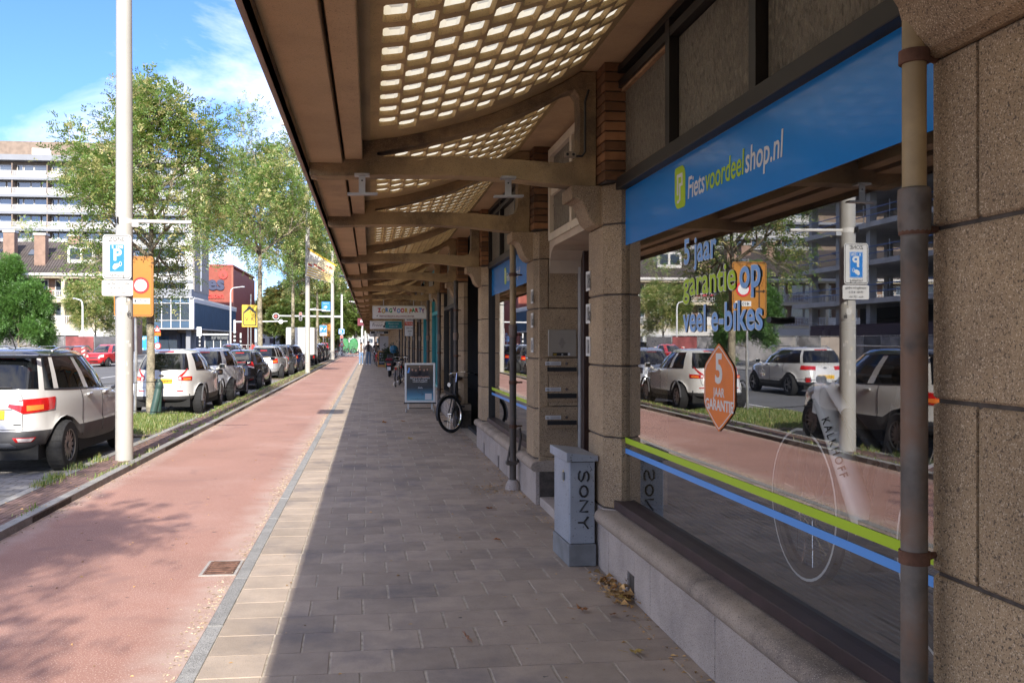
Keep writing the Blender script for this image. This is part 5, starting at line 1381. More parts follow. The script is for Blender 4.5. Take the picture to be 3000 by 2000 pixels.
m_curtain = M('curtain', (0.58, 0.58, 0.56), rough=0.9, var=0.05, vscale=1)
m_bluecl = M('blue_cladding', (0.035, 0.085, 0.15), rough=0.5, var=0.12, vscale=.6)
m_rooft = M('roof_tile', (0.105, 0.088, 0.082), rough=0.85, var=0.2, vscale=1.2)
m_balrail = M('balcony_rail', (0.60, 0.59, 0.57), rough=0.6, var=0.03)

# tall apartment slab with balconies
rs_ = random.Random(9)
tw = thing('apartment_tower', 'long grey apartment slab with rows of white balconies behind the tiled roof', 'building', (0, 0, 0))
X1, Y0, YD = -28.8, 150.0, 13.2
X0 = -112.0
MB().box(X0, X1 - .02, Y0 + 1.6, Y0 + YD, 3.0, 31.0).build('core', m_bbrown, tw)
MB().box(X1 - .0, X1 + .25, Y0 + .1, Y0 + YD, 9.7, 31.4).build('end_wall', M('end_wall', (0.30, 0.275, 0.25), rough=.9, var=.12, vscale=.8), tw)
MB().box(X1 - 1.3, X1 - .02, Y0 + .12, Y0 + .5, 9.7, 31.0).build('corner_pier', m_bwhite, tw)
MB().tube([(X1 + .35, Y0 + 5, 10), (X1 + .35, Y0 + 5, 31)], .16, 6).build('downpipe', m_alu, tw)
FLH = 2.72; nfl = 8
MB().box(X0, X1, Y0 - .1, Y0 + 1.7, 30.55, 31.45).build('roof_fascia', m_bgrey, tw)
MB().box(X0, X1 - 12.5, Y0 + 2.5, Y0 + 9, 31.45, 34.1).build('roof_house', m_bbrown, tw)
MB().box(X1 - 26.0, X1 - 23.0, Y0 + 2.35, Y0 + 2.5, 31.6, 33.0).build('roof_panel', m_bwhite, tw)
MB().box(X1 - 12.0, X1 - 9.5, Y0 + 3, Y0 + 9, 31.45, 36).build('lift_house', m_bcream, tw)
for xo in (-38.0, -20.3, -30.5): MB().tube([(X1 + xo, Y0 + 3, 31.4), (X1 + xo, Y0 + 3, 38.2 if xo != -30.5 else 34)], .07, 5).build('mast', m_steel, tw)
q = MB()
for k in range(5): q.tube([(X1 - 45 + k * 2.2, Y0 + 2, 35.6 - k * .1), (X1 - 44.2 + k * 2.2, Y0 + 2, 36.3 - k * .15)], .05, 4); q.tube([(X1 - 44.6 + k * 2.2, Y0 + 2, 31.4), (X1 - 44.6 + k * 2.2, Y0 + 2, 36)], .05, 4)
q.build('railing', m_steel, tw, kind='stuff')
# one balcony bay as shared meshes, copied per bay and floor
def bay_meshes(wide, variant):
    W_ = wide; f = MB(); g_ = MB(); cu = MB()
    f.box(0, .16, 0, 1.6, 0, FLH - .5, 1)
    f.box(0.16, W_, .02, .12, .0, .12); 
    x = .35
    if variant == 0: parts = [(.35, 1.3, 1), (1.4, W_ * .55, 0), (W_ * .56, W_ - .2, 0)]
    else: parts = [(.35, W_ * .45, 0), (W_ * .47, W_ * .74, 0), (W_ * .78, W_ - .35, 1)]
    fr = MB()
    for a, b, door in parts:
        fr.ringprism([(a, .05 if door else .75), (b, .05 if door else .75), (b, FLH - .55), (a, FLH - .55)], [(a + .09, (.05 if door else .75) + .09), (b - .09, (.05 if door else .75) + .09), (b - .09, FLH - .64), (a + .09, FLH - .64)], 'y', 1.42, 1.52)
        g_.box(a + .09, b - .09, 1.45, 1.48, (.14 if door else .84), FLH - .64)
        if rs_.random() < .6: cu.box(a + .1, lerp(a, b, rs_.uniform(.35, .95)), 1.53, 1.56, (.14 if door else .84), FLH - .64)
        if not door: f.box(a, b, 1.44, 1.50, 0, .75, 0)
    rail = MB(); rail.box(0, W_, .0, .06, .98, 1.06); rail.box(0, W_, .0, .06, .12, .20)
    n = int(W_ / .17)
    for k in range(n): rail.box(k * W_ / n, k * W_ / n + .085, .015, .045, .2, .98)
    return f.mesh('frame', [m_bwhite, m_bbrown]), fr.mesh('window', m_bwhite), g_.mesh('pane', m_wglass), (cu.mesh('curtain', m_curtain) if cu.f else None), rail.mesh('railing', m_balrail)
BV = [bay_meshes(5.4, v) for v in (0, 1, 0, 1, 0, 1)]
for fl in range(nfl):
    z = 30.55 - FLH * (fl + 1) + .0
    MB().box(X0, X1 - .0, Y0 - .05, Y0 + 1.7, z - .42, z).build('balcony_slab', m_bgrey, tw)
    for b in range(8):
        x = X1 - 1.3 - 5.4 * (b + 1)
        v = BV[rs_.randrange(6)] if b % 2 == 0 else BV[rs_.randrange(6)]
        fo = link('bay_wall', v[0], tw, (x, Y0, z)); wo = link('window', v[1], tw, (x, Y0, z)); link('pane', v[2], wo)
        if v[3]: link('curtain', v[3], wo)
        link('railing', v[4], tw, (x, Y0, z))
# glass and blue clad podium under the slab
pod = thing('office_podium', 'blue clad low office block with a glass corner under the apartment slab', 'building', (0, 0, 0))
MB().box(-70, -28.9, 148.6, 195, 3.7, 8.55).build('core', m_bluecl, pod)
MB().box(-70, -28.4, 147.8, 195, 8.55, 8.75).build('roof_edge', m_alu, pod)
MB().box(-70, -28.6, 147.9, 163, 8.75, 10.0).build('grey_band', m_bgrey, pod)
MB().box(-70, -28.3, 148, 195, 3.5, 3.7).build('soffit', m_bconc, pod)
for k in range(48):   # ribs of the cladding along the street side
    MB().box(-28.9, -28.45, 149.2 + k * .955, 149.2 + k * .955 + .62, 3.72, 7.85).build('cladding_panel', m_bluecl, pod)
    MB().box(-28.9, -28.30, 149.2 + k * .955, 149.2 + k * .955 + .62, 7.85, 8.7).build('top_panel', m_balrail, pod)
MB().box(-28.9, -28.3, 148.2, 149.0, 3.7, 8.5).build('corner_post', m_balrail, pod)
for k in range(22):
    x = -28.9 - 1.46 * k
    MB().box(x - .06, x + .06, 147.9, 148.3, 3.7, 8.55).build('mullion', m_balrail, pod)
    for z0, z1, mt in ((3.75, 4.9, m_bluecl), (4.95, 7.65, m_wglass), (7.7, 8.5, m_bluecl)): MB().box(x - 1.40, x - .06, 148.15, 148.22, z0, z1).build('facade_panel', mt, pod)
MB().box(-70, -28.9, 147.95, 148.3, 4.88, 4.97).build('rail', m_balrail, pod); MB().box(-70, -28.9, 147.95, 148.3, 7.63, 7.73).build('rail', m_balrail, pod)
MB().box(-33.0, -29.6, 148.6, 148.7, 5.0, 7.4).build('painted_lit_interior', M('painted_lit_room', (0.35, 0.48, 0.50), var=.3, vscale=.8), pod)  # pale colour stands in for a lit room, no lamp inside
MB().box(-32.4, -30.2, 148.4, 148.5, 5.5, 6.2).build('blue_screen', M('blue_screen', (0.05, 0.35, 0.65), var=.1), pod)
for k in range(12):
    MB().box(-29.9, -29.2, 150 + k * 3.9, 150.7 + k * 3.9, 0, 3.5).build('column', m_bgrey, pod)
MB().box(-70, -31.5, 151, 195, 0, 3.5).build('ground_floor', m_wglass, pod)
MB().box(-70, -33.0, 152, 194, 0.02, 3.48).build('dark_core', m_dark, pod)
MB().box(-39.0, -33.6, 147.2, 147.4, .2, 2.4).build('mural', M('mural', (0.02, 0.30, 0.62), rough=.6, var=.1, tint=((.45, .62, .72), .9, .5, .62), vscale=2), pod)
# red brick office
rb = thing('brick_office', 'windowless dark red brick office with large letters on its wall', 'building', (0, 0, 0))
MB().box(-55, -30.2, 200, 237, 0, 17.9).build('wall', m_redb, rb)
MB().box(-30.2, -29.8, 200.0, 201.2, 0, 17.95).build('corner_pier', M('corner_brick', (0.38, 0.13, 0.09), rough=.9, var=.08), rb)
for k in range(44): MB().box(-30.2, -29.82, 201.4 + k * .81, 201.4 + k * .81 + .55, 0, 17.3).build('cladding_panel', m_redp, rb)
MB().box(-55, -29.8, 199.9, 237.2, 17.9, 18.3).build('parapet', m_redb, rb)
text(rb, 'sees', 4.2, (-38.9, 199.75, 12.9), M('letter_navy', (0.035, 0.045, 0.10), rough=.5), FACE_CAM, bold=.04, ext=.12)
text(rb, 'advocaten', 1.75, (-38.9, 199.8, 11.0), M('letter_red', (0.62, 0.05, 0.04), rough=.5), FACE_CAM, bold=.02, ext=.08)
q = MB(); q.rings([[(-31.9 + r_ * math.cos(2 * math.pi * k / 24), y_, 16.1 + r_ * math.sin(2 * math.pi * k / 24)) for k in range(24)] for r_, y_ in ((.95, 199.9), (.95, 199.7))], 0, True, True); q.build('logo_disc', M('letter_red', (0.62, 0.05, 0.04)), rb)
text(rb, 'e', 1.5, (-32.35, 199.65, 15.65), m_redb, FACE_CAM, bold=.03, ext=.04)
# cream block of flats with tiled roof
cr = thing('cream_flats', 'cream three storey flats with balconies, tiled roof and brick chimneys', 'building', (0, 0, 0))
CX0, CX1, CY = -75.0, -28.2, 104.0
MB().box(CX0, CX1, CY + 1.5, CY + 11, 0, 8.95).build('wall', m_brick2, cr)
MB().prism([(CY - .1, 9.12), (CY + 6.2, 13.2), (CY + 12.4, 9.12)], 'x', CX0, CX1).build('roof_deck', m_rooft, cr)
ro = bpy.data.objects['roof_deck']
q = MB()
for r_ in range(22):      # tile courses
    t0, t1 = r_ / 22, (r_ + 1) / 22
    y0, y1 = CY - .15 + 6.35 * t0, CY - .15 + 6.35 * t1 + .03; z0, z1 = 9.13 + 4.12 * t0, 9.13 + 4.12 * t1
    q.add([(CX0, y0, z0 + .10), (CX1, y0, z0 + .10), (CX1, y1, z1 + .03), (CX0, y1, z1 + .03), (CX0, y0, z0), (CX1, y0, z0)], [(0, 1, 2, 3), (4, 5, 1, 0)])
for k in range(int((CX1 - CX0) / .3)):   # rolls down the slope
    x = CX0 + k * .3
    q.add([(x, CY - .2, 9.2), (x + .12, CY - .2, 9.28), (x + .12, CY + 6.2, 13.36), (x, CY + 6.2, 13.26)], [(0, 1, 2, 3)])
q.build('roof_tiles', m_rooft, ro, kind='stuff')
MB().box(CX0 - .2, CX1 + .25, CY - .45, CY + .05, 8.85, 9.14).build('gutter', m_bwhite, cr)
MB().box(CX0, CX1, CY - .2, CY + 1.5, 8.62, 8.85).build('eaves_soffit', m_bcream, cr)
MB().box(CX0, CX1, CY - .1, CY + 12.5, 13.15, 13.32).build('ridge', m_rooft, cr) if False else None
for x, y, hh in ((-32.3 - 8.3, CY + 2.4, 14.1), (-46.6, CY + 4.8, 14.2), (-43.6, CY + 5.2, 13.9), (-37.0 + 2.2, CY + 6.4, 14.2), (-56, CY + 3, 14.2)):
    c_ = MB().box(x - .6, x + .6, y - .5, y + .5, 10, hh - .25).build('chimney', m_brick2, cr); MB().box(x - .68, x + .68, y - .58, y + .58, hh - .25, hh).build('chimney_cap', m_bconc, c_)
ch = MB().box(-37.6, -36.4, CY + 1.2, CY + 2.3, 9.8, 13.55).build('chimney', m_brick2, cr); MB().box(-37.7, -36.3, CY + 1.1, CY + 2.4, 13.5, 13.75).build('chimney_cap', m_bconc, ch)
for x in (-43.2, -39.0): MB().prism([(CY + 3.2, 11.42), (CY + 4.2, 12.07), (CY + 4.2, 12.17), (CY + 3.2, 11.52)], 'x', x, x + 1.1).build('roof_window', m_wglass, cr)
dm = MB().box(-34.2, -31.2, CY + 1.8, CY + 5, 10.2, 12.4).build('dormer', m_bwhite, cr); MB().box(-33.9, -32.8, CY + 1.74, CY + 1.79, 10.9, 12.1).build('pane', m_wglass, dm); MB().box(-32.5, -31.5, CY + 1.74, CY + 1.79, 10.9, 12.1).build('pane', m_wglass, dm)
BAYW = 5.9
for b in range(8):
    x = CX1 - BAYW * (b + 1) + (0.0)
    MB().box(x - .18, x + .18, CY, CY + 1.5, 3.35, 8.6).build('column', m_bcream, cr)
    for fl, z in enumerate((3.45, 6.25)):
        # opening: brick returns, window, door, balustrade
        for a, bb, hh in ((1.25, 2.2, 2.0), (2.3, 3.9, 1.25), (4.6, 5.4, 2.0)):
            z0 = z + 2.25 - hh
            f_ = MB().ringprism([(x + a, z0), (x + bb, z0), (x + bb, z + 2.25), (x + a, z + 2.25)], [(x + a + .1, z0 + .1), (x + bb - .1, z0 + .1), (x + bb - .1, z + 2.15), (x + a + .1, z + 2.15)], 'y', CY + 1.38, CY + 1.5).build('window', m_bwhite, cr)
            MB().box(x + a + .1, x + bb - .1, CY + 1.42, CY + 1.45, z0 + .1, z + 2.15).build('pane', m_wglass, f_)
            if rs_.random() < .6: MB().box(x + a + .12, x + lerp(a, bb, .6), CY + 1.46, CY + 1.49, z0 + .1, z + 2.15).build('curtain', m_curtain if rs_.random() < .7 else M('blind_orange', (.5, .28, .12)), f_)
        q = MB(); q.box(x + .18, x + BAYW - .18, CY - .05, CY + .0, z + .92, z + 1.0); q.box(x + .18, x + BAYW - .18, CY - .05, CY, z + .06, z + .12)
        for k in range(28): q.box(x + .2 + k * .198, x + .27 + k * .198, CY - .045, CY - .005, z + .12, z + .92)
        q.build('railing', m_balrail, cr)
        if fl == 1 and b in (1, 4):
            for k in range(5): MB().box(x + .8 + k * .85, x + 1.35 + k * .85, CY - .25, CY - .06, z + .72, z + .92).build('flower_box', M('flower_red', (0.55, 0.05, 0.08)), cr)
        if fl == 0 and b % 3 == 1: MB().box(x + .1, x + BAYW - .1, CY - .09, CY - .06, z + .05, z + 1.0).build('privacy_screen', M('screen_cloth', (0.66, 0.64, 0.6), var=.1, vscale=3), cr)
for z in (3.2, 6.0): MB().box(CX0, CX1, CY - .08, CY + 1.5, z - .12, z + .25).build('balcony_slab', m_bcream, cr)
MB().box(CX0, CX1 + .0, CY - .5, CY + 1.5, 2.2, 3.05).build('shop_fascia', m_bwhite, cr)
MB().box(CX0, CX1, CY + .4, CY + .5, 0, 2.2).build('shop_front', m_wglass, cr)
for k in range(16): MB().box(CX1 - 2.9 * k - .2, CX1 - 2.9 * k, CY + .2, CY + .6, 0, 2.2).build('shop_post', m_bwhite, cr)
MB().box(-44.5, -39.5, CY - .6, CY - .2, 0.2, 2.6).build('shutter', M('grey_shutter', (.42, .41, .39), var=.1), cr)
MB().box(-39.0, -32.8, CY - .62, CY - .3, 1.2, 1.9).build('stone_band', M('rubble', (.36, .30, .22), var=.4, vscale=4), cr)
MB().box(-32.2, -28.6, CY - .7, CY + .4, 1.5, 2.35).build('awning_box', M('awning_grey', (.55, .56, .56)), cr)
# concrete frame of a building under construction (seen in the shop window)
cf = thing('concrete_frame', 'open concrete frame of a building under construction, mirrored in the shop window', 'building', (0, 0, 0))
m_rawc = M('raw_concrete', (0.47, 0.455, 0.43), rough=0.9, var=0.15, vscale=.8)
for k in range(6):
    z = 4.7 + 3.15 * k
    MB().box(-58, -37.6, 40, 84, z, z + .42).build('floor_slab', m_rawc, cf)
    if k < 5:
        for j in range(9):
            for xx in (-38.9, -46.5, -54.5): MB().box(xx - .3, xx + .3, 42 + j * 5.0, 42.6 + j * 5.0, z + .42, z + 3.15).build('column', m_rawc, cf)
        for dz in (.55, 1.1): MB().tube([(-37.7, 40, z + .42 + dz), (-37.7, 84, z + .42 + dz)], .045, 5).build('guard_rail', M('guard_blue', (.08, .16, .36), rough=.5), cf)
        for j in range(12): MB().tube([(-37.7, 41 + j * 3.8, z + .42), (-37.7, 41 + j * 3.8, z + 1.9)], .03, 5).build('guard_post', m_steel, cf)
MB().box(-56, -44, 41, 83, 0, 4.7).build('ground_core', m_dark, cf)
for j in range(9): MB().box(-39.2, -38.6, 42 + j * 5.0, 42.6 + j * 5.0, 0, 4.7).build('column', m_rawc, cf)
MB().box(-37.55, -37.4, 44, 80, 0.2, 3.0).build('hoarding', M('hoarding_plum', (.045, .022, .04), rough=.6), cf)
ld = thing('ladder', 'aluminium ladder leaning on the concrete frame', 'ladder', (-37.0, 60, 0))
for sd in (0, .5): MB().tube([(0, sd, 2.0), (-.6, sd, 6.3)], .04, 5).build('rail', m_alu, ld)
for k in range(12): MB().tube([(-.05 - .05 * k, 0, 2.2 + k * .34), (-.05 - .05 * k, .5, 2.2 + k * .34)], .025, 5).build('rung', m_alu, ld)
# low terraces closing the view up the street
for i, (x, y, w, h_, lb) in enumerate(((-24, 275, 20, 8, 'pale low building far behind the white box van'), (14, 262, 26, 11, 'brick building closing the street beyond the canopy'), (-3.5, 330, 26, 9, 'grey distant building at the very end of the cycle path'))):
    b_ = thing('distant_building', lb, 'building', (x, y, 0))
    MB().box(-w / 2, w / 2, 0, 12, 0, h_).build('wall', [m_bwhite, m_bbrown, m_bconc][i], b_)
    MB().prism([(-.5, h_), (6, h_ + 3), (12.5, h_)], 'x', -w / 2 - .3, w / 2 + .3).build('roof', m_rooft, b_)
    for k in range(int(w / 3)):
        for z in (1, 3.8, 6.3):
            if z + 1.6 < h_: MB().box(-w / 2 + .8 + k * 3, -w / 2 + 2.4 + k * 3, -.06, 0, z, z + 1.5).build('window', m_wglass, b_)
# continuing row beyond the side street on the right
b_ = thing('corner_building', 'brown corner building continuing the shop row beyond the side street', 'building', (1.7, 109, 0))
MB().box(0.2, 10, 0, 80, 0, 11).build('wall', m_bbrown, b_)
MB().box(-1.9, .2, 0, 80, 2.75, 3.0).build('canopy', m_conc, b_)
for k in range(18): MB().box(-.1, .2, k * 4.4, k * 4.4 + .5, 0, 2.75).build('pier', m_stone, b_)
for k in range(18): MB().box(.15, .24, k * 4.4 + .7, k * 4.4 + 4.1, .5, 2.5).build('shop_window', m_wglass, b_)

# site fence with printed banners
def fence_run(p0, p1, n, cols, label):
    f = thing('site_fence', label, 'fence', (p0[0], p0[1], -.1))
    d = Vector((p1[0] - p0[0], p1[1] - p0[1], 0)); ln = d.length; d.normalize(); f.rotation_euler = (0, 0, math.atan2(d.y, d.x))
    w_ = ln / n
    for k in range(n):
        MB().box(k * w_ + .05, (k + 1) * w_ - .05, -.02, .02, .12, 2.02).build('banner', cols[k % len(cols)], f)
        MB().tube([(k * w_, 0, 0), (k * w_, 0, 2.15)], .03, 6).build('post', m_steel, f)
        MB().box(k * w_ - .35, k * w_ + .35, -.2, .2, 0, .12).build('foot', m_bconc, f)
    MB().tube([(0, 0, 2.1), (ln, 0, 2.1)], .02, 5).build('top_rail', m_steel, f)
bn = [M('banner_a', (.20, .19, .19), var=.5, vscale=.9, tint=((.32, .30, .28), 1.6, .5, .6)), M('banner_b', (.42, .36, .31), var=.15, vscale=.9), M('banner_c', (.15, .145, .15), var=.5, vscale=1.3, tint=((.26, .25, .25), 2.2, .5, .6)), M('banner_d', (.25, .24, .24), var=.3, vscale=1.0), M('banner_e', (.24, .06, .06), var=.3, vscale=1.4), M('banner_f', (.085, .085, .095), var=.4, vscale=1)]
fence_run((-36.0, 71.5), (-18.4, 69.5), 8, [bn[1], bn[2], bn[0], bn[3], bn[0], bn[2], bn[4], bn[5]], 'site fence with dark printed banners across the far lanes behind the red car')
fence_run((-35.5, 20.0), (-36.0, 71.0), 20, [bn[2], bn[0], bn[5], bn[3]], 'long site fence with dark banners along the construction plot')
for i, (x, y) in enumerate(((-19.4, 60.8), (-18.2, 66.5), (-20.7, 67.5), (-23, 55), (-23, 48))):
    t = thing('traffic_baffle', 'red and white striped road beacon ' + ['left of the red car', 'at the right end of the site fence', 'just left of the fence end', 'by the closed lanes mirrored in the window', 'nearest the white crossover, mirrored in the window'][i], 'road beacon', (x, y, -.1), 0, 'beacons along the closed lane')
    MB().box(-.12, .12, -.02, .02, .25, 1.25).build('board', m_white, t)
    for k in range(3): MB().prism([(-.12, .38 + k * .3), (.12, .5 + k * .3), (.12, .64 + k * .3), (-.12, .52 + k * .3)], 'y', -.024, -.021).build('stripe', m_red, t)
    MB().box(-.25, .25, -.2, .2, 0, .25).build('foot', m_black, t)
# ---------------------------------------------------------------- poles, signs, lights
def rrect(w, h_, r_, n=5, cx_=0, cz=0):
    pts = []
    for sx_, sz, a0 in ((1, 1, 0), (-1, 1, 90), (-1, -1, 180), (1, -1, 270)):
        for k in range(n + 1):
            a = R(a0 + 90 * k / n); pts.append((cx_ + sx_ * (w / 2 - r_) + r_ * math.cos(a), cz + sz * (h_ / 2 - r_) + r_ * math.sin(a)))
    return pts
def plate(parent, name, w, h_, z, y, mat, r_=.03, t=.004, x=0.0, border=None, bw=.012, inset=.012):
    o = MB().prism(rrect(w, h_, r_, 5, x, z), 'y', y - t, y).build(name, mat, parent)
    if border:
        MB().ringprism(rrect(w - 2 * inset, h_ - 2 * inset, max(.004, r_ - inset * .6), 5, x, z), rrect(w - 2 * inset - 2 * bw, h_ - 2 * inset - 2 * bw, max(.003, r_ - inset * .6 - bw), 5, x, z), 'y', y - t - .0012, y - t - .0002).build('border', border, o)
    return o
m_polepaint = M('pole_paint', (0.43, 0.42, 0.385), rough=0.5, var=0.06, vscale=2.5, aniso=(1, 1, .4), stain=[((0.50, 0.48, 0.43), 4.5, .62, .70), ((0.30, 0.28, 0.25), 16, .70, .74)], bump=(.1, 20, .004))
# big pole with the zone sign
p = thing('lamp_pole', 'thick off white pole carrying the zone parking sign, standing in the brick strip', 'pole', (-3.08, 11.66, .06), 0)
MB().tube([(0, 0, -.1), (0, 0, 2.2), (0, 0, 4.5), (-.01, 0, 9.5)], [.107, .104, .098, .085], 20).build('shaft', m_polepaint, p)
MB().tube([(0, 0, 2.97), (0, 0, 3.03)], .103, 20).build('clamp', m_offwhite, p)
for dx in (-.06, -.03): MB().tube([(dx - .02, -.10, 2.96), (dx - .02, -.115, 3.04)], .012, 6).build('clamp_bolt', m_black, p)
MB().tube([(.09, -.02, 3.0), (.83, -.02, 2.995)], .022, 8).build('arm', m_offwhite, p)
q = MB(); q.box(.10, .18, -.03, -.01, 2.93, 3.0); q.tube([(.77, -.02, 2.99), (.77, -.02, 2.93)], .012, 6); q.build('arm_bracket', m_steel, p, kind='stuff')
s1 = plate(p, 'zone_sign', .345, .555, 2.54, -.115, m_white, .04, .006, -.055, m_black, .008, .012)
text(s1, 'ZONE', .075, (-.058, -.1225, 2.735), m_black, FACE_CAM, bold=.006, ext=.0004, align='CENTER', sx=.95)
pb = plate(s1, 'blue_panel', .19, .35, 2.525, -.1225, m_signblue, .012, .0008, -.055, m_whitev, .004, .004)
text(pb, '1590', .055, (-.028, -.1245, 2.645), m_whitev, FACE_CAM, bold=.02, ext=.0003, align='CENTER', sx=.85)
MB().box(-.115, -.100, -.1245, -.1236, 2.645, 2.685).build('meter_icon', m_whitev, pb)
text(pb, 'P', .20, (-.052, -.1245, 2.50), m_whitev, FACE_CAM, bold=.03, ext=.0003, align='CENTER')
MB().prism([(-.105, 2.395), (-.08, 2.38), (-.05, 2.405), (-.03, 2.42), (-.022, 2.45), (-.05, 2.462), (-.085, 2.455), (-.105, 2.425)], 'y', -.1245, -.1236).build('hand_icon', m_whitev, pb)
MB().ringprism([(-.015 + .018 * math.cos(2 * math.pi * k / 12), 2.455 + .03 * math.sin(2 * math.pi * k / 12)) for k in range(12)], [(-.015 + .011 * math.cos(2 * math.pi * k / 12), 2.455 + .022 * math.sin(2 * math.pi * k / 12)) for k in range(12)], 'y', -.1246, -.1236).build('card_icon', m_whitev, pb)
text(s1, 'herhaling', .058, (-.055, -.1225, 2.295), m_black, FACE_CAM, bold=.004, ext=.0004, align='CENTER', sx=.86)
s2 = plate(p, 'time_plate', .375, .195, 2.155, -.115, m_white, .025, .006, -.05)
for i, s_ in enumerate(('maandag t/m vrijdag', '09.00-14.00 h', 'max. 120 min.')):
    text(s2, s_, .046, (-.05, -.1225, 2.200 - i * .060), m_black, FACE_CAM, bold=.002, ext=.0004, align='CENTER', sx=.80)
st_ = random.Random(3)
for k in range(16):     # remains of torn stickers
    a = R(st_.uniform(215, 325)); z = st_.uniform(1.0, 2.02); w = st_.uniform(.02, .055); hh = st_.uniform(.02, .09); rr_ = .1065
    q = MB(); vs = []
    for da, dz in ((-1, -1), (1, -1), (1, 1), (-1, 1)):
        aa = a + da * w / .11 / 2; vs.append((rr_ * math.cos(aa), rr_ * math.sin(aa), z + dz * hh / 2))
    q.add(vs + [(x * .985, y * .985, zz) for x, y, zz in vs], [(0, 1, 2, 3), (7, 6, 5, 4), (0, 4, 5, 1), (1, 5, 6, 2), (2, 6, 7, 3), (3, 7, 4, 0)])
    q.build('sticker_remnant', M('sticker_%d' % (k % 3), [(.55, .53, .48), (.62, .62, .60), (.48, .45, .38)][k % 3], rough=.8, var=.2, vscale=20), p)
text(p, '6', .11, (.055, -.098, 1.80), m_black, FACE_CAM, bold=-.005, ext=.0004)
MB().box(.052, .058, -.096, -.093, 1.98, 2.05).build('tag_mark', m_black, p)
# orange diversion sign on its own thin post
p = thing('detour_sign', 'orange diversion sign with prohibition disc and 410 m plate behind the pole', 'road sign', (-4.72, 18.75, 0.0), 0)
MB().tube([(-.03, 0, -.1), (.0, 0, 1.1), (-.03, .0, 3.35)], [.03, .028, .026], 8).build('post', m_steel, p)
MB().tube([(-.015, 0, .95), (-.01, 0, 1.35)], .038, 8).build('sleeve', m_steel, p); MB().tube([(-.09, 0, 1.0), (.09, -.01, 1.02)], .008, 5).build('clamp', m_steel, p); MB().tube([(-.09, 0, .55), (.09, -.01, .57)], .008, 5).build('clamp', m_steel, p)
b_ = plate(p, 'panel', .77, 1.22, 2.66, -.05, m_signorange, .06, .02, -.03, m_black, .010, .020)
MB().disc((.11, -.078, 2.68), .165, 28, 'y', .006).build('red_ring', m_red, b_); MB().disc((.11, -.084, 2.68), .122, 28, 'y', .006).build('white_disc', m_whitev, b_)
MB().box(-.07, .29, -.076, -.0705, 2.31, 2.42).build('distance_plate', m_whitev, b_)
text(b_, '410 m', .105, (.11, -.0775, 2.328), m_black, FACE_CAM, bold=.01, ext=.0005, align='CENTER', sx=1.0)
MB().box(-.262, -.238, -.076, -.0705, 2.2, 2.93).build('arrow_stem', m_black, b_)
MB().ringprism([(-.33, 2.95), (-.17, 2.95), (-.17, 3.08), (-.25, 3.17), (-.33, 3.08)], [(-.315, 2.965), (-.185, 2.965), (-.185, 3.07), (-.25, 3.145), (-.315, 3.07)], 'y', -.076, -.0705).build('arrow_house', m_black, b_)
text(b_, 'VK', .085, (-.25, -.0765, 2.98), m_black, FACE_CAM, bold=.005, ext=.0005, align='CENTER')
q = MB(); q.box(-.36, -.15, -.078, -.0765, 2.62, 2.645); q.prism([(-.385, 2.632), (-.34, 2.59), (-.34, 2.675)], 'y', -.078, -.0765); q.build('side_arrow', m_black, b_, kind='stuff')
# tilted green bollards at the tree island
for i, (x, y, lean, lb) in enumerate(((-4.36, 18.55, .21, 'dark green steel bollard leaning towards the path beside the thin tree'), (-4.42, 19.3, .02, 'upright dark green bollard half hidden behind the leaning one'))):
    b_ = thing('bollard', lb, 'bollard', (x, y, 0), 0, 'green bollards on the tree island'); b_.rotation_euler = (0, lean, 0); b_.scale = (.85, .85, .76)
    MB().lathe([(.085, -.1), (.085, .78), (.078, .80), (.078, .83), (.085, .85), (.083, .95), (.06, 1.0), (.02, 1.01)], 18).build('shaft', m_green, b_)
    MB().lathe([(.090, .0), (.090, .06)], 18).build('foot_ring', m_green, b_)
# yellow arrow sign
p = thing('detour_sign', 'yellow sign with an up arrow frame and the letters VK on two posts', 'road sign', (-8.13, 62, 0), 0)
for x, z1 in ((-.12, 2.6), (.07, 4.75)): MB().tube([(x, .03, -.1), (x, .03, z1)], .045, 8).build('post', m_steel, p)
b_ = plate(p, 'panel', 1.04, 1.50, 3.28, -.04, m_yellow, .04, .02)
MB().ringprism([(-.43, 2.70), (-.37, 2.62), (.37, 2.62), (.43, 2.70), (.43, 3.52), (0, 3.97), (-.43, 3.52)], [(-.37, 2.72), (-.34, 2.68), (.34, 2.68), (.37, 2.72), (.37, 3.45), (0, 3.72), (-.37, 3.45)], 'y', -.064, -.0605).build('arrow_frame', m_black, b_)
text(b_, 'V K', .42, (0, -.0635, 2.92), m_black, FACE_CAM, bold=-.004, ext=.0008, align='CENTER', sx=1.0)
# second tall pole with a tilted banner
p = thing('lamp_pole', 'tall grey white pole with a yellow and white banner, beside the cycle path', 'pole', (-2.98, 43.4, .06))
MB().tube([(0, 0, -.1), (0, 0, 3), (0, 0, 9)], [.125, .115, .09], 14).build('shaft', m_polepaint, p)
MB().tube([(.1, 0, 3.0), (.85, 0, 3.0)], .025, 6).build('arm', m_offwhite, p)
q = MB(); fr = [(.13, 5.85), (1.30, 5.13), (1.12, 4.29), (-.10, 4.60)]
q.prism(fr, 'y', -.13, -.115)
bo = q.build('banner', M('banner_cloth', (0.80, 0.70, 0.42), rough=.8, var=.05, tint=((0.80, 0.78, 0.70), .9, .40, .55)), p)
def bpt(u, v):
    a = Vector((*fr[0], 0)).lerp(Vector((*fr[1], 0)), u); b_ = Vector((*fr[3], 0)).lerp(Vector((*fr[2], 0)), u); return a.lerp(b_, v)
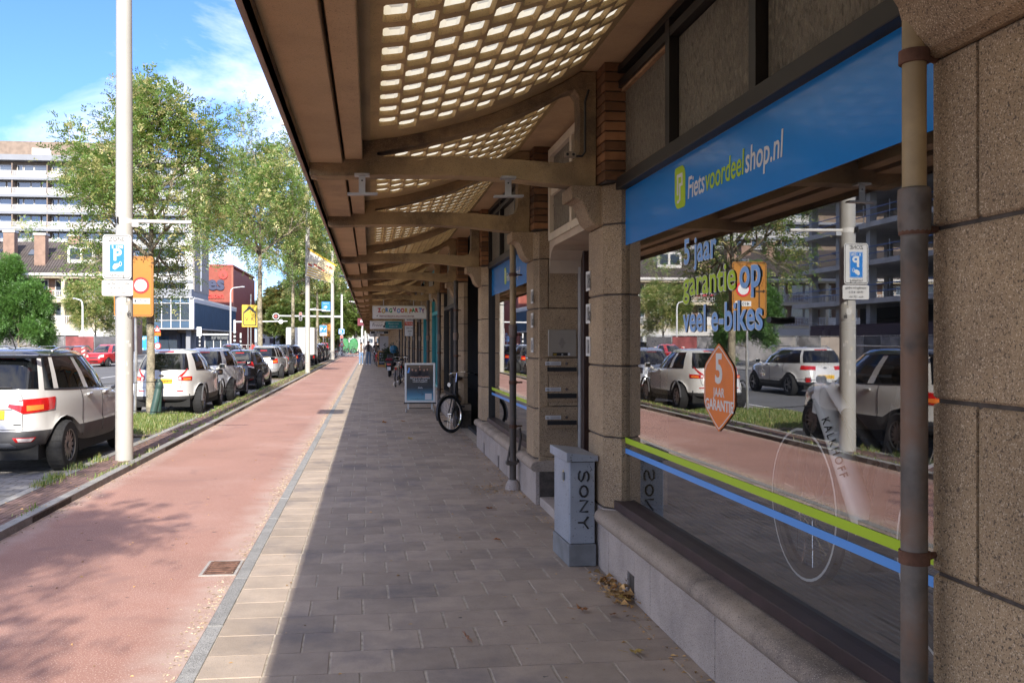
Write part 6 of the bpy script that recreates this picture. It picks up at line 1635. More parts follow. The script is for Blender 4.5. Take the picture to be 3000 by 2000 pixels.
def bstripe(u0, u1, v0, v1, mt, nm, y=-.1305):
    c_ = [bpt(u0, v0), bpt(u1, v0), bpt(u1, v1), bpt(u0, v1)]; MB().prism([(k.x, k.y) for k in c_], 'y', y - .002, y).build(nm, mt, bo)
m_by = M('banner_yellow', (.80, .55, .12), rough=.8, var=.05)
for v in (.62, .72, .82, .92): bstripe(.03, .97, v, v + .05, m_by, 'yellow_stripe')
bstripe(.0, 1, .0, .05, m_by, 'yellow_stripe')
m_bred = M('banner_red', (.55, .12, .08), rough=.8, var=.05)
for u, v, w in ((.02, .50, .16), (.22, .42, .14), (.38, .46, .16), (.55, .50, .12), (.68, .22, .10), (.80, .22, .14)): bstripe(u, u + w, v, v + .07, m_bred, 'red_print')
MB().tube([(.02, -.12, 5.93), (1.36, -.12, 5.10)], .03, 6).build('banner_rod', m_yellow, bo)
# third pole with parking sign, further poles
p = thing('lamp_pole', 'white pole with a blue direction sign high up and a parking sign below', 'pole', (-3.12, 75, .06))
MB().tube([(0, 0, -.1), (0, 0, 9)], [.17, .12], 12).build('shaft', m_polepaint, p)
b_ = plate(p, 'direction_sign', .70, .80, 4.37, -.16, m_signblue, .03, .02, -.52)
MB().prism([(-.72, 4.27), (-.55, 4.27), (-.55, 4.19), (-.40, 4.33), (-.55, 4.47), (-.55, 4.39), (-.66, 4.39)], 'y', -.185, -.1805).build('arrow', m_whitev, b_)
MB().box(-.86, -.18, -.185, -.1805, 3.98, 4.05).build('white_strip', m_whitev, b_); text(b_, 'fietsroute', .12, (-.52, -.182, 4.6), m_whitev, FACE_CAM, ext=.0008, align='CENTER')
p = thing('parking_sign', 'blue parking sign with a P and hand, on a thin post right of the van', 'road sign', (-3.82, 74, -.05))
MB().tube([(0, 0, 0), (0, 0, 3.0)], .035, 8).build('post', m_steel, p)
b_ = plate(p, 'blue_plate', .58, .60, 2.62, -.04, m_signblue, .03, .01, 0, m_whitev, .015, .01); text(b_, 'P', .42, (-.13, -.053, 2.46), m_whitev, FACE_CAM, bold=.02, ext=.0008, align='CENTER')
MB().prism([(.03, 2.52), (.10, 2.50), (.24, 2.68), (.20, 2.72), (.06, 2.62)], 'y', -.054, -.0505).build('hand_icon', m_whitev, b_)
plate(p, 'time_plate', .58, .24, 2.17, -.04, m_white, .02, .01)
p = thing('detour_sign', 'yellow orange sign with the letters CE beyond the parking sign', 'road sign', (-4.5, 95, -.05))
for x in (-.2, .2): MB().tube([(x, 0, 0), (x, 0, 3.3)], .04, 6).build('post', m_steel, p)
b_ = plate(p, 'panel', 1.10, 1.5, 2.75, -.04, m_signorange, .05, .02, 0, m_black, .06, .06); text(b_, 'C E', .5, (-.02, -.065, 2.3), m_black, FACE_CAM, bold=.005, ext=.0008, align='CENTER', sx=.9)
p = thing('keep_left_sign', 'round blue sign with a white arrow just right of the white van', 'road sign', (-5.8, 82, -.05))
MB().tube([(0, 0, 0), (0, 0, 2.9)], .04, 8).build('post', m_steel, p); MB().disc((0, -.05, 2.45), .45, 24, 'y', .02).build('disc', m_signblue, p)
MB().prism([(-.3, 2.45), (-.1, 2.62), (-.1, 2.50), (.28, 2.50), (.28, 2.40), (-.1, 2.40), (-.1, 2.28)], 'y', -.056, -.0505).build('arrow', m_whitev, p)
# traffic signal gantry
m_sig = M('signal_black', (.03, .03, .032), rough=.5)
m_redlamp = M('lit_red_lamp', (0.9, 0.04, 0.03), emit=2.2, var=0); m_off = M('unlit_lens', (.02, .02, .02), rough=.2)
def signal(par, x, y, z, lit=0, board=True):
    h_ = MB().prism(rrect(.36, .95, .16, 6, x, z), 'y', y - .18, y - .02).build('signal_head', M('signal_grey', (.20, .19, .19), rough=.5), par)
    for k in range(3): MB().disc((x, y - .19, z + .29 - .29 * k), .105, 16, 'y', .02).build('lens', m_redlamp if k == lit else m_off, h_)
    return h_
p = thing('signal_gantry', 'white mast with a long boom carrying traffic lights over the street', 'traffic light', (-3.05, 97.2, .0))
MB().tube([(0, 0, 0), (0, 0, 6.7)], [.16, .10], 12).build('mast', m_white, p); MB().tube([(0, 0, 4.2), (-7.2, 0, 4.28)], [.12, .07], 8).build('boom', m_white, p)
signal(p, -4.35, -.1, 4.22)
MB().disc((-6.95, -.12, 4.22), .36, 22, 'y', .03).build('round_board', m_white, p); MB().disc((-6.95, -.15, 4.22), .29, 22, 'y', .03).build('round_face', m_sig, p); MB().disc((-6.95, -.17, 4.22), .10, 14, 'y', .02).build('lens', m_redlamp, p)
signal(p, .0, -.28, 1.75)
b_ = plate(p, 'info_sign', .62, .56, 2.62, -.22, m_signblue, .02, .02, -.02, m_whitev, .05, .03); MB().box(-.2, .0, -.246, -.2425, 2.5, 2.7).build('pictogram', m_whitev, b_)
w_ = thing('warning_sign', 'red bordered warning triangle on a black and white banded post by the crossing', 'road sign', (-3.0, 95.5, 0))
MB().tube([(0, 0, 0), (0, 0, 1.6)], .06, 10).build('post', m_white, w_)
for k in range(4): MB().tube([(0, 0, .12 + k * .36), (0, 0, .30 + k * .36)], .067, 10).build('black_band', m_black, w_)
MB().ringprism([(-.32, 1.05), (.32, 1.05), (0, 1.62)], [(-.22, 1.11), (.22, 1.11), (0, 1.49)], 'y', -.09, -.07).build('red_border', m_red, w_); MB().prism([(-.22, 1.11), (.22, 1.11), (0, 1.49)], 'y', -.085, -.075).build('white_face', m_whitev, w_)
MB().box(-.02, .02, -.09, -.086, 1.17, 1.36).build('mark', m_black, w_)
# street lamps
def lamp(x, y, h_, reach, label, z=0, group='slim street lamps'):
    p = thing('street_lamp', label, 'street lamp', (x, y, z), 0, group)
    MB().tube([(0, 0, 0), (0, 0, h_ - .6), (reach * .05, 0, h_ - .2), (reach * .2, 0, h_), (reach * .75, 0, h_ + .12)], [.11, .08, .07, .06, .05], 8).build('column', m_white, p)
    MB().bbox(min(reach * .7, reach), max(reach * .7, reach), -.12, .12, h_ + .06, h_ + .2, .04).build('lantern', m_alu, p)
    return p
lamp(-17.0, 112, 8.1, 1.7, 'white street lamp with curved arm in front of the red brick building')
lamp(-33.1, 112, 10.2, 1.6, 'white street lamp in front of the apartment slab right of the orange sign')
lamp(-28.8, 120, 7.0, -.6, 'short white lamp with a domed head before the blue podium glass')
lamp(-0.95, 108.5, 6.2, -1.6, 'slim white lamp post by the crossing near the canopy end')
lamp(-24.6, 80, 5.1, -.8, 'white square headed lamp in front of the cream flats')
lamp(-9.6, 140, 6.5, 1.4, 'slim lamp far up the street behind the traffic boom')
p = thing('signal_gantry', 'white boom from the lamp by the brick building with a round white disc', 'traffic light', (-16.6, 112.6, 0))
MB().tube([(0, 0, 0), (0, 0, 4.2)], .15, 8).build('mast', m_white, p); MB().tube([(0, 0, 3.95), (6.4, 0, 4.05)], [.1, .06], 8).build('boom', m_white, p); MB().disc((5.6, -.1, 4.0), .28, 18, 'y', .03).build('disc', m_white, p)
for k in range(5): MB().tube([(0, 0, .3 + k * .5), (0, 0, .55 + k * .5)], .16, 8).build('black_band', m_black, p)
# small signs and posts across the street
for i, (x, y, z1, lb) in enumerate(((-29.3, 118, 2.3, 'black and white banded post beside the blue mural'), (-22.9, 124, 2.2, 'banded post left of the bus shelter'), (-16.0, 113.5, 2.6, 'banded post in front of the red cladding'))):
    p = thing('banded_post', lb, 'post', (x, y, 0), 0, 'banded posts by the crossing')
    MB().tube([(0, 0, 0), (0, 0, z1)], .11, 8).build('post', m_white, p)
    for k in range(4): MB().tube([(0, 0, .15 + k * .52), (0, 0, .40 + k * .52)], .118, 8).build('black_band', m_black, p)
p = thing('warning_sign', 'red triangle warning sign over an orange plate, before the blue podium', 'road sign', (-26.6, 116, 0))
MB().tube([(0, 0, 0), (0, 0, 3.3)], .05, 8).build('post', m_steel, p)
MB().prism([(-.45, 2.75), (.45, 2.75), (0, 3.55)], 'y', -.08, -.05).build('red_border', m_red, p); MB().prism([(-.28, 2.84), (.28, 2.84), (0, 3.35)], 'y', -.09, -.081).build('white_face', m_whitev, p); MB().box(-.42, .42, -.08, -.05, 2.25, 2.68).build('orange_plate', m_signorange, p)
MB().disc((0.02, -.06, 1.0), .42, 22, 'y', .02).build('no_entry_ring', m_red, p); MB().disc((0.02, -.085, 1.0), .31, 22, 'y', .02).build('ring_face', m_whitev, p)
p = thing('round_sign', 'plain white round sign on a post left of the warning triangle', 'road sign', (-29.6, 113, 0)); MB().tube([(0, 0, 0), (0, 0, 3.9)], .05, 8).build('post', m_steel, p); MB().disc((0, -.06, 3.55), .43, 22, 'y', .02).build('disc', m_white, p); MB().disc((0.3, -.06, .85), .45, 22, 'y', .02).build('lower_disc', m_white, p)
p = thing('bus_shelter', 'glass bus shelter with a flat roof in front of the blue podium', 'bus shelter', (-21.8, 130, 0))
MB().box(-1.7, 1.9, -.8, .8, 2.45, 2.65).build('roof', m_balrail, p)
for x in (-1.6, -.4, .6, 1.6): MB().box(x - .05, x + .05, .6, .7, 0, 2.45).build('post', m_balrail, p)
MB().box(-1.55, 1.55, .64, .66, .3, 2.3).build('glass_wall', m_wglass, p); MB().box(-1.2, .9, .2, .55, .42, .48).build('bench', m_bgrey, p)
MB().box(-2.6, -1.95, -.1, .1, 2.3, 3.6).build('stop_sign', m_whitev, p); MB().tube([(-2.27, 0, 0), (-2.27, 0, 2.3)], .05, 6).build('sign_post', m_steel, p)
p = thing('ramp_railing', 'white ramp railing right of the bus shelter', 'railing', (-18.6, 131, 0))
for z in (.55, 1.05): MB().tube([(-1.6, 0, z), (1.6, 0, z)], .03, 5).build('rail', m_balrail, p)
for k in range(6): MB().tube([(-1.6 + k * .64, 0, 0), (-1.6 + k * .64, 0, 1.05)], .03, 5).build('post', m_balrail, p)
# cluster of posts at the end of the path
for i, (x, y, h_) in enumerate(((.75, 122, 3.3), (1.1, 140, 3.2), (1.4, 156, 3.2), (.3, 165, 4.2), (-.5, 150, 4.0))):
    p = thing('path_post', ['white post first in the row beyond the crossing', 'white post second in the row beyond the crossing', 'white post third in the row beyond the crossing', 'tall white post deepest along the path', 'tall white post by the bright trees along the path'][i], 'post', (x - 1.9, y, 0), 0, 'white posts beyond the crossing')
    MB().tube([(0, 0, 0), (0, 0, h_)], .09, 8).build('post', m_white, p)
p = thing('keep_right_sign', 'round blue arrow sign with a small signal head at the canopy end', 'road sign', (.55, 112, 0)); MB().tube([(0, 0, 0), (0, 0, 2.9)], .08, 8).build('post', m_white, p); MB().disc((-.1, -.1, 3.1), .42, 22, 'y', .02).build('disc', m_signblue, p); MB().prism([(-.3, 3.05), (-.05, 3.05), (-.05, 2.95), (.12, 3.1), (-.05, 3.25), (-.05, 3.15), (-.3, 3.15)], 'y', -.106, -.1005).build('arrow', m_whitev, p); MB().box(-.12, .12, -.2, -.05, 2.1, 2.75).build('signal_head', m_sig, p)
for x, y, lb in ((-2.2, 121, 'green waste container left of the second white post'), (-3.6, 128, 'green waste container behind the far bicycles')):
    p = thing('waste_container', lb, 'container', (x, y, 0), 0, 'green containers by the far bicycles'); MB().bbox(-.6, .6, -.6, .6, 0, 1.5, .1).build('body', M('container_green', (.05, .22, .08)), p); MB().lathe([(.55, 1.5), (.5, 1.75), (.2, 1.95), (.02, 2.0)], 12).build('lid', M('container_green', (.05, .22, .08)), p)
# ---------------------------------------------------------------- fittings of the arcade
def pipe(name, label, x, y, z0, z1, r, mats, clamps, sockets, wall=1.57, group=None):
    t = thing(name, label, 'drainpipe', (x, y, 0), 0, group)
    prev = z0
    for (za, zb, m_, rr) in mats: MB().tube([(0, 0, za), (0, 0, zb)], rr, 18).build('pipe_section', m_, t)
    for z in sockets: MB().lathe([(r * 1.02, z - .13), (r * 1.22, z - .11), (r * 1.25, z - .02), (r * 1.22, z), (r * 1.02, z + .005)], 18).build('socket', m_castiron, t)
    for z in clamps:
        c_ = MB().tube([(0, 0, z - .018), (0, 0, z + .018)], r * 1.16, 18).build('clamp', m_rust, t)
        MB().tube([(r * .9, -.005, z), (wall - x + .02, .03, z)], .010, 6).build('clamp_pin', m_rust, c_)
    return t
pipe('drainpipe', 'grey drainpipe with a cream upper half in front of the nearest granite pier', 1.497, 2.345, -.02, 3.0, .0345,
     [(-.02, 1.97, m_castiron, .0345), (1.97, 3.1, m_pipecream, .031)], [.955, 1.862, 2.335], [1.97])
t = pipe('drainpipe', 'dark drainpipe with a footing hook left of the letter box pier', 1.49, 9.33, 0, 2.6, .036,
     [(0.02, 1.72, m_pipedark, .036), (1.72, 2.62, m_pipecream, .033)], [.66, 1.12, 1.62, 2.25], [1.72], 1.57)
MB().bbox(-.075, .045, -.04, .04, .255, .30, .01).build('foot_bracket', m_pipedark, t); MB().tube([(.05, 0, .28), (.085, 0, .55), (.07, 0, .64)], .014, 6).build('brace', m_pipedark, t); MB().tube([(-.06, 0, .28), (-.03, 0, .45)], .012, 6).build('brace', m_pipedark, t)
MB().lathe([(.085, -.01), (.075, .05), (.05, .10)], 12).build('mortar_foot', m_plinth, t)
for i, yv in enumerate((15.75, 19.62, 23.4, 27.2, 31.1, 34.9, 38.8, 46.5)):
    pipe('drainpipe', ['dark drainpipe beside the turquoise shop front, nearest of the far pipes', 'dark drainpipe between the two turquoise frames', 'dark drainpipe just past the white party shop sign', 'dark drainpipe under the letting board', 'dark drainpipe behind the letting board', 'dark drainpipe beyond the letting board', 'dark drainpipe level with the script sign', 'farthest dark drainpipe along the piers'][i], 1.50, yv, 0, 2.6, .04, [(0, 2.62, m_pipedark, .04)], [.5, 1.3, 2.1], [1.7], 1.57, 'drainpipes along the arcade')
# utility cabinet with graffiti
cb = thing('utility_cabinet', 'slim blue grey street cabinet with black graffiti letters beside the street door', 'cabinet', (1.465, 6.32, 0))
m_ = Matrix.Rotation(R(-3.0), 3, 'Z')
cb.rotation_euler = (0, 0, R(1.5)); cb.scale = (.92, 1.16, .80)
MB().bbox(-.125, .09, -.215, .20, 0.0, .19, .006).build('base', m_cabbase, cb)
MB().bbox(-.115, .085, -.20, .19, .19, .905, .008).build('door_panel', m_cab, cb)
MB().prism([(-.145, .905), (.10, .905), (.10, .955), (-.145, .985)], 'y', -.23, .215).build('cap', m_cab, cb, bevel=.006)
MB().box(-.1165, -.1150, -.19, .18, .205, .89).build('front_plate', m_cab, cb)
MB().bbox(-.135, -.115, -.10, -.07, .72, .79, .004).build('lock', m_cabbase, cb); MB().prism([(-.03, .75), (-.06, .70), (-.075, .745), (-.07, .79), (-.05, .805)], 'x', -.118, -.1166).build('yellow_sticker', m_yellow, cb)
MB().box(-.10, .07, -.2012, -.2002, .895, .90).build('seam', m_black, cb)
def stroke(par, pts, r_=.0085, nm='graffiti_letter'): MB().tube([(x, -.2005, z) for x, z in pts], r_, 5).build(nm, m_black, par)
def glyph(pts, xc, zc, w=.05, h_=.05): return [(xc + v * w, zc - u * h_) for u, v in pts]      # letters turned on their side, read downwards
S_ = [(.8, .7), (.4, .95), (-.3, .95), (-.75, .6), (-.5, .15), (.4, -.1), (.8, -.5), (.4, -.95), (-.4, -.95), (-.85, -.65)]
O_ = [(math.cos(a) * .85, math.sin(a) * .75) for a in [2 * math.pi * k / 12 for k in range(13)]]
N_ = [(-.9, -.8), (-.9, .8), (.85, -.75), (.85, .85)]
Y_ = [(-.9, .9), (0, 0), (.95, .9)]
for g_, z in ((S_, .775), (O_, .645), (N_, .515), (Y_, .375)): stroke(cb, glyph(g_, -.005, z, .040, .055))
stroke(cb, glyph([(0, 0), (0, -1.1)], -.005, .375, .040, .055))
stroke(cb, [(.045, .86), (.055, .835), (.045, .815)], .002)
# house numbers
def number(y, z0, z1, s_, lb):
    t = tag(MB().box(1.563, 1.5685, y - .058, y + .058, z0, z1).build('house_number', m_offwhite), lb, 'house number', 'house numbers by the street door')
    text(t, s_, .15, (1.5622, y + .047, (z0 + z1) / 2 - .052), m_black, FACE_STREET, bold=.004, ext=.0004, sx=.42)
number(6.36, 1.915, 2.055, '108b', 'topmost white house number plate on the pier right of the street door')
number(6.36, 1.68, 1.82, '108a', 'middle white house number plate on the pier right of the street door')
number(6.36, 1.445, 1.585, '108', 'lowest white house number plate on the pier right of the street door')
number(8.62, 1.92, 2.055, '106b', 'topmost white house number plate on the letter box pier')
number(8.62, 1.685, 1.825, '106a', 'middle white house number plate on the letter box pier')
number(8.62, 1.445, 1.585, '106', 'lowest white house number plate on the letter box pier')
# intercom and letter boxes in the recess wall
m_icom = M('intercom_metal', (0.40, 0.36, 0.30), rough=0.4, metal=.5, var=.08)
ic = thing('intercom', 'brushed metal intercom plate with a diamond speaker grille above the letter boxes', 'intercom', (1.825, 8.437, 1.535))
MB().bbox(-.138, .135, -.006, .003, -.128, .128, .003).build('plate', m_icom, ic)
q = MB()
for i in range(-6, 7):
    wv = 5 - abs(i) * .75
    for j in range(-5, 6):
        if abs(j) <= wv: q.disc((-.005 + j * .0065 + (.003 if i % 2 else 0), -.0066, .0 + i * .0085), .0021, 6, 'y', .0006)
q.build('speaker_holes', m_black, ic, kind='stuff')
MB().box(-.095, .075, -.009, -.006, -.120, -.092).build('button_strip', m_black, ic)
text(ic, 'NEE', .026, (-.09, -.0095, -.117), m_yellow, FACE_CAM, bold=.01, ext=.0003, sx=.7); text(ic, 'JA', .026, (-.01, -.0095, -.117), m_whitev, FACE_CAM, bold=.01, ext=.0003, sx=.7)
MB().box(.052, .074, -.0098, -.009, -.119, -.094).build('bell_button', m_whitev, ic)
for i, (zl, zs0, zs1, tx) in enumerate(((1.341, 1.262, 1.300, '108b'), (1.094, 1.006, 1.050, '108a'), (.826, .752, .792, '106'))):
    lb = thing('letter_box', ['topmost letter slot under the intercom, with white name plate', 'middle letter slot of three below the intercom', 'lowest letter slot of three, behind the grey cabinet'][i], 'letter box', (1.80, 8.437, zl), 0, 'letter slots in the recess wall')
    MB().box(-.12, .165, -.003, .008, zs0 - zl - .004, zs1 - zl + .004).build('slot', m_black, lb)
    MB().prism([(-.012, zs0 - zl - .03), (-.003, zs0 - zl - .03), (-.003, zs0 - zl + .002), (-.022, zs0 - zl + .002)], 'x', -.12, .165).build('slot_lip', m_stone, lb)
    n_ = MB().bbox(-.14, .012, -.007, -.001, -.018, .018, .002).build('name_plate', m_whitev, lb)
    text(n_, tx, .022, (-.135, -.0075, -.008), m_black, FACE_CAM, bold=.005, ext=.0003, sx=.8); MB().box(-.088, .0, -.0076, -.007, -.012, .012).build('name_field', m_alu, n_)
    MB().disc((.065, -.006, .0), .013, 12, 'y', .006).build('lock', m_chrome, lb)
# lamp brackets under the first cross beam, cable box
for x, lb in ((-.055, 'small galvanised bracket under the outer end of the nearest cross beam'), (.93, 'small galvanised bracket under the wall end of the nearest cross beam')):
    b_ = thing('lamp_bracket', lb, 'bracket', (x, 6.03, 2.652), 0, 'brackets under the nearest cross beam')
    MB().box(-.05, .05, -.04, .04, 0, .014).build('top_plate', m_steel, b_); MB().box(-.022, .022, -.008, .0, -.11, 0).build('strap', m_steel, b_)
    MB().box(-.10, .10, -.03, .03, -.125, -.113).build('cross_bar', m_steel, b_, rot=(0, R(-1.5), 0)); MB().disc((0, -.010, -.03), .006, 8, 'y', .002).build('bolt_hole', m_black, b_)
jb = thing('junction_box', 'small grey cable box with two entries on top of the nearest beam near the wall', 'junction box', (1.34, 5.955, 2.79))
MB().bbox(-.04, .04, -.02, .02, 0, .038, .004).build('box', M('jb_grey', (.30, .25, .19)), jb)
for dx in (-.02, .02): MB().disc((dx, -.022, .018), .010, 10, 'y', .004).build('entry', m_black, jb)
MB().tube([(.04, 0, .01), (.085, 0, .012), (.105, 0, .04), (.105, 0, .38), (.13, 0, .46)], .008, 6).build('cable', m_black, jb)
# cables on the gutter
q = thing('gutter_cable', 'loose black cables hanging from the canopy edge', 'cable', (-.49, 0, 2.75))
MB().tube([(0, 24, .05), (-.05, 25, -.02), (-.09, 26.5, -.12), (-.02, 28.5, -.02), (0, 29, .06)], .012, 5).build('cable', m_black, q)
MB().tube([(0, 30, .05), (-.12, 31.5, .15), (-.15, 33.5, -.05), (-.02, 36, -.1), (0, 37, .05)], .014, 5).build('cable', m_black, q)
MB().tube([(0, 19.5, .15), (-.10, 19.8, .22), (-.18, 20.0, .24)], .022, 6).build('rod', m_black, q)

# hanging signs
sg = thing('hanging_sign', 'white light box sign with colourful party shop letters hanging under the canopy', 'shop sign', (0, 24.0, 0), 0, 'light boxes under the canopy')
MB().bbox(.06, 1.50, -.09, .09, 2.15, 2.50, .01).build('light_box', M('sign_frame', (.60, .60, .57), rough=.4), sg)
fc = MB().box(.085, 1.475, -.097, -.091, 2.175, 2.475).build('face', M('sign_face', (0.74, 0.73, 0.70), rough=.35, var=.04), sg)
for x in (.35, 1.15): MB().tube([(x, 0, 2.49), (x, 0, 2.74)], .014, 6).build('hanger', m_steel, sg)
cols = [m_red, m_yellow, m_signblue, M('party_green', (.04, .32, .08)), M('party_purple', (.25, .03, .20)), m_ltblue, m_red, m_yellow, M('party_orange', (.75, .16, .02)), M('party_green', (.04, .32, .08)), m_red, m_ltblue, M('party_purple', (.25, .03, .20)), m_red, m_red]
wd = 'ZORG VOOR PARTY IJ'; x = .205; ci = 0
for i, ch in enumerate(wd):
    if ch == ' ': x += .035; continue
    j = [0, -.014, .008, .002, .02, -.010, -.006, .0, -.015, .004, .0, .012, -.012, .01, .022, .008][ci % 16]
    rl = [.1, -.05, .06, -.1, .12, 0, .05, -.08, -.1, .05, .1, -.06, .08, -.1, .15][ci % 15]
    t_ = text(fc, ch, .15, (x, -.0985, 2.325 + j), m_black, FACE_CAM, bold=.05, ext=.0006, sx=.80, roll=rl)
    text(fc, ch, .15, (x, -.1005, 2.325 + j), cols[ci % 15], FACE_CAM, bold=.022, ext=.0008, sx=.80, roll=rl)
    x += max(v.co.x for v in t_.data.vertices) * .80 + .004; ci += 1
text(fc, 'FEESTARTIKELEN & BALLONDECORATIES', .058, (.24, -.099, 2.20), M('party_brown', (.22, .05, .04)), FACE_CAM, bold=.022, ext=.0006, sx=.86)
MB().prism([(.155, 2.215), (.19, 2.215), (.205, 2.26), (.19, 2.245), (.175, 2.235)], 'y', -.0995, -.0972).build('bird_icon', m_black, fc)
sg = thing('hanging_sign', 'half white, half teal sign with black script letters behind the party shop sign', 'shop sign', (0, 41.5, 0), 0, 'light boxes under the canopy')
MB().bbox(-.02, 1.46, -.09, .09, 2.12, 2.50, .01).build('light_box', M('sign_frame', (.60, .60, .57), rough=.4), sg)
MB().box(.0, .68, -.098, -.091, 2.15, 2.47).build('white_face', M('sign_face', (0.74, 0.73, 0.70), rough=.35, var=.04), sg); MB().box(.682, 1.44, -.098, -.091, 2.15, 2.47).build('teal_face', M('sign_teal', (.01, .22, .26), rough=.3), sg)
text(sg, 'Firoozi', .20, (.06, -.0995, 2.24), m_black, FACE_CAM, bold=-.005, ext=.0006, shear=.45, sx=.85)
MB().tube([(.10, -.099, 2.36), (.20, -.099, 2.43), (.38, -.099, 2.41), (.50, -.099, 2.43), (.60, -.099, 2.46)], .006, 5).build('swash', m_black, sg)
MB().prism([(.63 + .055 * math.cos(a), 2.24 + .05 * math.sin(a)) for a in [2 * math.pi * k / 14 for k in range(14)]] , 'y', -.1005, -.0985).build('bow_icon', m_black, sg); MB().prism([(.64, 2.28), (.70, 2.30), (.69, 2.42), (.66, 2.44)], 'y', -.1005, -.0985).build('bow_icon', m_black, sg)
text(sg, 'Mannen mode', .085, (1.06, -.0995, 2.34), m_whitev, FACE_CAM, ext=.0006, align='CENTER'); text(sg, '& tailor lab', .085, (1.06, -.0995, 2.22), m_whitev, FACE_CAM, ext=.0006, align='CENTER')
for i, (y, m_s, tx, z0, z1, x1, lb) in enumerate(((52, M('sign_darkred', (.30, .02, .02)), 'restaurant', 2.24, 2.42, 1.10, 'dark red sign with white letters deep under the canopy'), (56, m_black, 'Dolonza', 2.02, 2.20, 1.12, 'black sign with white letters under the dark red one'))):
    sg = thing('hanging_sign', lb, 'shop sign', (0, y, 0), 0, 'light boxes under the canopy'); MB().bbox(.02, x1, -.06, .06, z0, z1, .008).build('light_box', M('sign_frame', (.60, .60, .57), rough=.4), sg)
    MB().box(.035, x1 - .015, -.066, -.061, z0 + .015, z1 - .015).build('face', m_s, sg); text(sg, tx, .15, (x1 / 2, -.068, z0 + .04), m_whitev, FACE_CAM, bold=.02, ext=.0006, align='CENTER', sx=1.1)
    for x in (.2, .9): MB().tube([(x, 0, z1 - .005), (x, 0, 2.70)], .012, 5).build('hanger', m_steel, sg)
sg = thing('hanging_sign', 'white sign with a grey emblem farthest along the canopy', 'shop sign', (0, 88, 0), 0, 'light boxes under the canopy'); MB().bbox(-.05, .95, -.06, .06, 2.0, 2.5, .01).build('light_box', m_whitev, sg); MB().box(.3, .62, -.066, -.061, 2.05, 2.28).build('emblem', m_bgrey, sg)
sg = thing('projecting_sign', 'small dark red and white sign standing out from the canopy edge', 'shop sign', (-.75, 78, 0)); MB().bbox(-.35, .22, -.05, .05, 2.9, 3.55, .02).build('light_box', M('sign_maroon', (.16, .03, .05)), sg); MB().box(-.1, .18, -.056, -.051, 3.2, 3.4).build('white_print', m_whitev, sg); MB().tube([(.2, 0, 3.0), (.36, 0, 3.0)], .03, 5).build('arm', m_steel, sg)
# projecting box on the canopy roof whose shadow falls on the path
sg = thing('roof_banner', 'flat sign board standing on the canopy roof near its edge', 'shop sign', (-.85, 11.8, 0)); MB().box(-.30, .27, -.03, .03, 4.35, 5.0).build('board', m_white, sg); MB().tube([(.25, 0, 4.6), (.55, 0, 4.6), (.62, 0, 3.0)], .025, 6).build('arm', m_steel, sg)
# letting board
lt = thing('letting_board', 'white board with a red band, fixed sideways to a pier behind the party shop sign', 'sign', (1.36, 31.2, 0))
MB().box(-.17, .18, -.01, .01, 1.74, 2.42).build('board', m_whitev, lt); MB().box(-.17, .18, -.0125, -.0105, 2.10, 2.23).build('red_band', M('band_red', (.60, .06, .02)), lt)
text(lt, 'TE HUUR', .10, (.005, -.0135, 2.13), m_whitev, FACE_CAM, bold=.02, ext=.0005, align='CENTER', sx=.75); text(lt, 'DSC', .11, (.005, -.0115, 2.28), m_black, FACE_CAM, bold=.02, ext=.0005, align='CENTER')
text(lt, '070- 346', .065, (.005, -.0115, 1.99), m_black, FACE_CAM, bold=.01, ext=.0005, align='CENTER'); text(lt, 'SQ99', .065, (.005, -.0115, 1.88), m_black, FACE_CAM, bold=.01, ext=.0005, align='CENTER'); text(lt, 'info', .05, (.005, -.0115, 1.79), m_black, FACE_CAM, bold=.01, ext=.0005, align='CENTER')
for z in (1.8, 2.3): MB().tube([(.18, 0, z), (.24, .0, z)], .01, 5).build('fixing', m_steel, lt)

# poster stand on the pavement
ab = thing('poster_stand', 'grey framed pavement poster stand with a group photo fading into blue', 'poster stand', (1.085, 19.7, 0), R(-3))
W_, Z0, Z1 = .335, .215, 1.08
MB().ringprism([(-W_, Z0), (W_, Z0), (W_, Z1), (-W_, Z1)], [(-W_ + .045, Z0 + .045), (W_ - .045, Z0 + .045), (W_ - .045, Z1 - .045), (-W_ + .045, Z1 - .045)], 'y', -.02, .02).build('frame', m_alu, ab, bevel=.006)
def poster_mat():
    m = bpy.data.materials.new('poster_print'); m.use_nodes = True; nt = m.node_tree; b = nt.nodes['Principled BSDF']
    tc = nt.nodes.new('ShaderNodeTexCoord'); sx_ = nt.nodes.new('ShaderNodeSeparateXYZ'); rp = nt.nodes.new('ShaderNodeValToRGB')
    nt.links.new(tc.outputs['Generated'], sx_.inputs[0]); nt.links.new(sx_.outputs['Z'], rp.inputs[0]); nt.links.new(rp.outputs[0], b.inputs['Base Color'])
    e = rp.color_ramp.elements; e[0].position = 0; e[0].color = (.16, .42, .55, 1); e[1].position = .16; e[1].color = (.06, .20, .32, 1)
    for p_, c_ in ((.36, (.012, .02, .035, 1)), (.62, (.02, .018, .02, 1)), (.78, (.03, .022, .02, 1)), (.90, (.10, .06, .035, 1)), (1, (.12, .075, .045, 1))): k = e.new(p_); k.color = c_
    b.inputs['Roughness'].default_value = .25; return m
po = MB().box(-W_ + .045, W_ - .045, -.012, .012, Z0 + .045, Z1 - .045).build('poster', poster_mat(), ab)
m_skin = M('print_skin', (.50, .30, .22), var=.05); m_hairp = M('print_hair', (.10, .06, .04)); m_shirt = M('print_shirt', (.035, .032, .036))
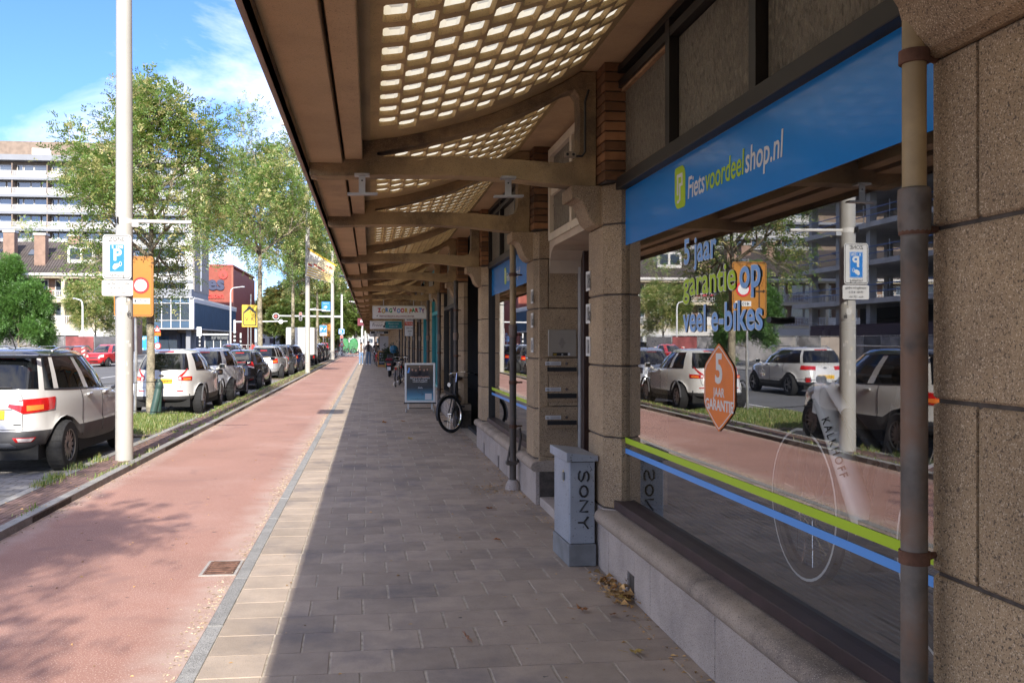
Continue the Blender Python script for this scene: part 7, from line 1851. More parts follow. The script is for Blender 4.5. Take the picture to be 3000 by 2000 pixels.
for i, (x, z, hc) in enumerate(((-.17, .93, 0), (-.09, .92, 1), (.0, .935, 1), (.09, .925, 1), (.16, .935, 0), (-.01, 1.0, 0))):
    def el(nm, cx_, cz, a, b_, mt, y): MB().prism([(cx_ + a * math.cos(2 * math.pi * k / 12), cz + b_ * math.sin(2 * math.pi * k / 12)) for k in range(12)], 'y', y - .0006, y).build(nm, mt, po)
    el('printed_torso', x, z - .105, .048, .085, m_shirt, -.0125)
    el('printed_hair', x, z + .003, .022, .030, m_hairp, -.0132); el('printed_face', x, z - .003, .016, .022, m_skin, -.0139)
    if i < 5: MB().prism([(x - .045, z - .15), (x + .04, z - .15), (x + .045, z - .165), (x - .045, z - .165)], 'y', -.0139, -.0133).build('printed_arm', m_skin, po)
MB().prism([(-.285, .86), (-.25, .98), (-.22, .97), (-.24, .86)], 'y', -.0128, -.0122).build('printed_balloon', m_ltblue, po)
for i, (s_, z) in enumerate((('Kom jij dit team versterken?', .735), ('Wij zijn op zoek naar', .695), ('creatieve aanpakkers', .658))): text(po, s_, .040, (0, -.0128, z), m_whitev, FACE_CAM, bold=.014, ext=.0004, align='CENTER', sx=.95)
text(po, 'Sofia', .055, (0, -.0128, .52), m_whitev, FACE_CAM, ext=.0004, align='CENTER', shear=.4); text(po, 'of kom gezellig winkelen!', .030, (-.06, -.0128, .285), m_black, FACE_CAM, bold=.01, ext=.0004, align='CENTER', shear=.3)
MB().tube([(-.06, -.013, .50), (-.04, -.013, .44), (.02, -.013, .41), (.07, -.013, .40)], .003, 4).build('arrow', m_black, po); MB().tube([(.03, -.013, .44), (.075, -.013, .40), (.03, -.013, .37)], .003, 4).build('arrow', m_black, po)
MB().box(.11, .255, -.0135, -.0122, .275, .41).build('white_square', m_whitev, po)
for x in (-.26, .26): MB().box(x - .02, x + .02, -.015, .015, .06, Z0).build('leg', m_steel, ab)
MB().box(-W_ - .02, W_ + .02, -.02, .02, .185, .212).build('cross_bar', m_black, ab)
for x in (-.30, .30): MB().tube([(x, -.24, .02), (x, 0, .085), (x, .24, .02)], .016, 6).build('foot', m_steel, ab)
MB().tube([(-.32, 0, .085), (.32, 0, .085)], .012, 6).build('foot_bar', m_black, ab)
# chalk board
cbd = thing('chalkboard', 'wooden framed chalk board standing on the pavement beside potted plants', 'chalkboard', (.70, 53.8, 0))
MB().ringprism([(-.26, .03), (.26, .03), (.26, .98), (-.26, .98)], [(-.20, .16), (.20, .16), (.20, .92), (-.20, .92)], 'y', -.03, .0).build('frame', M('chalk_wood', (.45, .22, .06), rough=.6), cbd)
bd = MB().box(-.20, .20, -.022, -.005, .16, .92).build('board', M('chalk_slate', (.03, .035, .04), rough=.8), cbd)
for i, s_ in enumerate(('open', 'koffie', '& taart', 'lunch')): text(bd, s_, .14, (0, -.0245, .76 - i * .16), m_whitev, FACE_CAM, ext=.0005, align='CENTER')
for x in (-.22, .22): MB().tube([(x, 0, .95), (x, .35, 0)], .02, 5).build('leg', M('chalk_wood', (.45, .22, .06)), cbd)

# ---------------------------------------------------------------- bicycles
def make_bike(name, label, loc, rz, frame_m=None, steer=0.0, lean=0.0, group='bicycles parked along the arcade', rack=True, bars='city', saddle=m_black, detail=True, tyre_w=.019):
    """bicycle pointing along local +Y, wheels on the ground"""
    t = thing(name, label, 'bicycle', loc, rz, group); t.scale = (.95, .95, .95)
    t.rotation_euler = (0, lean, rz)
    fm = frame_m or m_black; r_ = .335; n = 32 if detail else 16
    def bwheel(parent, cy_, mtx=None):
        q = MB()
        q.rings([[((tyre_w * math.cos(b)), cy_ + (r_ - tyre_w + tyre_w * math.sin(b)) * math.cos(2 * math.pi * k / n), r_ + (r_ - tyre_w + tyre_w * math.sin(b)) * math.sin(2 * math.pi * k / n)) for k in range(n)] for b in [2 * math.pi * j / 8 for j in range(9)]], 0, True, False)
        if mtx: q.v = [tuple(mtx @ Vector(v)) for v in q.v]
        w_ = q.build('wheel', m_rubber, parent)
        q = MB(); a, b_ = r_ - .038, r_ - .060
        for rr, xx in (): pass
        q.rings([[(xx, cy_ + rr * math.cos(2 * math.pi * k / n), r_ + rr * math.sin(2 * math.pi * k / n)) for k in range(n)] for rr, xx in ((a, -.012), (a, .012), (b_, .010), (b_, -.010), (a, -.012))], 0, True, False)
        if mtx: q.v = [tuple(mtx @ Vector(v)) for v in q.v]
        q.build('rim', m_chrome, w_)
        q = MB(); ns = 28 if detail else 10
        for k in range(ns):
            aa = 2 * math.pi * k / ns; sd = .025 if k % 2 else -.025
            q.tube([(sd, cy_ + .02 * math.cos(aa + .8), r_ + .02 * math.sin(aa + .8)), (0, cy_ + b_ * math.cos(aa), r_ + b_ * math.sin(aa))], .0013 if detail else .003, 3, caps=False)
        q.tube([(-.045, cy_, r_), (.045, cy_, r_)], .022, 10)
        if mtx: q.v = [tuple(mtx @ Vector(v)) for v in q.v]
        q.build('spokes', m_chrome, w_, kind='stuff')
        return w_
    yr, yf = -.53, .57
    head_t, head_b = Vector((0, .33, .90)), Vector((0, .39, .70)); bb = Vector((0, -.08, .29)); seat_t = Vector((0, -.27, .80))
    bwheel(t, yr)
    ax = (head_t - head_b).normalized()
    S = Matrix.Translation(head_b) @ Matrix.Rotation(steer, 4, ax) @ Matrix.Translation(-head_b)
    bwheel(t, yf, S)
    q = MB()
    q.tube([head_t, head_b], .020, 8); q.tube([head_b + Vector((0, -.01, .06)), bb], .018, 8); q.tube([bb, seat_t], .016, 8)
    q.tube([head_t - ax * .05, Vector((0, .05, .62)), Vector((0, -.14, .50))], .015, 8)
    for sd in (-1, 1): q.tube([(sd * .02, bb.y, bb.z), (sd * .055, yr, r_)], .010, 6); q.tube([(sd * .02, seat_t.y, seat_t.z - .06), (sd * .055, yr, r_)], .009, 6)
    q.build('frame', fm, t)
    q = MB()
    for sd in (-1, 1): q.tube([head_b, (sd * .045, .42, .66), (sd * .052, .50, .46), (sd * .052, yf, r_)], [.016, .014, .012, .010], 6)
    q.v = [tuple(S @ Vector(v)) for v in q.v]; q.build('fork', fm, t)
    q = MB(); top = head_t + ax * .17
    q.tube([head_t, top], .013, 8)
    if bars == 'city': pts = [(-.27, .02, .98), (-.27, .16, 1.03), (-.20, .27, 1.06), (-.06, top.y + .02, top.z + .01), (0, top.y, top.z), (.06, top.y + .02, top.z + .01), (.20, .27, 1.06), (.27, .16, 1.03), (.27, .02, .98)]
    else: pts = [(-.30, .20, 1.06), (-.15, .28, 1.08), (0, top.y, top.z), (.15, .28, 1.08), (.30, .20, 1.06)]
    q.tube(pts, .012, 8); q.v = [tuple(S @ Vector(v)) for v in q.v]
    hb = q.build('handlebar', m_chrome if bars == 'city' else m_black, t)
    for sd in (0, -1):
        p0, p1 = Vector(pts[sd]), Vector(pts[1 if sd == 0 else -2]); q = MB(); q.tube([p0, p0.lerp(p1, .8)], .018, 8); q.v = [tuple(S @ Vector(v)) for v in q.v]; q.build('grip', m_black, hb)
    q = MB(); q.tube([(-.05, .47, .80), (.05, .47, .80)], .0, 4) if False else None
    q.lathe([(.005, 0), (.035, .01), (.045, .05), (.04, .065)], 12, (0, 0, 0)); q.v = [tuple(S @ (Vector((0, .46, .86)) + Matrix.Rotation(R(-90), 3, 'X') @ Vector(v))) for v in q.v]; q.build('headlamp', m_chrome, t)
    q = MB()   # mudguards
    for cy_, a0, a1, mt in ((yr, 10, 190, None), (yf, 20, 200, S)):
        rs = []
        for k in range(15):
            a = R(lerp(a0, a1, k / 14)) if cy_ == yr else R(lerp(-15 + 0, 150, k / 14))
            rr = r_ + .022
            rs.append([(xx, cy_ + (rr + dz) * math.cos(a), r_ + (rr + dz) * math.sin(a)) for xx, dz in ((-.028, -.008), (0, .003), (.028, -.008), (0, -.001))])
        if mt: rs = [[tuple(mt @ Vector(v)) for v in g_] for g_ in rs]
        MB().rings(rs, 0, True, True).build('mudguard', fm if fm is not m_chrome else m_black, t)
    q = MB(); q.tube([seat_t, seat_t + Vector((0, -.04, .12))], .013, 8); q.build('seat_post', m_chrome, t)
    sp2 = seat_t + Vector((0, -.05, .14)); q = MB()
    q.rings([[(w_ * math.cos(a), sp2.y + dy, sp2.z + h_ * math.sin(a)) for a in [2 * math.pi * k / 10 for k in range(10)]] for dy, w_, h_ in ((-.13, .05, .03), (-.10, .095, .045), (-.02, .085, .04), (.08, .035, .03), (.15, .022, .022))], 0, True, True); q.build('saddle', saddle, t)
    MB().bbox(-.035, -.0, bb.y - .42, bb.y + .10, .27, .39, .03).build('chain_case', m_black, t) if False else MB().prism([(yr - .05, .31), (yr, .38), (bb.y, .40), (bb.y + .10, .33), (bb.y + .09, .25), (bb.y, .20), (yr, .29)], 'x', .025, .05).build('chain_case', m_black, t)
    q = MB(); q.tube([(.06, bb.y, bb.z), (.075, bb.y + .10, bb.z - .14)], .010, 6); q.tube([(-.06, bb.y, bb.z), (-.075, bb.y - .10, bb.z + .14)], .010, 6); q.tube([(-.06, bb.y, bb.z), (.06, bb.y, bb.z)], .018, 8)
    ck = q.build('crank', m_chrome, t, kind='stuff')
    MB().box(.08, .18, bb.y + .06, bb.y + .14, bb.z - .155, bb.z - .13).build('pedal', m_black, t); MB().box(-.18, -.08, bb.y - .14, bb.y - .06, bb.z + .13, bb.z + .155).build('pedal', m_black, t)
    if rack:
        q = MB()
        for sd in (-1, 1): q.tube([(sd * .06, -.30, .74), (sd * .06, -.80, .73)], .007, 6); q.tube([(sd * .06, -.70, .73), (sd * .058, yr, r_)], .006, 6)
        for y in (-.40, -.60, -.79): q.tube([(-.06, y, .735), (.06, y, .735)], .006, 6)
        q.build('luggage_rack', m_chrome if frame_m is m_chrome else m_black, t, kind='stuff'); MB().bbox(-.03, .03, -.83, -.80, .62, .70, .008).build('tail_lamp', m_tail, t)
    MB().tube([(-.05, -.14, .27), (-.13, -.18, .03), (-.16, -.20, .01)], .009, 6).build('kick_stand', m_chrome, t)
    return t
make_bike('bicycle', 'black city bicycle with a turned front wheel leaning beside the nearest shop entrance', (1.44, 15.72, 0), R(172), m_black, R(-42), R(-5))
make_bike('bicycle', 'silver framed bicycle with a luggage rack, behind the poster stand', (.93, 31.2, 0), R(-8), m_chrome, R(10), R(3))
make_bike('bicycle', 'black bicycle with raised white handlebar beyond the poster stand', (1.12, 33.2, 0), R(-4), m_black, R(-8), R(3), bars='flat')
make_bike('bicycle', 'dark red bicycle past the chalk board', (.42, 56.5, 0), R(185), m_red, R(15), R(3), detail=False)
make_bike('bicycle', 'black bicycle behind the dark red one', (.70, 59.0, 0), R(176), m_black, R(-10), R(3), detail=False)
make_bike('bicycle', 'dark bicycle parked under the far piers, second behind the dark red one', (.92, 62.0, 0), R(180), m_black, 0, R(3), detail=False)
for i, (x, y, a) in enumerate(((-3.75, 79.0, 70), (-3.8, 80.4, 75), (-3.7, 81.8, 68), (-3.8, 83.2, 72))):
    make_bike('bicycle', ['first grey bicycle in the kerbside rack by the white pole', 'second grey bicycle in the kerbside rack by the white pole', 'third grey bicycle in the kerbside rack by the white pole', 'last grey bicycle in the kerbside rack by the white pole'][i], (x, y, 0.0), R(a), m_steel, 0, R(4), 'bicycles in the kerbside rack', detail=False)
for i in range(3):
    make_bike('bicycle', ['left black bicycle before the green containers', 'middle black bicycle before the green containers', 'right black bicycle before the green containers'][i], (-3.4 + i * .85, 113 + i * .3, 0.0), R(60 + i * 12), m_black, 0, R(4), 'bicycles by the green containers', detail=False)
# moped under a cover, parked along the arcade
mp = thing('moped', 'black moped with dark red seat cover parked behind the silver bicycle', 'moped', (.86, 39.8, 0), R(-4))
for y in (-.55, .62):
    MB().rings([[(.045 * math.cos(b), y + (.17 + .05 * math.sin(b)) * math.cos(2 * math.pi * k / 18), .22 + (.17 + .05 * math.sin(b)) * math.sin(2 * math.pi * k / 18)) for k in range(18)] for b in [2 * math.pi * j / 8 for j in range(9)]], 0, True, False).build('wheel', m_rubber, mp)
MB().prism([(-.80, .45), (-.2, .28), (.2, .25), (.40, .30), (.52, .95), (.45, .98), (.28, .40), (-.05, .38), (-.12, .68), (-.75, .72)], 'x', -.15, .15).build('body', m_black, mp, bevel=.03)
MB().bbox(-.17, .17, -.78, -.10, .70, .82, .05).build('seat_cover', M('cover_darkred', (.16, .015, .025), rough=.8, var=.3, vscale=20), mp); MB().bbox(-.09, .09, -.86, -.80, .52, .60, .01).build('tail_lamp', m_tail, mp)
MB().tube([(-.30, .40, 1.02), (0, .46, .99), (.30, .40, 1.02)], .018, 6).build('handlebar', m_black, mp)
for sd in (-1, 1): MB().disc((sd * .28, .42, 1.16), .05, 12, 'y', .01).build('mirror', m_black, mp)
MB().bbox(-.08, .08, -.90, -.87, .30, .45, .005).build('number_plate', m_whitev, mp)
# plants and a balloon by the chalk board
m_pot = M('pot_yellow', (.45, .36, .04)); m_leafG = translucent('pot_leaf', (.02, .05, .015), (.03, .08, .02), .3, .4, ((.04, .09, .02), (.06, .12, .03)))
for i, (x, y, s_, lb) in enumerate(((1.0, 52.6, 1.0, 'potted plant beside the chalk board, nearer the wall'), (1.25, 50.9, 1.25, 'bushy potted plant in front of the blue balloon'), (.75, 55.3, .9, 'potted plant just behind the chalk board'))):
    p = thing('potted_plant', lb, 'plant', (x, y, 0), 0, 'potted plants on the pavement'); MB().lathe([(.12 * s_, 0), (.17 * s_, .30 * s_), (.18 * s_, .31 * s_), (.15 * s_, .30 * s_)], 14).build('pot', m_pot if i != 1 else m_black, p)
    rs = np.random.RandomState(40 + i); nb = 160
    bs = rs.normal(0, .14 * s_, (nb, 3)); bs[:, 2] = .30 * s_ + abs(rs.normal(.25, .2, nb)) * s_; dr = bs.copy(); dr[:, 2] = rs.uniform(.1, .5, nb)
    link('foliage', leaf_mesh('foliage', bs.tolist(), dr.tolist(), rs.uniform(0, .6, nb).tolist(), m_leafG, .22 * s_, 3, .05 * s_, .10 * s_, rs), p)
bl = thing('balloon', 'round dark blue balloon tied above the potted plants', 'balloon', (1.28, 49.5, 0)); MB().sphere((0, 0, 1.12), .24, 16, 10, 0, (1, 1, 1.0)).build('envelope', M('balloon_blue', (.01, .11, .20), rough=.15), bl); MB().tube([(0, 0, .88), (.03, 0, .5), (0, 0, .35)], .004, 4).build('string', m_whitev, bl)
sb = thing('shop_board', 'grey printed board with a black arrow standing by the far piers', 'sign', (1.0, 66, 0)); MB().box(-.32, .32, -.03, .03, .75, 1.95).build('board', M('board_grey', (.42, .42, .42)), sb); MB().prism([(-.05, 1.3), (.12, 1.45), (.12, 1.38), (.02, 1.3), (.12, 1.22), (.12, 1.15)], 'y', -.036, -.0305).build('arrow', m_black, sb)
for x in (-.25, .25): MB().box(x - .02, x + .02, -.02, .02, 0, .75).build('leg', m_steel, sb)

# bicycle on show behind the glass
sbk = thing('display_bicycle', 'white framed electric bicycle on show inside the shop window', 'bicycle', (1.93, 3.30, .46), R(-3))
r_ = .36
m_fw = M('bike_white', (.86, .86, .84), rough=.3, coat=.4)
def dwheel(cy_):
    n = 40
    w_ = MB().rings([[(.026 * math.cos(b), cy_ + (r_ - .026 + .026 * math.sin(b)) * math.cos(2 * math.pi * k / n), r_ + (r_ - .026 + .026 * math.sin(b)) * math.sin(2 * math.pi * k / n)) for k in range(n)] for b in [2 * math.pi * j / 8 for j in range(9)]], 0, True, False).build('wheel', M('display_tyre', (.03, .03, .032), rough=.7), sbk)
    for sd in (-1, 1): MB().rings([[(sd * xx, cy_ + rr * math.cos(2 * math.pi * k / n), r_ + rr * math.sin(2 * math.pi * k / n)) for k in range(n)] for rr, xx in ((r_ - .020, .0262), (r_ - .026, .0280), (r_ - .032, .0270), (r_ - .020, .0262))], 0, True, False).build('reflector_line', m_fw, w_)
    MB().rings([[(xx, cy_ + rr * math.cos(2 * math.pi * k / n), r_ + rr * math.sin(2 * math.pi * k / n)) for k in range(n)] for rr, xx in ((r_ - .05, -.014), (r_ - .05, .014), (r_ - .08, .010), (r_ - .08, -.010), (r_ - .05, -.014))], 0, True, False).build('rim', m_black, w_)
    q = MB()
    for k in range(32):
        aa = 2 * math.pi * k / 32; sd = .03 if k % 2 else -.03; q.tube([(sd, cy_ + .03 * math.cos(aa + .8), r_ + .03 * math.sin(aa + .8)), (0, cy_ + (r_ - .08) * math.cos(aa), r_ + (r_ - .08) * math.sin(aa))], .0014, 3, caps=False)
    q.tube([(-.05, cy_, r_), (.05, cy_, r_)], .035, 12); q.build('spokes', m_chrome, w_, kind='stuff')
dwheel(.57); dwheel(-.57)
q = MB(); q.tube([(0, .40, .98), (0, .44, .78)], .034, 10); q.tube([(0, .42, .86), (0, .02, .34)], [.046, .05], 12); q.tube([(0, .40, .94), (0, .20, .80)], .024, 10)
q.build('frame', m_fw, sbk)
q = MB(); q.tube([(0, .20, .80), (0, -.16, .62)], .024, 10); q.tube([(0, 0, .30), (0, -.20, .86)], .026, 10)
for sd in (-1, 1): q.tube([(sd * .03, .0, .31), (sd * .06, -.57, .36)], .014, 8); q.tube([(sd * .02, -.17, .72), (sd * .06, -.57, .36)], .012, 8)
q.build('rear_frame', m_black, sbk)
for sd in (-1, 1): MB().tube([(sd * .05, .45, .74), (sd * .055, .57, .36)], .018, 8).build('fork_leg', m_black, sbk)
text(sbk, 'KALKHOFF', .046, (.0, 0, 0), m_black, FACE_CAM, bold=.01, ext=.0006, spacing=1.35)
kt = [o for o in sbk.children if o.name.startswith('lettering')][0]
d_ = (Vector((0, .02, .34)) - Vector((0, .42, .86))).normalized(); nx = Vector((-1, 0, 0))
e2 = Vector((-1, 0, 0)).cross(d_); nx = (Vector((-1, 0, 0)) * .72 + e2 * .69).normalized(); up_ = nx.cross(d_)
kt.matrix_local = Matrix.Translation(Vector((0, .335, .75)) + nx * .0515 - up_ * .020) @ Matrix(((d_.x, up_.x, nx.x), (d_.y, up_.y, nx.y), (d_.z, up_.z, nx.z))).to_4x4()
MB().bbox(-.09, .09, -.26, -.02, .93, 1.0, .03).build('saddle', m_black, sbk); MB().tube([(0, -.20, .86), (0, -.22, .94)], .014, 8).build('seat_post', m_black, sbk)
MB().tube([(-.30, .26, 1.18), (-.10, .36, 1.16), (0, .38, 1.15), (.10, .36, 1.16), (.30, .26, 1.18)], .014, 8).build('handlebar', m_black, sbk); MB().tube([(0, .40, .97), (0, .38, 1.15)], .018, 8).build('stem', m_black, sbk)
MB().lathe([(.02, -.05), (.10, -.04), (.10, .04), (.02, .05)], 18).build('motor', m_black, sbk, (0, 0, .30), (0, R(90), 0)); MB().tube([(-.06, -.40, .30), (-.16, -.52, .02)], .011, 6).build('kick_stand', m_black, sbk)
# leaflet stands inside as soft silhouettes
for i, (x, y) in enumerate(((3.6, 4.6), (4.4, 5.4), (4.0, 2.4))):
    make_bike('display_bicycle', ['black bicycle deep inside the shop, left', 'grey bicycle deepest inside the shop', 'black bicycle deep inside the shop behind the white one'][i], (x, y, .42), R(70 + 20 * i), m_black if i != 1 else m_steel, R(15), 0, 'bicycles for sale inside the shop', detail=False)

# ---------------------------------------------------------------- people
def make_person(name, label, loc, rz, pose, cols, group=None, extras=()):
    """one continuous skinned body; hair, bag and glasses as children. pose: joint -> (x, y, z) in metres, facing -Y"""
    t = thing(name, label, 'person', loc, rz, group); t.scale = (.91, .91, .91)
    J = pose; order = list(J.keys()); idx = {k: i for i, k in enumerate(order)}
    E_ = [('pelvis', 'spine'), ('spine', 'chest'), ('chest', 'neck'), ('neck', 'head'), ('head', 'crown')]
    for s_ in 'LR': E_ += [('chest', 'sh' + s_), ('sh' + s_, 'el' + s_), ('el' + s_, 'wr' + s_), ('wr' + s_, 'ha' + s_), ('pelvis', 'hip' + s_), ('hip' + s_, 'kn' + s_), ('kn' + s_, 'an' + s_), ('an' + s_, 'to' + s_)]
    rad = dict(pelvis=(.155, .11), spine=(.135, .10), chest=(.165, .115), neck=(.055, .055), head=(.075, .088), crown=(.06, .072))
    for s_ in 'LR': rad.update({'sh' + s_: (.062, .062), 'el' + s_: (.046, .046), 'wr' + s_: (.032, .032), 'ha' + s_: (.036, .022), 'hip' + s_: (.095, .095), 'kn' + s_: (.068, .068), 'an' + s_: (.052, .052), 'to' + s_: (.042, .034)})
    me = bpy.data.meshes.new('body'); me.from_pydata([J[k] for k in order], [(idx[a], idx[b]) for a, b in E_], [])
    o = bpy.data.objects.new('tmp', me); COL.objects.link(o)
    sk = o.modifiers.new('s', 'SKIN'); sv = me.skin_vertices[0].data
    for k in order: sv[idx[k]].radius = rad[k]; sv[idx[k]].use_root = (k == 'pelvis')
    sb_ = o.modifiers.new('d', 'SUBSURF'); sb_.levels = 2; sb_.render_levels = 2
    dg = bpy.context.evaluated_depsgraph_get(); dg.update()
    bm_ = bpy.data.meshes.new_from_object(o.evaluated_get(dg)); bpy.data.objects.remove(o)
    for c_ in cols: bm_.materials.append(c_)
    zb, zn, zk = J['pelvis'][2] + .02, J['neck'][2] - .0, .11
    for p in bm_.polygons:
        c_ = p.center
        near_hand = min((c_ - Vector(J['wr' + s_])).length for s_ in 'LR') < .05 or min((c_ - Vector(J['ha' + s_])).length for s_ in 'LR') < .08
        if c_.z > zn: p.material_index = 0
        elif near_hand and abs(c_.x) > .10: p.material_index = 0
        elif c_.z > zb or (abs(c_.x) > .19 and c_.z > .62): p.material_index = 4 if (abs(c_.x) < .075 and c_.y < 0 and len(cols) > 4 and c_.z > zb) else 1
        elif c_.z > zk: p.material_index = 2
        else: p.material_index = 3
        p.use_smooth = True
    link('body', bm_, t)
    hx_, hy_, hz_ = J['head']
    return t, Vector(J['head'])
def stand_pose(h=1.72, stride=.14, arms=((-.02, -.10), (.02, .06)), lean=0.0):
    k = h / 1.72; P_ = {}
    P_['pelvis'] = (0, 0, .94 * k); P_['spine'] = (0, .0, 1.10 * k); P_['chest'] = (0, -.01, 1.32 * k); P_['neck'] = (0, -.015, 1.47 * k); P_['head'] = (0, -.03, 1.585 * k); P_['crown'] = (0, -.025, 1.66 * k)
    for s_, sg_, st, (ax_, ay) in (('L', -1, stride, arms[0]), ('R', 1, -stride, arms[1])):
        P_['sh' + s_] = (sg_ * .185, 0, 1.38 * k); P_['el' + s_] = (sg_ * .235 + ax_, ay * .4 + .02, 1.10 * k); P_['wr' + s_] = (sg_ * .235 + ax_ * 2, ay - .02, .87 * k); P_['ha' + s_] = (sg_ * .23 + ax_ * 2, ay - .04, .79 * k)
        P_['hip' + s_] = (sg_ * .095, 0, .88 * k); P_['kn' + s_] = (sg_ * .10, -st * .6 - .03, .49 * k); P_['an' + s_] = (sg_ * .105, -st + (.02 if st < 0 else 0), .09 * k); P_['to' + s_] = (sg_ * .125, -st - .14, .035)
    return P_
sk_ = M('skin', (.52, .33, .24), rough=.5, var=.05); den = M('denim', (.16, .24, .38), rough=.9, var=.2, vscale=8); den2 = M('denim_mid', (.10, .16, .24), rough=.9, var=.2, vscale=8)
wj = M('cream_jacket', (.70, .68, .63), rough=.9); tj = M('taupe_jacket', (.17, .15, .135), rough=.9); blk = M('black_cloth', (.02, .02, .022), rough=.9); brw = M('brown_top', (.16, .12, .095), rough=.9); shoe = M('white_shoe', (.62, .58, .54)); hr = M('dark_hair', (.03, .02, .015), rough=.6); hb_ = M('brown_hair', (.13, .06, .025), rough=.6)
def hair(t, hd, mt, cap=1.0, long=0.0):
    q = MB(); q.sphere((hd.x, hd.y + .018, hd.z + .035), .098, 12, 8, 0, (.92, 1.02, 1.0 * cap))
    if long: q.sphere((hd.x, hd.y + .055, hd.z - .07), .085, 10, 7, 0, (1.05, .6, 1.5))
    q.build('hair', mt, t)
def face(t, hd, shades=True):
    q = MB(); q.sphere((hd.x, hd.y - .092, hd.z - .012), .014, 6, 5, 0, (.8, 1, 1.4)); q.build('nose', sk_, t)
    if shades: MB().box(hd.x - .062, hd.x + .062, hd.y - .098, hd.y - .082, hd.z + .002, hd.z + .034).build('sunglasses', m_black, t)
    MB().box(hd.x - .022, hd.x + .022, hd.y - .090, hd.y - .082, hd.z - .052, hd.z - .043).build('mouth', M('lips', (.35, .14, .12)), t)
t, hd = make_person('person', 'woman in a cream jacket, dark top and light blue jeans walking towards us', (-.60, 59.5, 0), 0, stand_pose(1.66, .10), [sk_, wj, den, shoe, brw], 'people walking towards us')
hair(t, hd, hr, 1.0, 1); face(t, hd); MB().sphere((-.30, -.08, .92), .11, 10, 7, 0, (1.1, .6, .8)).build('handbag', blk, t); MB().tube([(-.20, 0, 1.42), (-.27, -.06, 1.15), (-.29, -.08, .98)], .012, 5).build('bag_strap', blk, t)
t, hd = make_person('person', 'man in a taupe jacket, black shirt and blue jeans walking towards us', (-.12, 58.6, 0), 0, stand_pose(1.74, -.12), [sk_, tj, den2, shoe, blk], 'people walking towards us')
hair(t, hd, hb_, .9, 0); face(t, hd)
t, hd = make_person('person', 'person in dark clothes standing with a bicycle under the far arcade', (.42, 67, 0), 0, stand_pose(1.68, .06), [sk_, blk, blk, blk, brw]); hair(t, hd, hr); face(t, hd)
make_bike('bicycle', 'dark bicycle held by the person in dark clothes', (.30, 66.6, 0), R(182), m_black, R(-12), 0, 'bicycles parked along the arcade', detail=False)
t, hd = make_person('person', 'person in a red jacket across the street before the red cladding', (-11.8, 92, -.1), 0, stand_pose(1.70, .1), [sk_, M('red_jacket', (.60, .05, .04), rough=.8), blk, blk, M('red_jacket', (.60, .05, .04))]); hair(t, hd, hr); face(t, hd, False)

# ---------------------------------------------------------------- litter and fallen leaves
rl = random.Random(77)
def litter(name, spots, mt, size, flatness=.35):
    q = MB()
    for x, y, z in spots:
        s_ = size * rl.uniform(.4, 1.3); a = rl.uniform(0, 6.28); c_, sn = math.cos(a), math.sin(a); w = s_ * rl.uniform(.25, .6)
        h1, h2 = rl.uniform(.001, flatness * s_), rl.uniform(.001, flatness * s_)
        P_ = [(-s_ / 2, 0, .001), (0, -w / 2, h1), (s_ / 2, 0, .002), (0, w / 2, h2)]
        q.add([(x + u * c_ - v * sn, y + u * sn + v * c_, z + h_) for u, v, h_ in P_], [(0, 1, 2), (0, 2, 3)], 0, False, rl.random())
    o = q.build(name, mt); o['kind'] = 'stuff'; return o
sp_ = []
for _ in range(9000):       # drift of leaflets along the right side of the path
    y = rl.uniform(2.5, 40); cl = .5 + .5 * math.sin(y * 2.1) * math.sin(y * .7 + 1); 
    if rl.random() > .35 + .65 * cl: continue
    sp_.append((-.892 - abs(rl.gauss(0, .03 + .035 * cl)), y, 0.0))
for _ in range(8000):       # and under the left kerb
    y = rl.uniform(5, 60); cl = .5 + .5 * math.sin(y * 1.7 + 2) * math.sin(y * .6)
    if rl.random() > .3 + .7 * cl: continue
    sp_.append((-2.86 + abs(rl.gauss(0, .04 + .05 * cl)), y, 0.0))
litter('leaf_litter', sp_, M('pale_leaflet', (.52, .42, .29), rough=.8, var=.3, vscale=30, rnd='attr', rndamt=.45), .020)
sp_ = [(rl.uniform(-2.8, -.9), rl.uniform(3, 40), 0.0) for _ in range(500)] + [(rl.uniform(-.75, 1.5), rl.uniform(2.5, 40), .002) for _ in range(500)] + [(1.555 - abs(rl.gauss(0, .09)), rl.uniform(3.6, 30), .002) for _ in range(1500)] + [(rl.uniform(-3.4, -2.9), rl.uniform(6, 40), .066) for _ in range(900)] + [(rl.uniform(-5.6, -3.5), rl.uniform(7, 16), -.095) for _ in range(500)] + [(1.3 + rl.gauss(0, .15), 9.4 + rl.gauss(0, .25), .002) for _ in range(260)]
litter('leaf_litter', sp_, m_leafdry, .024)
sp_ = [(1.50 + rl.gauss(0, .04), 5.28 + rl.gauss(0, .10), .004 + abs(rl.gauss(0, .03))) for _ in range(110)] + [(1.50 + rl.gauss(0, .03), 5.6 + rl.gauss(0, .07), .004 + abs(rl.gauss(0, .02))) for _ in range(50)]
litter('leaf_litter', sp_, m_leafdry, .05, .6)
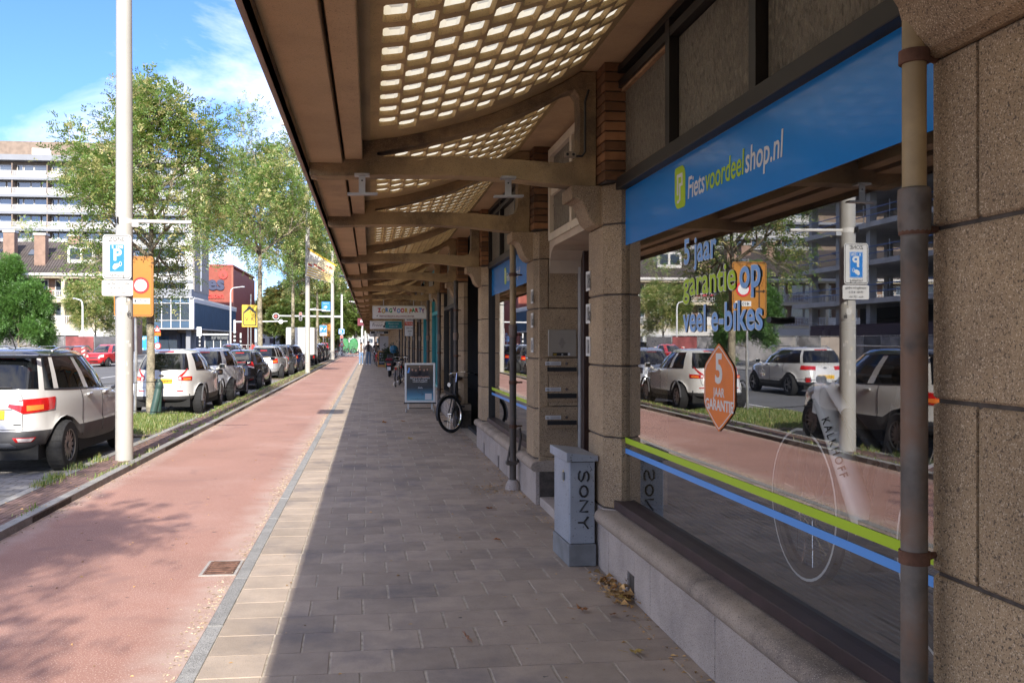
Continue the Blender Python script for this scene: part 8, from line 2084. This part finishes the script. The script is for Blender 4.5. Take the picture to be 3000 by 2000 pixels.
def maple(name, label, loc, size, rz, mt, tilt=(.1, .1)):
    pts = []
    for k, r_ in enumerate((1, .45, .8, .4, .75, .35, .5, .3, .5, .35, .75, .4, .8, .45)): a = 2 * math.pi * k / 14; pts.append((r_ * size / 2 * math.cos(a), r_ * size / 2 * math.sin(a), rl.uniform(0, .22) * size))
    q = MB(); q.add([(0, 0, .004)] + pts, [(0, k + 1, (k + 1) % 14 + 1) for k in range(14)]); q.tube([(-size * .3, 0, .004), (-size * .75, .01, .01)], .0012, 4)
    o = q.build(name, mt, None, loc, (tilt[0], tilt[1], rz)); tag(o, label, 'leaf', 'single large fallen leaves'); return o
maple('fallen_leaf', 'pale brown fallen leaf standing on the tiles near the bottom middle', (.49, 4.62, .02), .11, 1.2, M('leaf_tan', (.48, .26, .16), var=.2, vscale=40), (.9, .2))
maple('fallen_leaf', 'orange brown fallen leaf on the tiles left of the plinth', (1.20, 5.06, .012), .11, .3, M('leaf_rust', (.36, .15, .05), var=.3, vscale=40))
maple('fallen_leaf', 'small brown leaf between the orange leaf and the plinth', (1.36, 4.95, .01), .07, 2, m_leafbrown)
maple('fallen_leaf', 'yellow leaf at the plinth vent hole', (1.48, 5.18, .03), .13, .6, M('leaf_yellow', (.48, .34, .10), var=.2, vscale=40), (.3, .4))
maple('fallen_leaf', 'brown leaf left of the grey cabinet', (.98, 6.9, .01), .09, 1.7, m_leafbrown); maple('fallen_leaf', 'rust coloured leaf in front of the drainpipe foot', (1.1, 8.2, .01), .10, 2.7, m_leafbrown); maple('fallen_leaf', 'long yellow leaf at the bottom right of the pavement', (1.30, 4.34, .008), .11, .1, M('leaf_yellow', (.48, .34, .10)))
maple('fallen_leaf', 'yellow leaf on the pavement between camera and poster stand', (.62, 14.2, .01), .13, .5, M('leaf_yellow', (.48, .34, .10))); maple('fallen_leaf', 'dark brown leaf near the pavement middle, left of the poster stand', (.25, 17.0, .02), .16, .2, m_leafbrown); maple('fallen_leaf', 'dark brown leaf just left of the poster stand foot', (.62, 17.2, .02), .13, .9, m_leafbrown)
